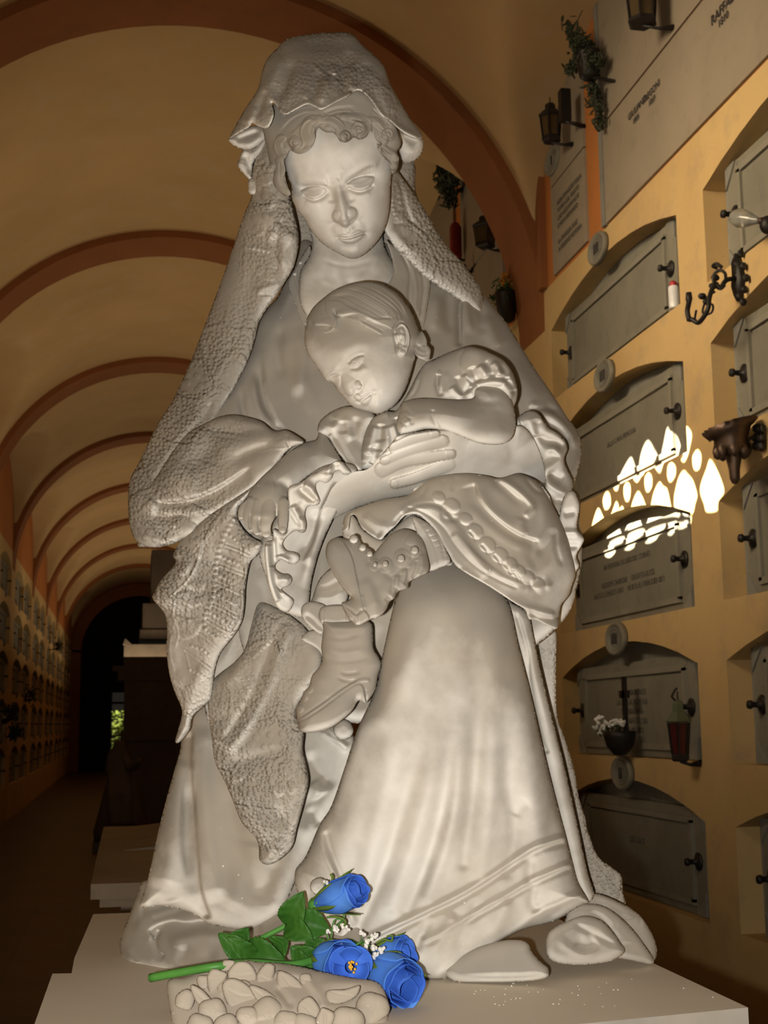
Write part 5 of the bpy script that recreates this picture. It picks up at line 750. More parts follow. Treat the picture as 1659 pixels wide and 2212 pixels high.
# vaulted ceiling
mb = MB(); RV = RR+.075
for bay in range(0, 9):
    a = Y1+(bay-1)*DY+RT; b = Y1+bay*DY; nu, nv = 64, 40
    th = np.linspace(0, np.pi, nu+1); xs = XC-RV*np.cos(th); xs = np.clip(xs, XL, XR); ys = a+(b-a)*(1-np.cos(np.linspace(0, np.pi, nv+1)))/2
    X_, Y_ = np.meshgrid(xs, ys); z1 = ZS+np.sqrt(np.clip(RV**2-(X_-XC)**2, 0, None)); Z_ = np.maximum(z1, np.where(X_ > XC, lun(Y_, bay, 1), lun(Y_, bay)))
    V = np.stack([X_, Y_, Z_], -1).reshape(-1, 3); w = nu+1
    mb.add(V, [(j*w+i, j*w+i+1, (j+1)*w+i+1, (j+1)*w+i) for j in range(nv) for i in range(nu)])
ceil = tag(mb.build('ceiling', M['vault']), kind='structure')
# transverse ribs, their legs against the walls
for k in range(0, 9):
    mb = MB(); y0 = Y1+k*DY; V = []; n = 48
    prof = [(RR, y0), (RR, y0+RT), (RR+.16, y0+RT), (RR+.16, y0)]
    path = [(XL+.0, ROWB[0]-.0)] if False else []
    pts = [(-1.0, None)]
    ring = []
    for i in range(n+1):
        t_ = math.pi*i/n; ring.append((-math.cos(t_), math.sin(t_), ZS))
    ring = [(-1, 0, ZT)] + ring + [(1, 0, ZT)]
    for c, s, z in ring:
        for r, y in prof: V.append((XC + (r-.0)*c, y, z + r*s))
    m = len(ring); F = [(i*4+j, i*4+(j+1) % 4, (i+1)*4+(j+1) % 4, (i+1)*4+j) for i in range(m-1) for j in range(4)]
    mb.add(V, F + [(0, 1, 2, 3), tuple((m-1)*4+j for j in (3, 2, 1, 0))])
    tag(mb.build('trim_%d' % (k+3), M['rib'], smooth=False), kind='structure')
# pilaster strips beside the first rib
for n_, (yy, w_, z1) in enumerate(((Y1-.05, .09, ZS+1.15),)):
    tag(MB().box((XR-.02, yy, (ZT+z1)/2), (.05, w_, z1-ZT)).build('trim_20', M['rib'], smooth=False), kind='structure')
# far end: an arched opening into a dark room with a door to the garden
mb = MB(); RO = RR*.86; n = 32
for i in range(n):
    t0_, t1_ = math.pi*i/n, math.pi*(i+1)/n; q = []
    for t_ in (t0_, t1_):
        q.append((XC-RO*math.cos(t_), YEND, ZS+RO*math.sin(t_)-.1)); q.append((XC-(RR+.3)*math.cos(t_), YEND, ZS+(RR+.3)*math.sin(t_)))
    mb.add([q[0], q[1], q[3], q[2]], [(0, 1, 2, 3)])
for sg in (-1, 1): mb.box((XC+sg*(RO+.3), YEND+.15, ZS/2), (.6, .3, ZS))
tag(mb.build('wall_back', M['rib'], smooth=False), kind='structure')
YF = YEND+9
dl, dr = at_x(240, 1545, 0), 0
rr = rays(239, 1545); dx0 = rr[0]/rr[1]*YF; rr = rays(273, 1545); dx1 = rr[0]/rr[1]*YF
rr = rays(255, 1496); dz1 = EYE+rr[2]/rr[1]*YF
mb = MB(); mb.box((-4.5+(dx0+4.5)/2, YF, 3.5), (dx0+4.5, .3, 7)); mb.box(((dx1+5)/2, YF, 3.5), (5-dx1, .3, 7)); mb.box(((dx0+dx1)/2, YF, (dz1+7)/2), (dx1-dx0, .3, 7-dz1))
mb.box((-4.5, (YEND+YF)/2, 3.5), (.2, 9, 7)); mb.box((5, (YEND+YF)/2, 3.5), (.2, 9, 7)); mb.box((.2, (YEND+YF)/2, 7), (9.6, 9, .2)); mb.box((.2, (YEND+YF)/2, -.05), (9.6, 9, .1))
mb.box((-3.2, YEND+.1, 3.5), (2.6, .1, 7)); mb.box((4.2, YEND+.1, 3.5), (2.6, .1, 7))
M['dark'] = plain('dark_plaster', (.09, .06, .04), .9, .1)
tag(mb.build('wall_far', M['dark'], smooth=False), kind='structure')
dm_ = MB()
for x in (dx0+.03, dx1-.03): dm_.box((x, YF-.18, dz1/2), (.05, .05, dz1))
dm_.box(((dx0+dx1)/2, YF-.18, dz1-.42), (dx1-dx0, .05, .09)); dm_.box(((dx0+dx1)/2, YF-.18, 1.1), (dx1-dx0, .05, .07))
tag(dm_.build('door_1', M['dark'], smooth=False), kind='structure')
# garden hedge beyond the door
mb = MB(); rg = np.random.RandomState(3)
for i in range(420):
    c = np.array([(dx0+dx1)/2+rg.uniform(-1.6, 1.6), YF+3+rg.uniform(0, 1), rg.uniform(0, 2.1)]); a = rg.uniform(0, 6.3, 3); M3 = np.array(Matrix.Rotation(a[0], 3, 'X') @ Matrix.Rotation(a[1], 3, 'Z')); mb.ball(c, (.14, .09, .02), 6, M3)
M['hedge'] = plain('sunlit_leaf', (.30, .38, .06), .6, .3, 0, .6, 3)
tag(mb.build('hedge', M['hedge']), 'sunlit green hedge seen through the small far doorway', 'hedge', kind='stuff')
tag(MB().box((0, YF+4, -.1), (12, 7, .1)).build('ground', M['dark'], smooth=False), kind='structure')
# ------------------------------------------------------------------ tomb slabs in the niches
M['ink2'] = plain('engraved_letters', (.13, .115, .09), .8, .1); M['slate3'] = wallmat('frame_marble', (.28, .25, .19), (.22, .20, .15), (.15, .135, .10), 2)
def text(name, body, loc, size, m, parent, A, Bv, align='CENTER', ext=.002):
    c = bpy.data.curves.new(name, 'FONT'); c.body = body; c.size = size; c.align_x = align; c.extrude = ext; c.space_line = 1.15
    o = bpy.data.objects.new(name, c); COL.objects.link(o); c.materials.append(m)
    A = Vector(A).normalized(); Bv = Vector(Bv).normalized(); N = A.cross(Bv)
    o.rotation_mode = 'QUATERNION'; o.rotation_quaternion = Matrix((A, Bv, N)).transposed().to_quaternion()
    o.parent = parent; o.location = Vector(loc)-(wloc(parent) if parent else Vector((0, 0, 0)))
    return o
def slab_parts(root, side, y0, y1, s0, s1, mat, lines=None, two=False):
    """plate, raised frame, corner pieces and two rosette bolts of one grave closure"""
    sg = 1 if side == 'R' else -1; X = (XR if sg > 0 else XL)+sg*DEP; w = y1-y0; yc = (y0+y1)/2
    h0, h1 = s0+.005, s1+.05; A = (0, -sg, 0); Bv = (0, 0, 1)
    g = MB(); al = [(y0+.004, s0+.002), (y1-.004, s0+.002)] + arch_pts(y0+.004, y1-.004, s1, RISE-.004)[::-1]
    g.prism([(p[0], p[1]) for p in al], (X-sg*.001, 0, 0), (0, 1, 0), (0, 0, 1), (-sg, 0, 0), .008); back = g.build('back_plate', M['slate'], root, False)
    pw = w*.86; f = MB().box((X-sg*.0345, yc, (h0+h1)/2), (.065, pw, h1-h0)); f.build('panel', mat, root, False)
    iw, i0, i1 = pw*.84, h0+.055, h1-.06; fr = MB(); t_ = .03
    for z in (i0, i1): fr.box((X-sg*.074, yc, z), (.016, iw+t_, t_))
    for y in (yc-iw/2, yc+iw/2): fr.box((X-sg*.074, y, (i0+i1)/2), (.016, t_, i1-i0))
    for y in (yc-iw/2-.028, yc+iw/2+.028): fr.box((X-sg*.068, y, (h0+h1)/2), (.006, .006, h1-h0))
    fr.build('frame', M['slate3'], root, False)
    cs = MB()
    for sy in (-1, 1):
        for zz, sz in ((h0, 1), (h1, -1)):
            y = yc+sy*pw/2; cs.prism([(y, zz), (y-sy*.10, zz), (y, zz+sz*.11)], (X-sg*.066, 0, 0), (0, 1, 0), (0, 0, 1), (-sg, 0, 0), .01)
    cs.build('corner_piece', M['slate'], root, False)
    for sy in (-1, 1):
        MB().lathe([(.001, -.002), (.042, 0), (.045, .008), (.03, .014), (.014, .018), (.012, .05), (.02, .058), (.018, .072), (.001, .078)], (0, 0, 0), 12).build_local('bolt', M['iron'], root).matrix_local = Matrix.Translation(Vector((X-sg*.067, yc+sy*(pw/2-.075), (h0+h1)/2))-wloc(root)) @ Matrix.Rotation(-sg*math.pi/2, 4, 'Y')
    if lines: text('inscription', lines, (X-sg*.068, yc, i1-.12), .045, M['ink2'], root, A, Bv)
def copy_tree(o, parent=None, delta=None):
    c = o.copy(); COL.objects.link(c); c.parent = parent
    if parent is None and delta is not None: c.location = o.location + Vector(delta)
    for ch in o.children: copy_tree(ch, c)
    return c
RN = ['top', 'second', 'third', 'fourth', 'lowest']
TXT = {(0, 2, 2): 'IN MEMORIA DI LUIGI DEL CORNO\n\nGIUSEPPE ZAMBONI     GIUDITTA ROSSI\nNATO IL 3 MARZO 1812     MORTA IL 7 MAGGIO 1871', (0, 2, 3): 'QUI RIPOSA IN PACE\nLA SPOGLIA MORTALE\nDI MARIA ANNA\nMADRE AFFETTUOSA\nI FIGLI POSERO', (0, 1, 0): 'LORENZO\nCANTARINI', (0, 2, 1): '\nALLA CARA MEMORIA', (0, 1, 2): None, (0, 2, 4): '\nQUI GIACE'}
desc = {(2, 0): 'plain grey-green tomb slab in the arched niche under the tall upper slab, beside the pale candle', (2, 1): 'grey tomb slab partly crossed by the sun patches, in the niche below the plain one',
        (2, 2): 'grey inscribed tomb slab directly under the row of bright sun patches', (2, 3): 'inscribed tomb slab behind the flower basket with the dark cross', (2, 4): 'dark tomb slab low on the wall in the shadow of the statue',
        (1, 0): 'tomb slab at the right edge behind the clear glass oil lamp', (1, 1): 'framed tomb slab at the right edge above the bronze shell lamp', (1, 2): 'tomb slab at the right edge just below the bronze shell lamp', (1, 3): 'dark tomb slab at the right edge, right of the red glass lantern', (1, 4): 'lowest tomb slab at the right edge, low in the shadow'}
for bay in range(9):
    for ci in range(len(columns(bay))):
        for ri in range(5):
            if bay == 0 and ci == 0: continue
            if bay > 1: continue
            y0, y1, s0, s1 = SLOTS[('R', bay, ci, ri)]
            if bay == 1 and ri > 0: continue
            lab = desc.get((ci, ri)) if bay == 0 else ('grey tomb slab of the next bay beyond the wide brown arch, nearer of two' if ci == 0 else 'grey tomb slab of the next bay beyond the wide brown arch, farther of two')
            e = empty('tomb_slab', (XR, (y0+y1)/2, s0), lab, 'tomb slab', 'tomb slabs in the right wall')
            slab_parts(e, 'R', y0, y1, s0, s1, M['slate2'], TXT.get((bay, ci, ri)))
# far left wall: the same closures seen along the dark wall
proto = None
for bay in range(2, 9):
    for ci in range(2):
        for ri in range(5):
            y0, y1, s0, s1 = SLOTS[('L', bay, ci, ri)]; loc = Vector((XL, (y0+y1)/2, s0))
            if proto is None:
                proto = empty('tomb_slab', loc, 'dim grey tomb slab in the dark left wall of niches, far down the gallery', 'tomb slab', 'tomb slabs in the far left wall'); slab_parts(proto, 'L', y0, y1, s0, s1, M['slate2'])
            else: copy_tree(proto, None, loc-proto.location)
# oval number plaques
def oval(c, sg, num, label, grp='oval number plaques'):
    e = empty('oval_sign', c, label, 'plaque', grp); Mx = Matrix.Rotation(-sg*math.pi/2, 4, 'Y')
    a = MB().lathe([(.001, -.01), (.098, -.01), (.10, .012), (.092, .022), (.082, .022), (.078, .014), (.001, .014)], (0, 0, 0), 28, sx=.95, sy=1.45).build_local('disc', M['slate2'], e); a.matrix_local = Mx
    b = MB()
    for i in range(28):
        pass
    for s_ in (.062, .044):
        ring = [(.95*s_*math.cos(t_), 1.45*s_*math.sin(t_), .016) for t_ in np.linspace(0, 6.2832, 33)]; b.tube(ring, .0035, 5, False)
    r = b.build_local('rim', M['slate'], e); r.matrix_local = Mx
    for q, k in enumerate(range(num)):
        n_ = MB().box((0, 0, 0), (.006, .009, .06)).build_local('numeral', M['ink'], e); n_.location = (-sg*.018, (k-(num-1)/2)*.03, 0)
    return e
for (u, v), n_, lab in (((1293, 537), 3, 'grey oval plaque beside the lower corner of the tall upper slab'), ((1307, 812), 3, 'grey oval plaque between the candle niche and the niche below it'), ((1333, 1380), 3, 'grey oval plaque right above the niche of the flower basket'), ((1346, 1670), 2, 'grey oval plaque directly below the flower basket'), ((1196, 347), 1, 'small grey oval plaque below the left wall lantern, on the brown pilaster')):
    oval(wpt(u, v, .012), 1, n_, lab)
for bay in range(2, 9):
    for ci in range(2):
        for ri in range(5):
            if ri == 0: continue
            y0, y1, s0, s1 = SLOTS[('L', bay, ci, ri)]
            oval_l = MB().lathe([(.001, 0), (.10, 0), (.09, .02), (.001, .02)], (0, 0, 0), 14, sx=.95, sy=1.4).build('oval_sign', M['slate']); oval_l.location = (XL+.002, (y0+y1)/2, s1+RISE+.16); oval_l.rotation_euler = (0, math.pi/2, 0)
            tag(oval_l, 'small grey oval plaque between niches of the dark far left wall', 'plaque', 'oval plaques of the far left wall')
# tall slabs above the niches
zb, zd, zt = EYE+2.36*U12, EYE+2.865*U12, EYE+3.62*U12
yA = 5.84*U12
def big_slab(y0, y1, z0, z1, label, d=.02, m='cream'):
    return tag(MB().box((XR-d/2+.004, (y0+y1)/2, (z0+z1)/2), (d, y1-y0, z1-z0)).build('wall_slab', M[m], smooth=False), label, 'wall slab', 'tall inscribed slabs above the niches')
s1_ = big_slab(2.6, yA-.06, zb+.005, zd-.008, 'long pale slab with two dark names above the niche row at right'); s2_ = big_slab(2.6, yA-.06, zd+.008, zt, 'dim brown slab under the top right lantern, above the long pale slab')
s3_ = big_slab(6.06*U12, 6.60*U12, zb+.02, EYE+2.875*U12-.006, 'narrow slab of faint script left of the orange strip'); s4_ = big_slab(6.06*U12, 6.60*U12, EYE+2.875*U12+.006, zt-.2, 'narrow upper slab behind the pair of small wall lanterns')
rv = MB().box((XR-.008, yA-.03, (zb+zt)/2), (.03, .055, zt-zb)); tag(rv.build('trim_21', M['slate'], smooth=False), kind='structure')
def wtext(body, u, v, parent, size, d=.022, ext=.001, m='ink'): return text('inscription', body, wpt(u, v, d), size, M[m], parent, (0, -1, 0), (0, 0, 1), 'LEFT', ext)
wtext('GIULIANO', 1357, 262, s1_, .055); wtext('FREGONI', 1389, 226, s1_, .055); wtext('1869', 1401, 231, s1_, .045); wtext('1805', 1367, 270, s1_, .045); wtext('RAFFAELLO', 1536, 57, s1_, .07); wtext('1810', 1551, 62, s1_, .055)
wtext('NON PIANGETE SULLA\nTOMBA DEL GIUSTO\nCHE VISSE AMANDO\nE MORI SPERANDO\n\nLA FAMIGLIA POSE\nA PERENNE MEMORIA', 1203, 445, s3_, .045, m='ink2')
# slabs of the next bay, glimpsed under the arch
yb_ = Y1+RT
for i, (a, b, z0, z1, lab) in enumerate(((yb_+.30, yb_+1.5, ZT+.02, ZT+.75, 'tall slab behind the small pot of orange flowers'), (yb_+.30, yb_+1.5, ZT+.78, ZT+1.7, 'tall slab behind the dark lantern under the arch'), (yb_+1.75, yb_+2.95, ZT+.02, ZT+.75, 'tall slab behind the tall red candle'), (yb_+1.75, yb_+2.95, ZT+.78, ZT+1.9, 'tall slab with the bunch of dark foliage under the arch'))): big_slab(a, b, z0, z1, lab, .03)
# ------------------------------------------------------------------ plinth with carved fruit
PL = empty('plinth', (.37, 2.2, 0), 'pale stone plinth with carved fruit, carrying the marble statue', 'plinth')
poly = [(-.115, 1.62), (.842, 1.772), (.858, 2.95), (-.06, 2.95), (-.079, 2.41), (-.078, 2.268), (-.108, 2.273), (-.112, 1.9)]
MB().prism(poly, (0, 0, PZ), (1, 0, 0), (0, 1, 0), (0, 0, -1), .10).build('slab', M['plinth'], PL, False)
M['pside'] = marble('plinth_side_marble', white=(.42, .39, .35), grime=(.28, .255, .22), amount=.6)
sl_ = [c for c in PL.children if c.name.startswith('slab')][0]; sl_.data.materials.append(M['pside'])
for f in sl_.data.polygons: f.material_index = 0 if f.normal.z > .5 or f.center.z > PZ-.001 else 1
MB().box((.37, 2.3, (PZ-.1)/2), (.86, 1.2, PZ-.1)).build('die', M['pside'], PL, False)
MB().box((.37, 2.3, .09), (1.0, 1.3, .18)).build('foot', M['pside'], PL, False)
def sp(u, v, dz=0.0): p = at_z(u, v, PZ+dz); return float(p[0]*FWD[0]+p[1]*FWD[1])
fb = relief([(362, 2120), (400, 2112), (440, 2096), (480, 2078), (520, 2072), (560, 2078), (600, 2080), (650, 2088), (690, 2098), (760, 2112), (815, 2122), (838, 2160), (838, 2200), (830, 2280), (600, 2330), (420, 2320), (382, 2280), (368, 2190)], [(360, 2110, 1.90), (560, 2080, 1.885), (820, 2120, 1.88), (400, 2300, 1.787), (800, 2290, 1.787), (600, 2200, 1.812)], R=18, drop=18, step=2.5, back=110, feats=[ga((600, 2170), 130, 50, 16), st(cR((740, 630), (880, 650), (940, 700), (990, 770), (1000, 830)), 10, 16, 8, .1), st(cR((1010, 800), (1120, 770), (1220, 690)), -8, 10, 10), st(cR((960, 700), (1090, 690), (1230, 680)), 9, 12, 18), st(cR((330, 700), (420, 700), (480, 760)), 8, 12, 12), st(cR((740, 700), (790, 760), (840, 830)), -9, 8, 8)])
M['fruit'] = marble('carved_plinth_marble', white=(.60, .53, .44), grime=(.36, .31, .25), amount=.8); blk = stone('carved_block', [fb], M['fruit'], PL)
FR = [((330, 930), 70, 9), ((1130, 900), 80, 9), ((480, 720), 48, 9), ((250, 780), 50, 9), ((400, 840), 66, 14), ((545, 745), 70, 16), ((350, 680), 34, 6), ((690, 860), 84, 16), ((800, 900), 60, 12), ((1270, 820), 76, 14), ((900, 930), 70, 12), ((590, 870), 54, 12), ((470, 920), 60, 12), ((770, 690), 60, 10), ((700, 700), 50, 10), ((840, 740), 44, 10)]
for p, r, h in FR:
    q = cR(p)[0]; k = r*cR.k*1.14; n_ = 14
    o_ = [(q[0]+k*math.cos(a)*(1+.09*math.sin(2*a+q[0])), q[1]+k*math.sin(a)*(1+.10*math.sin(3*a+q[1]))) for a in np.linspace(0, 6.2832, n_, endpoint=False)]
    s0_ = float(np.interp(q[1], [2080, 2140, 2200, 2300], [1.885, 1.85, 1.80, 1.775]))
    stone('carved_fruit', [relief(o_, s0_, R=k*.98, drop=k*.62, step=1.8, back=8, n=3, feats=[st([(q[0]-k*.3, q[1]-k*.2), (q[0], q[1]+k*.1), (q[0]+k*.1, q[1]+k*.6)], -1.2, 2, 2), st([(q[0]+k*.3, q[1]-k*.4), (q[0]+k*.2, q[1]+k*.2)], -1.2, 2, 2)])], M['fruit'], blk)
for pts in (((450, 700), (500, 660), (580, 690), (640, 760), (620, 830), (540, 840), (480, 800)), ((600, 700), (680, 720), (760, 780), (780, 850), (700, 830), (640, 780)), ((760, 620), (840, 650), (900, 720), (880, 780), (800, 740), (750, 690)), ((280, 700), (340, 720), (400, 790), (370, 830), (310, 790)), ((1020, 730), (1120, 720), (1200, 700), (1180, 760), (1100, 800), (1030, 790)), ((480, 640), (500, 600), (540, 570), (600, 580), (640, 640), (640, 720), (560, 700), (500, 700)), ((640, 640), (690, 580), (740, 600), (720, 680), (670, 760), (640, 720)), ((370, 650), (400, 610), (450, 620), (480, 640), (460, 680), (400, 740), (375, 720)), ((440, 620), (460, 565), (520, 570), (500, 620)), ((880, 640), (930, 640), (944, 700), (900, 720), (870, 680)), ((1000, 820), (1060, 850), (1055, 900), (1010, 960), (960, 900), (980, 840)), ((870, 790), (930, 760), (985, 830), (960, 880), (900, 880), (860, 850))):
    cpt = np.mean([p[1] for p in cR(*pts)]); s0_ = float(np.interp(cpt, [2080, 2140, 2200, 2300], [1.88, 1.84, 1.795, 1.77]))
    c_ = cR(*pts); stone('carved_leaf', [relief(c_, s0_, R=9, drop=9, step=1.8, back=8, feats=[st([c_[0], tuple(np.mean(c_, 0)), c_[len(c_)//2]], -3, 3, 3)])], M['fruit'], blk)
# white crumbs of plaster on the plinth
cr = MB(); rg = np.random.RandomState(5)
for i in range(46):
    u, v = 1000+rg.gamma(2., 90), 2100+rg.uniform(0, 70); p = at_z(min(u, 1540), v+ (u-1000)*.02, PZ+.001); cr.ball(p, (.0011*rg.uniform(.5, 1.5), .0009, .0007), 6)
M['white'] = plain('white_petal', (.80, .77, .70), .7, .2)
tag(cr.build('crumb', M['white']), 'tiny white crumbs scattered on the plinth top by the shoe', 'crumbs', kind='stuff')
# ------------------------------------------------------------------ artificial rose spray
def fabric(name, c1, c2, rough=.75):
    t = NT(name); co = t.n('ShaderNodeTexCoord').outputs['Object']
    return t.done(t.mix(t.ramp(t.noise(26, 4, .6, co), [(.3, 0.0), (.7, 1.0)]), c1, c2), rough, .2)
M['blue'] = fabric('blue_fabric', (.030, .10, .52), (.055, .17, .66)); M['blue2'] = fabric('light_blue_fabric', (.10, .28, .78), (.06, .19, .68))
M['leafg'] = fabric('green_fabric', (.022, .085, .010), (.045, .14, .018), .5); M['stem'] = fabric('green_plastic', (.06, .20, .035), (.085, .26, .045), .4); M['sepal'] = fabric('olive_fabric', (.13, .20, .03), (.09, .16, .03))
M['yellow'] = plain('yellow_stamen', (.75, .42, .04), .6, .2)
BQ = empty('rose_spray', at_s(480, 2110, 2.03), 'spray of blue fabric roses with green leaves lying on the statue base', 'flowers')
def frame_of(ax, up=(0, 0, 1)):
    a = np.array(ax, float); a /= np.linalg.norm(a); u = np.array(up, float); u -= a*a.dot(u); u /= np.linalg.norm(u); return a, u, np.cross(a, u)
def rose(c, tip, r, opn, seed):
    c = np.array(c); ax = np.array(tip)-c; L = np.linalg.norm(ax); a, u, v = frame_of(ax, (0.1, -1, .2)); rg = np.random.RandomState(seed)
    hd = None
    specs = [(.0, .62, 1.02, 0)]+[(i*2.2+.5, .62, 1.0, 0) for i in range(2)]+[(i*1.7+.3, .86, .98, 1) for i in range(4)]+[(i*1.26+rg.uniform(0, .5), 1.0, .90+.1*rg.uniform(), 2) for i in range(5)]
    for k, (ph, rr_, ll, lay) in enumerate(specs):
        nu, nv = 15, 15; V = []
        for j in range(nv+1):
            t_ = j/nv
            for i in range(nu+1):
                w_ = (i/nu*2-1); half = (1.15 if lay else 1.5)*(.75+.35*math.sin(math.pi*min(1, t_*.9+.05)))
                th = ph+w_*half; tt = t_*(1-.10*w_*w_*t_)
                rad = r*rr_*(.30+.72*math.sin(min(1.0, tt*1.5)*math.pi/2))*(1-.16*max(0, tt-.55)/.45*(1-opn)) + r*opn*.42*max(0, tt-.62)**1.3*lay
                rad += r*.045*math.sin(5*w_+k)*tt*tt + r*.03*w_*lay; curl = .10*r*max(0, tt-.86)/.14*(lay > 0)
                V.append(c+a*(L*ll*tt*(1-.05*lay)-curl*.5)+(rad+curl)*(math.cos(th)*u+math.sin(th)*v))
        F = [(j*(nu+1)+i, j*(nu+1)+i+1, (j+1)*(nu+1)+i+1, (j+1)*(nu+1)+i) for j in range(nv) for i in range(nu)]
        mb = MB().add(V, F); m = M['blue2'] if lay == 2 and k % 2 else M['blue']
        o = mb.build('petal' if hd else 'rose', m, hd or BQ)
        if hd is None: hd = o
        sm = o.modifiers.new('thick', 'SOLIDIFY'); sm.thickness = .0009
    for k in range(5):                              # sepals
        ph = k*1.257+.4; V = []; n = 10
        for j in range(n+1):
            t_ = j/n; wd = .34*(1-t_)**.8*(.6+.8*t_) if j else .36
            for i in (-1, 0, 1):
                th = ph+i*wd; ln = .78 if k % 2 else .62; tt = t_*ln; rad = r*(.33+.74*math.sin(min(1., tt*1.5)*math.pi/2))+.0016+max(0, t_-.65)*.02*(k % 2) + (.001 if i == 0 else 0)
                V.append(c+a*(L*tt-.003)+rad*(math.cos(th)*u+math.sin(th)*v))
        F = [(j*3+i, j*3+i+1, j*3+i+4, j*3+i+3) for j in range(n) for i in range(2)]
        o = MB().add(V, F).build('sepal', M['sepal'], hd); sm = o.modifiers.new('thick', 'SOLIDIFY'); sm.thickness = .0009
    MB().ball(c-a*.002, (.012, .012, .012), 10).build('hip', M['stem'], hd)
    return hd
def R3(p, s): q = cR(p)[0]; return at_s(q[0], q[1], s)
rose(R3((965, 262), 1.985), R3((1222, 168), 1.93), .0235, .1, 1)
rose(R3((1262, 560), 2.03), R3((1492, 530), 2.00), .0265, .2, 2)
rose(R3((1270, 590), 1.985), R3((1480, 720), 1.90), .0325, .25, 3)
h2 = rose(R3((960, 545), 2.0), R3((1150, 600), 1.93), .0285, .6, 4)
# the open heart of the rose that faces the camera
hc = R3((1150, 600), 1.905); a, u, v = frame_of(-(hc-np.array([0, 0, EYE])))
for k in range(6):
    V = []; ph = k*1.05; n = 10
    for j in range(n+1):
        t_ = j/n
        for i in range(n+1):
            w_ = i/n*2-1; th = ph+w_*.75; rad = .008+.024*t_*(1-.12*w_*w_)*(1 if k % 2 else .78); V.append(hc+a*(.012*t_*t_*(1.6 if k % 2 == 0 else .6)-.008)+rad*(math.cos(th)*u+math.sin(th)*v))
    F = [(j*(n+1)+i, j*(n+1)+i+1, (j+1)*(n+1)+i+1, (j+1)*(n+1)+i) for j in range(n) for i in range(n)]
    o = MB().add(V, F).build('petal', M['blue'], h2); o.modifiers.new('thick', 'SOLIDIFY').thickness = .0009
mb = MB()
for k in range(16): mb.ball(hc+a*(.008+.004*rg.rand())+.009*rg.rand()*(math.cos(k*2.4)*u+math.sin(k*2.4)*v), .0021, 6)
mb.build('stamen', M['yellow'], h2)
def stem(pts, r): MB().tube(crm([tuple(R3(p[:2], p[2])) for p in pts], n=6), r, 8).build('stem', M['stem'], BQ)
stem([(60, 660, 1.90), (250, 625, 1.885), (440, 595, 1.88), (620, 580, 1.91), (820, 590, 1.94), (960, 560, 1.97)], .0058)
stem([(470, 590, 2.02), (600, 480, 1.99), (800, 375, 1.985), (965, 270, 1.985)], .0038); stem([(820, 590, 1.99), (1000, 600, 2.01), (1150, 570, 2.03), (1275, 570, 2.01)], .004)
def leaf(base, tip, w, s0_, s1_, bend=.25, roll=0.0):
    p, q = R3(base, s0_), R3(tip, s1_); ax = q-p; L = np.linalg.norm(ax); toc = np.array([0, 0, EYE])-p
    a, n_, b = frame_of(ax, toc); c, s = math.cos(roll), math.sin(roll); n_, b = n_*c+b*s, b*c-n_*s
    V = []; N = 22
    for j in range(N+1):
        t_ = j/N; wd = w*math.sin(math.pi*t_**.8)**.75*(1+.07*(j % 2)) if 0 < j < N else .001
        for i in range(-4, 5):
            x = i/4; V.append(p+ax*(t_+.05*abs(x)*(1 if t_ > .1 else 0)*0)+b*(wd*x)+n_*(bend*L*math.sin(math.pi*t_)*.45+abs(x)*wd*.45-.0012*math.sin(t_*26+abs(x)*5)*abs(x)))
    F = [(j*9+i, j*9+i+1, (j+1)*9+i+1, (j+1)*9+i) for j in range(N) for i in range(8)]
    o = MB().add(V, F).build('leaf', M['leafg'], BQ); o.modifiers.new('thick', 'SOLIDIFY').thickness = .0008
for a_ in (((800, 370), (890, 192), .0185, 1.98, 1.96), ((800, 370), (945, 450), .0165, 1.98, 1.95), ((850, 345), (1035, 400), .021, 1.985, 1.98), ((620, 575), (432, 418), .0165, 1.98, 1.97), ((520, 490), (595, 388), .017, 2.0, 1.98), ((640, 560), (480, 440), .013, 1.975, 1.95), ((560, 520), (800, 575), .024, 1.985, 1.96), ((740, 500), (812, 448), .017, 2.0, 1.985), ((830, 580), (945, 600), .020, 1.98, 1.96), ((950, 600), (825, 490), .020, 1.985, 1.97), ((910, 525), (1012, 450), .013, 2.0, 1.99), ((1100, 510), (1200, 480), .012, 2.01, 2.01)): leaf(*a_)
def breath(path, blooms, s):
    mb = MB().tube(crm([tuple(R3(p, s)) for p in path], n=5), .0012, 5)
    for p, _ in blooms: mb.tube([R3(path[len(path)//2], s), R3(p, s-.006)], .0007, 4)
    h = mb.build('sprig', M['stem'], BQ)
    for p, r in blooms:
        m = MB(); cc = R3(p, s-.01)
        for k in range(6): m.ball(cc+rg.uniform(-1, 1, 3)*r*.00022, r*.00020*rg.uniform(.8, 1.2), 6)
        m.build('bloom', M['white'], h)
breath([(1040, 460), (1060, 350), (1110, 340), (1110, 300)], [((1072, 385), 15), ((1102, 375), 12), ((1135, 390), 13), ((1030, 405), 11), ((1075, 405), 11)], 1.975)
breath([(1010, 400), (1040, 470), (1090, 500)], [((1105, 465), 10), ((1100, 495), 7)], 1.98)
breath([(1120, 510), (1200, 470), (1280, 430)], [((1215, 418), 15), ((1240, 470), 18), ((1275, 440), 15), ((1290, 425), 11), ((1225, 495), 14), ((1280, 492), 16)], 1.96)
breath([(1190, 600), (1260, 560), (1330, 500)], [((1320, 510), 16), ((1272, 540), 14), ((1300, 535), 12), ((1225, 550), 12), ((1222, 575), 10), ((1240, 610), 11), ((1230, 508), 12)], 1.955)
breath([(960, 260), (985, 220), (1020, 160)], [((1013, 138), 13)], 1.965)
MB().tube(crm([tuple(R3(p, 1.965)) for p in ((975, 230), (1010, 180), (1045, 140), (1050, 110), (1040, 95))], n=5), .0018, 5).build('tendril', M['sepal'], BQ)
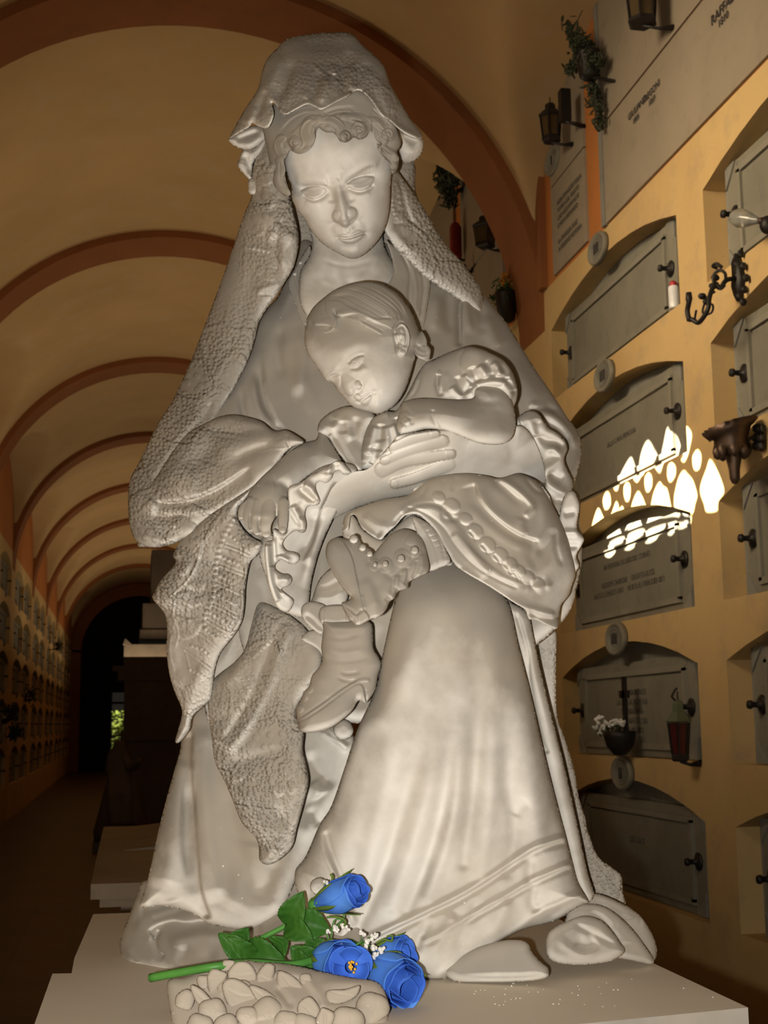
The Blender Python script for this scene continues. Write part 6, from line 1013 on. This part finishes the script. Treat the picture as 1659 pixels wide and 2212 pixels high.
MB().tube(crm([tuple(R3(p, 1.965)) for p in ((1290, 470), (1330, 450), (1370, 460), (1375, 430), (1345, 435))], n=5), .0016, 5).build('tendril', M['sepal'], BQ)
MB().tube(crm([tuple(R3(p, 1.96)) for p in ((1020, 330), (1080, 330), (1120, 350), (1115, 380))], n=5), .0016, 5).build('tendril', M['sepal'], BQ)
# ------------------------------------------------------------------ things fixed to the right wall
M['amber'] = plain('amber_glass', (.075, .048, .02), .25, .5); M['verd'] = plain('greenish_bronze', (.13, .15, .09), .55, .4, .4); M['redg'] = plain('dark_red_glass', (.075, .014, .014), .2, .5)
M['redwax'] = plain('red_wax', (.22, .012, .015), .4, .4); M['red'] = plain('red_lid', (.45, .02, .03), .35, .5); M['wax'] = plain('white_plastic', (.78, .76, .74), .3, .5)
t = NT('clear_glass'); t.b.inputs['Transmission Weight'].default_value = 1.0; t.b.inputs['IOR'].default_value = 1.45; M['glass'] = t.done((.62, .62, .56), .18, .5); t.b.inputs['Transmission Weight'].default_value = .72
def lantern(c, r, h, wall_y_off, label, glass='amber', roof='iron', n=6, taper=.8, hook=False, group=None, arm=True):
    """caged lantern: base, glass, posts, roof, finial and a wall arm"""
    c = np.array(c); e = empty('lantern', c, label, 'lantern', group)
    MB().lathe([(.001, 0), (r*taper*.9, 0), (r*taper*1.15, .01), (r*taper*1.1, .03), (r*taper, .035)], c, n).build('base', M['iron'], e, False)
    MB().lathe([(r*taper*.9, .03), (r*.92, h*.62)], c, n).build('glass', M[glass], e, False)
    for k in range(n):
        a = 2*math.pi*k/n; MB().tube([c+[r*taper*math.cos(a), r*taper*math.sin(a), .03], c+[r*math.cos(a), r*math.sin(a), h*.63]], .006, 5).build('post', M['iron'], e, False)
    MB().lathe([(r*1.05, h*.60), (r*1.18, h*.63), (r*1.1, h*.66), (r*.62, h*.78), (r*.5, h*.80), (r*.5, h*.90), (r*.3, h*.95), (.004, h*.97)], c, n).build('roof', M[roof], e, False)
    MB().tube([c+[0, 0, h*.95], c+[0, 0, h*1.1]], .004, 5).build('finial', M['iron'], e)
    if arm:
        w = np.array([XR+.004, c[1]+wall_y_off, c[2]-.01]); MB().tube([c+[0, 0, .0], (c+w)/2+[0, 0, -.012], w], [.008, .008, .02], 6).build('bracket', M['iron'], e)
    if hook: MB().tube([c+[-.012, 0, h*.95], c+[-.03, 0, h*1.02], c+[-.012, 0, h*1.12], c+[.0, 0, h*1.15]], .006, 5).build('hook', M['iron'], e)
    return e
def wp(u, v, d): return at_x(u, v, XR-d)
lantern(wp(1191, 307, .15), .068, .27, -.02, 'iron lantern with dim amber panes on the wall left of the orange strip', group='wall lanterns')
lantern(wp(1388, 55, .17), .085, .36, -.03, 'dark iron lantern with round openings cut by the top edge of the picture', group='wall lanterns')
lantern(wp(1048, 535, .14), .085, .26, 0, 'dark lantern hanging below the brown arch, above the pot of orange flowers', group='wall lanterns', n=4)
lantern(wp(1470, 1645, .10), .055, .30, 0, 'greenish topped lantern with red glass at the right of the flower basket niche', 'redg', 'verd', 6, .7, True, 'wall lanterns')
e = empty('candle_box', wp(1221, 262, .13), 'narrow dark iron candle box on an arm behind the amber wall lantern', 'candle holder'); c = wp(1221, 262, .13)
MB().box(c+[0, 0, .10], (.062, .062, .20)).build('box', M['iron'], e, False); MB().tube([c, c+[.13, .01, -.02]], [.008, .016], 6).build('bracket', M['iron'], e)
def foliage(name, spots, n, size, m, parent, seed, flat=.35):
    rg = np.random.RandomState(seed); mb = MB()
    for i in range(n):
        p, q, rad = spots[rg.randint(len(spots))]; w_ = rg.rand(); c = np.array(p)*(1-w_)+np.array(q)*w_+rg.normal(0, rad, 3)*.6; a = rg.uniform(0, 6.3, 3); M3 = np.array(Matrix.Rotation(a[0], 3, 'X') @ Matrix.Rotation(a[1], 3, 'Y') @ Matrix.Rotation(a[2], 3, 'Z'))
        mb.ball(c, (size, size*flat, size*.12), 6, M3)
    return mb.build(name, m, parent)
e = empty('hanging_plant', wp(1272, 165, .13), 'dark trailing plant in an iron pot holder on the top right wall', 'plant'); c = wp(1272, 165, .13)
MB().lathe([(.03, -.02), (.055, 0), (.075, .13), (.08, .14), (.07, .14), (.05, .02), (.001, .02)], c, 16).build('pot', M['iron'], e); w_ = wp(1335, 176, .0); MB().tube([c, w_+[-.01, 0, 0], w_+[.004, 0, 0]], [.01, .01, .04], 8).build('bracket', M['iron'], e)
foliage('foliage', [(c+[0, 0, .14], wp(1225, 55, .2), .04), (c+[0, 0, .14], wp(1245, 90, .2), .05), (c+[0, 0, .1], wp(1290, 130, .12), .04), (c+[0, 0, .1], wp(1230, 150, .17), .03), (wp(1285, 190, .1), wp(1297, 275, .06), .025), (wp(1275, 130, .1), wp(1283, 230, .08), .035)], 900, .026, M['leaf_dark'], e, 11)
MB().tube([c+[0, 0, .1], wp(1235, 70, .2), wp(1258, 22, .2)], [.006, .004, .003], 5).build('twig', M['leaf_dark'], e)
# scrolled iron candle bracket
e = empty('wall_sconce', wp(1600, 600, .0), 'scrolled dark iron candle bracket on the wall between the two right niche columns', 'sconce')
mb = MB(); pl_ = [(1600, 548), (1606, 575), (1612, 600), (1608, 625), (1605, 652), (1598, 640), (1592, 620), (1594, 595), (1592, 570)]
mb.prism([(wp(*p, 0)[1], wp(*p, 0)[2]) for p in pl_], (XR, 0, 0), (0, 1, 0), (0, 0, 1), (-1, 0, 0), .03)
for p in pl_: mb.ball(wp(*p, .02), (.018, .012, .02), 8)
mb.build('back_plate', M['iron'], e)
def iron(name, pts, r, parent, m='iron'): MB().tube(crm([tuple(at_x(p[0], p[1], XR-p[2])) for p in pts], n=6), r, 7).build(name, M[m], parent)
iron('arm', [(1600, 602, .0), (1585, 602, .04), (1568, 606, .08), (1555, 622, .11), (1545, 612, .13), (1538, 625, .15), (1532, 645, .17), (1530, 665, .18), (1520, 685, .19), (1508, 697, .2), (1494, 690, .22), (1488, 692, .23)], .011, e)
iron('ring', [(1568, 606, .08), (1566, 590, .09), (1553, 584, .11), (1541, 596, .13), (1543, 614, .13), (1556, 624, .11), (1566, 616, .09)], .007, e)
iron('scroll', [(1530, 655, .17), (1540, 660, .16), (1537, 675, .17), (1522, 680, .18), (1518, 668, .18), (1530, 640, .17), (1545, 630, .14)], .005, e); iron('scroll', [(1550, 580, .1), (1540, 575, .12), (1548, 570, .12), (1560, 578, .1)], .008, e)
iron('candle_cup', [(1489, 692, .23), (1485, 672, .23), (1488, 655, .23), (1489, 650, .23)], .012, e); MB().lathe([(.006, 0), (.016, .03), (.013, .06), (.001, .06)], wp(1489, 660, .23), 10).build('candle_cup', M['iron'], e); iron('twig', [(1500, 694, .21), (1502, 680, .21), (1504, 670, .21)], .005, e)
for p in ((1540, 618, .14), (1527, 652, .17), (1545, 600, .12), (1517, 640, .18)): MB().ball(at_x(p[0], p[1], XR-p[2]), (.022, .014, .016), 8).build('leaf', M['iron'], e)
# glass oil lamp at the right edge
e = empty('oil_lamp', wp(1655, 485, .08), 'clear glass flame shaped lamp on a black knob at the right edge', 'lamp')
p0, p1 = wp(1577, 468, .16), wp(1648, 478, .09); ax = p1-p0; L = np.linalg.norm(ax); a, u, v = frame_of(ax); V = []; pr = [(.004, 0), (.03, .12), (.042, .3), (.036, .5), (.022, .72), (.012, .9), (.010, 1)]
for r, t_ in pr:
    for k in range(16): V.append(p0+a*L*t_+r*(math.cos(k*math.pi/8)*u+math.sin(k*math.pi/8)*v))
MB().add(V, [(i*16+j, i*16+(j+1) % 16, (i+1)*16+(j+1) % 16, (i+1)*16+j) for i in range(6) for j in range(16)]+[tuple(range(16))]).build('glass', M['glass'], e)
MB().tube([p1-ax*.1, p1], [.014, .017], 10).build('collar', M['bronze'], e); MB().ball(wp(1658, 486, .07), (.034, .034, .04), 14).build('knob', M['iron'], e); MB().tube([wp(1658, 486, .07), wp(1659, 480, .07)+[.1, 0, 0]], .01, 8).build('bracket', M['iron'], e)
# bronze shell lamp
e = empty('wall_lamp', wp(1580, 960, .13), 'brown bronze lamp like a fluted shell on a leafy arm, right of the sun patches', 'lamp'); c = wp(1580, 985, .13)
V = []; n = 40; pr = [(.02, 0), (.055, .012), (.07, .04), (.068, .07), (.085, .10), (.118, .135), (.105, .137), (.07, .10), (.03, .06)]
for r, z in pr:
    for k in range(n): V.append(c+np.array([r*(1+.05*math.cos(k*math.pi))*math.cos(2*math.pi*k/n), r*(1+.05*math.cos(k*math.pi))*math.sin(2*math.pi*k/n), z+ (z > .09)*.03*math.cos(2*math.pi*k/n+.4)]))
MB().add(V, [(i*n+j, i*n+(j+1) % n, (i+1)*n+(j+1) % n, (i+1)*n+j) for i in range(len(pr)-1) for j in range(n)]+[tuple(range(n))]).build('bowl', M['bronze'], e)
MB().lathe([(.001, -.125), (.012, -.12), (.022, -.10), (.024, -.06), (.034, -.01), (.04, .02), (.001, .02)], c+[.01, 0, 0], 12).build('tail', M['bronze'], e)
for k in range(7): MB().ball(c+np.array([.058*math.cos(k*.9), .058*math.sin(k*.9), .02]), (.024, .02, .035), 8).build('petal', M['bronze'], e)
iron('arm', [(1600, 975, .10), (1612, 985, .06), (1620, 970, .04), (1616, 950, .03), (1640, 940, .0)], .009, e, 'bronze')
mb = MB()
for k in range(14): mb.ball(wp(1640+8*math.cos(k*1.3), 945+22*math.sin(k*2.1), .02), (.018, .012, .022), 7)
mb.build('back_plate', M['iron'], e)
# flower basket with a cross
e = empty('flower_basket', wp(1340, 1630, .07), 'dark basket of white flowers with a dark cross before an inscribed tomb slab', 'flower basket'); c = wp(1340, 1632, .07)
MB().lathe([(.001, 0), (.035, .005), (.072, .05), (.086, .10), (.09, .13), (.076, .13), (.06, .06), (.001, .05)], c, 18).build('basket', M['iron'], e)
MB().box(c+[.03, -.02, .27], (.018, .034, .30)).build('cross', M['iron'], e, False); MB().box(c+[.03, -.02, .325], (.018, .105, .04)).build('cross_arm', M['iron'], e, False)
foliage('foliage', [(c+[0, 0, .12], wp(1330, 1580, .07), .03), (c+[0, 0, .12], wp(1300, 1575, .07), .03)], 120, .016, M['leaf_dark'], e, 4)
for (u_, v_) in ((1288, 1553), (1298, 1548), (1293, 1565), (1303, 1572), (1296, 1580), (1316, 1565), (1324, 1562), (1332, 1558), (1339, 1560), (1308, 1560), (1286, 1572), (1345, 1563)):
    mb = MB(); cc = wp(u_, v_, .09)
    for k in range(7): mb.ball(cc+rg.uniform(-1, 1, 3)*.012, .0095, 7)
    mb.build('flower', M['white'], e)
# votive candle on the niche sill
c = at_x(1457, 667, XR+.03); e = empty('votive_candle', c, 'white votive candle with a red lid on the sill of the plain upper niche', 'candle'); MB().lathe([(.001, 0), (.027, 0), (.028, .005), (.028, .115), (.022, .12), (.001, .12)], c, 16).build('body', M['wax'], e); MB().lathe([(.001, .118), (.022, .118), (.018, .14), (.006, .148), (.001, .15)], c, 14).build('lid', M['red'], e)
# beyond the arch
c = wp(985, 558, .1); e = empty('grave_candle', c, 'tall dark red candle on the wall beyond the brown arch', 'candle'); MB().lathe([(.001, 0), (.045, 0), (.05, .02), (.05, .26), (.03, .30), (.001, .31)], c, 14).build('body', M['redwax'], e); MB().tube([c+[0, 0, .0], c+[.104, 0, -.02]], .01, 6).build('bracket', M['iron'], e)
c = wp(1095, 697, .09); e = empty('flower_pot', c, 'dark wall pot with orange flowers just left of the brown arch leg', 'flower pot'); MB().lathe([(.03, 0), (.06, .02), (.082, .20), (.085, .22), (.07, .22), (.05, .04), (.001, .04)], c, 16).build('pot', M['iron'], e)
foliage('foliage', [(c+[0, 0, .2], c+[0, 0, .3], .06), (c+[0, 0, .22], wp(1072, 650, .12), .04)], 150, .03, plain('green_leaf', (.05, .11, .025), .6, .2), e, 8); M['orangef'] = plain('orange_flower', (.52, .22, .03), .6, .2)
for i in range(9):
    mb = MB(); cc = c+np.array([rg.uniform(-.09, .07), rg.uniform(-.07, .07), .24+rg.uniform(0, .10)])
    for k in range(6): mb.ball(cc+rg.uniform(-1, 1, 3)*.014, (.016, .013, .010), 6)
    mb.build('flower', M['orangef'], e)
c = wp(972, 425, .13); e = empty('dried_bouquet', c, 'bunch of dark dried foliage on a bracket beyond the arch, beside the veil', 'dried flowers'); foliage('foliage', [(c+[0, 0, -.05], c+[-.05, 0, .25], .045), (c+[0, 0, .1], wp(957, 374, .2), .06), (c+[0, 0, .15], wp(985, 376, .13), .05)], 420, .055, M['leaf_dark'], e, 14); MB().tube([wp(985, 412, .12), wp(1002, 410, .0)+[.004, 0, 0]], [.012, .03], 6).build('bracket', M['iron'], e)
e = empty('wall_hook', wp(1012, 590, .05), 'small dark iron hook low on the wall beyond the arch', 'hook'); iron('hook', [(1002, 572, .1), (1008, 584, .08), (1016, 588, .05), (1022, 578, .0)], .014, e); iron('plate', [(1022, 560, .005), (1022, 590, .005)], .012, e)
c = wp(925, 340, .01); tag(MB().box(c, (.02, .32, .13)).build('wall_sign', M['cream'], smooth=False), 'small pale plaque on the orange wall beside the veil at head height', 'plaque')
# bunches on the far left wall
for i, (u_, v_, s_) in enumerate(((22, 1552, 1), (66, 1510, .8), (126, 1402, .8), (30, 1590, 1))):
    c = at_x(u_, v_, XL+(.12 if i != 2 else .22)); e = empty('grave_flowers', c, ['dark flower bunch at the left edge, above the lowest one', 'small dark flower bunch on the left wall, second from the left edge', 'small dark bunch high on the far left wall beside the dark doorway', 'lowest dark bunch of flowers on the left wall at the edge'][i], 'dried flowers', 'bunches on the left wall')
    foliage('foliage', [(c, c+[0, 0, .15], .08)], 60, .07*s_, M['leaf_dark'], e, 20+i); MB().tube([c, [XL-.003, c[1], c[2]-.02]], .015, 6).build('bracket', M['iron'], e)
# ------------------------------------------------------------------ monuments behind, in the dark
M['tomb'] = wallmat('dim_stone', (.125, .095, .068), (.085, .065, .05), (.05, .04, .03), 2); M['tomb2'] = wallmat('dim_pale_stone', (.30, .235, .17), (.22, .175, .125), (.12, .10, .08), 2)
PD = empty('pedestal', (.5, 7.2, 0), 'dim stone pedestal with moulded edge behind the statue at left', 'pedestal'); zt_ = EYE-.52
lf = at_z(196, 1910, zt_); x0 = lf[0]; y0 = lf[1]
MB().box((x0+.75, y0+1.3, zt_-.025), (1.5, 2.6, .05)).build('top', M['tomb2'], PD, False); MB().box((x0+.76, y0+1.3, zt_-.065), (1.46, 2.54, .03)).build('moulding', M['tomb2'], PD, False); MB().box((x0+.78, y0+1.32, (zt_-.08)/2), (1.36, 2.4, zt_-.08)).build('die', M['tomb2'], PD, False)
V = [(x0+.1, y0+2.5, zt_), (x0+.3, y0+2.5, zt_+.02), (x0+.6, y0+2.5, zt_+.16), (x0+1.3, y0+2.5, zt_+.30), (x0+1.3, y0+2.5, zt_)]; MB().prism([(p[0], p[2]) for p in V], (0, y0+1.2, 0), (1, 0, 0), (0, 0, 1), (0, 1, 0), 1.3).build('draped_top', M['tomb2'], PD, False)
MN = empty('tomb_monument', (0, 20, 0), 'tall dark stone tomb monument with cornices behind the statue at left', 'monument'); YM = 20.0
def mx(u): r = rays(u, 1500); return r[0]/r[1]*YM
def mz(v): r = rays(300, v); return EYE+r[2]/r[1]*YM
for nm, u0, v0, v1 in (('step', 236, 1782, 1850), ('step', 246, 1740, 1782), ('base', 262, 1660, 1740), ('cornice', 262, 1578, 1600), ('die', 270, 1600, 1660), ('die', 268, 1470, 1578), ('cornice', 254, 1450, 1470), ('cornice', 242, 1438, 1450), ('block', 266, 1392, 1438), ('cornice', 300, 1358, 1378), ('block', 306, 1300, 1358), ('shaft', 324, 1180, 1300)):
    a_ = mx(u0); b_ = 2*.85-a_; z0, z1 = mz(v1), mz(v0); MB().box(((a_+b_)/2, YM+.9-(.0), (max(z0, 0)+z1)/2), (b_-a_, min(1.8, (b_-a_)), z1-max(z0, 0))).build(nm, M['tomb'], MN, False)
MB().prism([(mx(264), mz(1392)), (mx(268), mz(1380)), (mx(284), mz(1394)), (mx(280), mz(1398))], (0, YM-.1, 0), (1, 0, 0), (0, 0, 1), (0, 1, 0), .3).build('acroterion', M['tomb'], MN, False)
# mourning figure carved in front of it
YG = 17.0
def gp(u, v, dy=0): r = rays(u, v); p = r*((YG+dy)/r[1]); return p+np.array([0, 0, EYE])
F_ = empty('mourner_statue', gp(262, 1810), 'dim seated mourning figure of stone before the dark tomb monument', 'statue')
bm_ = bpy.data.meshes.new('figure'); pts = [gp(262, 1715), gp(256, 1670), gp(254, 1635), gp(258, 1612), gp(262, 1598), gp(240, 1640), gp(236, 1668), gp(254, 1690, -.15), gp(270, 1640, -.05), gp(284, 1660, -.15), gp(305, 1640, -.3), gp(268, 1740, -.25), gp(272, 1790, -.3), gp(250, 1735, -.25), gp(252, 1795, -.28)]
ed = [(0, 1), (1, 2), (2, 3), (3, 4), (2, 5), (5, 6), (6, 7), (2, 8), (8, 9), (9, 10), (0, 11), (11, 12), (0, 13), (13, 14)]; rad = [.17, .16, .15, .07, .10, .075, .06, .045, .075, .06, .045, .12, .10, .12, .10]
bm_.from_pydata([tuple(Vector(p)-F_.location) for p in pts], ed, []); fo = bpy.data.objects.new('figure', bm_); COL.objects.link(fo); fo.parent = F_; bm_.materials.append(M['tomb'])
sk = fo.modifiers.new('skin', 'SKIN'); fo.modifiers.new('sub', 'SUBSURF').levels = 2; fo.modifiers['sub'].render_levels = 2
for i, r in enumerate(rad): bm_.skin_vertices[0].data[i].radius = (r, r)
bm_.skin_vertices[0].data[0].use_root = True
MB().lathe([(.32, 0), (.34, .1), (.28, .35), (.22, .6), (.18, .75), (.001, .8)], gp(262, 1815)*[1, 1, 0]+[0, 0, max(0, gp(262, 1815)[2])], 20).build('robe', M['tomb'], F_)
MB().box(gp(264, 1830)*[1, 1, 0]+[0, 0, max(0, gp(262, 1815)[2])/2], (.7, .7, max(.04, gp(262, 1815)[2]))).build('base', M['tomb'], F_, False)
# ------------------------------------------------------------------ iron window grille high in the left wall; the sun falls through it
tri = tessellate_polygon([rim]+holes); flat = [v for l in [rim]+holes for v in l]
gr = MB().add([tuple(v) for v in flat], tri)
n0 = 0
for l in [rim]+holes:
    k = len(l); P = np.array([tuple(v) for v in l]); gr.add(np.vstack([P, P-[.01, 0, 0]]), [(i, (i+1) % k, k+(i+1) % k, k+i) for i in range(k)])
tag(gr.build('window_1', M['iron'], smooth=False), kind='structure')
# ------------------------------------------------------------------ camera
cd = bpy.data.cameras.new('camera'); cam = bpy.data.objects.new('camera', cd); COL.objects.link(cam)
cd.sensor_fit = 'VERTICAL'; cd.sensor_height = 36.0; cd.lens = FPX*36.0/FH; cd.clip_start = .05; cd.clip_end = 200
ex = np.array(_rot(1, 0, 0)); ey = np.array(_rot(0, 0, 1)); ez = -np.array(_rot(0, 1, 0))
cam.matrix_world = Matrix(((ex[0], ey[0], ez[0], 0), (ex[1], ey[1], ez[1], 0), (ex[2], ey[2], ez[2], EYE), (0, 0, 0, 1)))
SC.camera = cam
cd.dof.use_dof = True; cd.dof.focus_distance = 2.12; cd.dof.aperture_fstop = 14
vs = SC.view_settings; vs.view_transform = 'Standard'; vs.look = 'None'; vs.exposure = 0; vs.gamma = 1; vs.use_curve_mapping = False
# ------------------------------------------------------------------ light
def lamp(kind, name, loc, energy, color=(1, 1, 1), size=.1, target=None, **k):
    d = bpy.data.lights.new(name, kind); d.energy = energy; d.color = color
    if kind in ('POINT', 'SPOT'): d.shadow_soft_size = size
    if kind == 'AREA': d.shape = 'RECTANGLE'; d.size = size[0]; d.size_y = size[1]
    for a, b in k.items(): setattr(d, a, b)
    o = bpy.data.objects.new(name, d); COL.objects.link(o); o.location = loc
    if target is not None: o.rotation_euler = (Vector(target)-Vector(loc)).to_track_quat('-Z', 'Y').to_euler()
    return o
fl = np.array([0, 0, EYE]) + ex*-.06 + ey*-.025
lamp('POINT', 'camera_flash', fl, 166, (1, .965, .90), .012)
w = bpy.data.worlds.new('world'); SC.world = w; w.use_nodes = True
w.node_tree.nodes['Background'].inputs[0].default_value = (.30, .26, .2, 1); w.node_tree.nodes['Background'].inputs[1].default_value = .05
SC.cycles.use_denoising = True
ang = 2*math.atan(((mx_-mn).max()/2*1.12)/(np.linalg.norm(src-np.array([XG, *c0]))))
lamp('SPOT', 'sun_through_grille', src, 150000, (1, .93, .78), .016, (XG, c0[0], c0[1]), spot_size=ang, spot_blend=.02)
lamp('AREA', 'lunette_fill', (XL+.15, 4.4, EYE+3.3), 42, (1, .82, .58), (2.4, 1.4), (XR, 6.3, EYE+2.2), spread=1.0)  # unseen area lamp added at the lunette to brighten the upper right wall
for k in range(1, 8):
    lamp('AREA', 'vault_fill', (XC, Y1+(k-.5)*DY+RT/2, EYE+1.0), 29, (1, .82, .56), (1.2, 1.6), (XC, Y1+(k-.5)*DY+RT/2, EYE+6))  # unseen upward lamps added in mid gallery, one per bay, to lighten the vault
lamp('AREA', 'garden_sun', ((dx0+dx1)/2-1.2, YF+1.2, 4.5), 300, (1, .95, .8), (1.2, 1.2), ((dx0+dx1)/2, YF+3.2, 1.0))

cy = SC.cycles
cy.use_adaptive_sampling = True; cy.adaptive_threshold = .03
cy.max_bounces = 6; cy.diffuse_bounces = 3; cy.glossy_bounces = 2; cy.transmission_bounces = 5; cy.caustics_reflective = False; cy.caustics_refractive = False
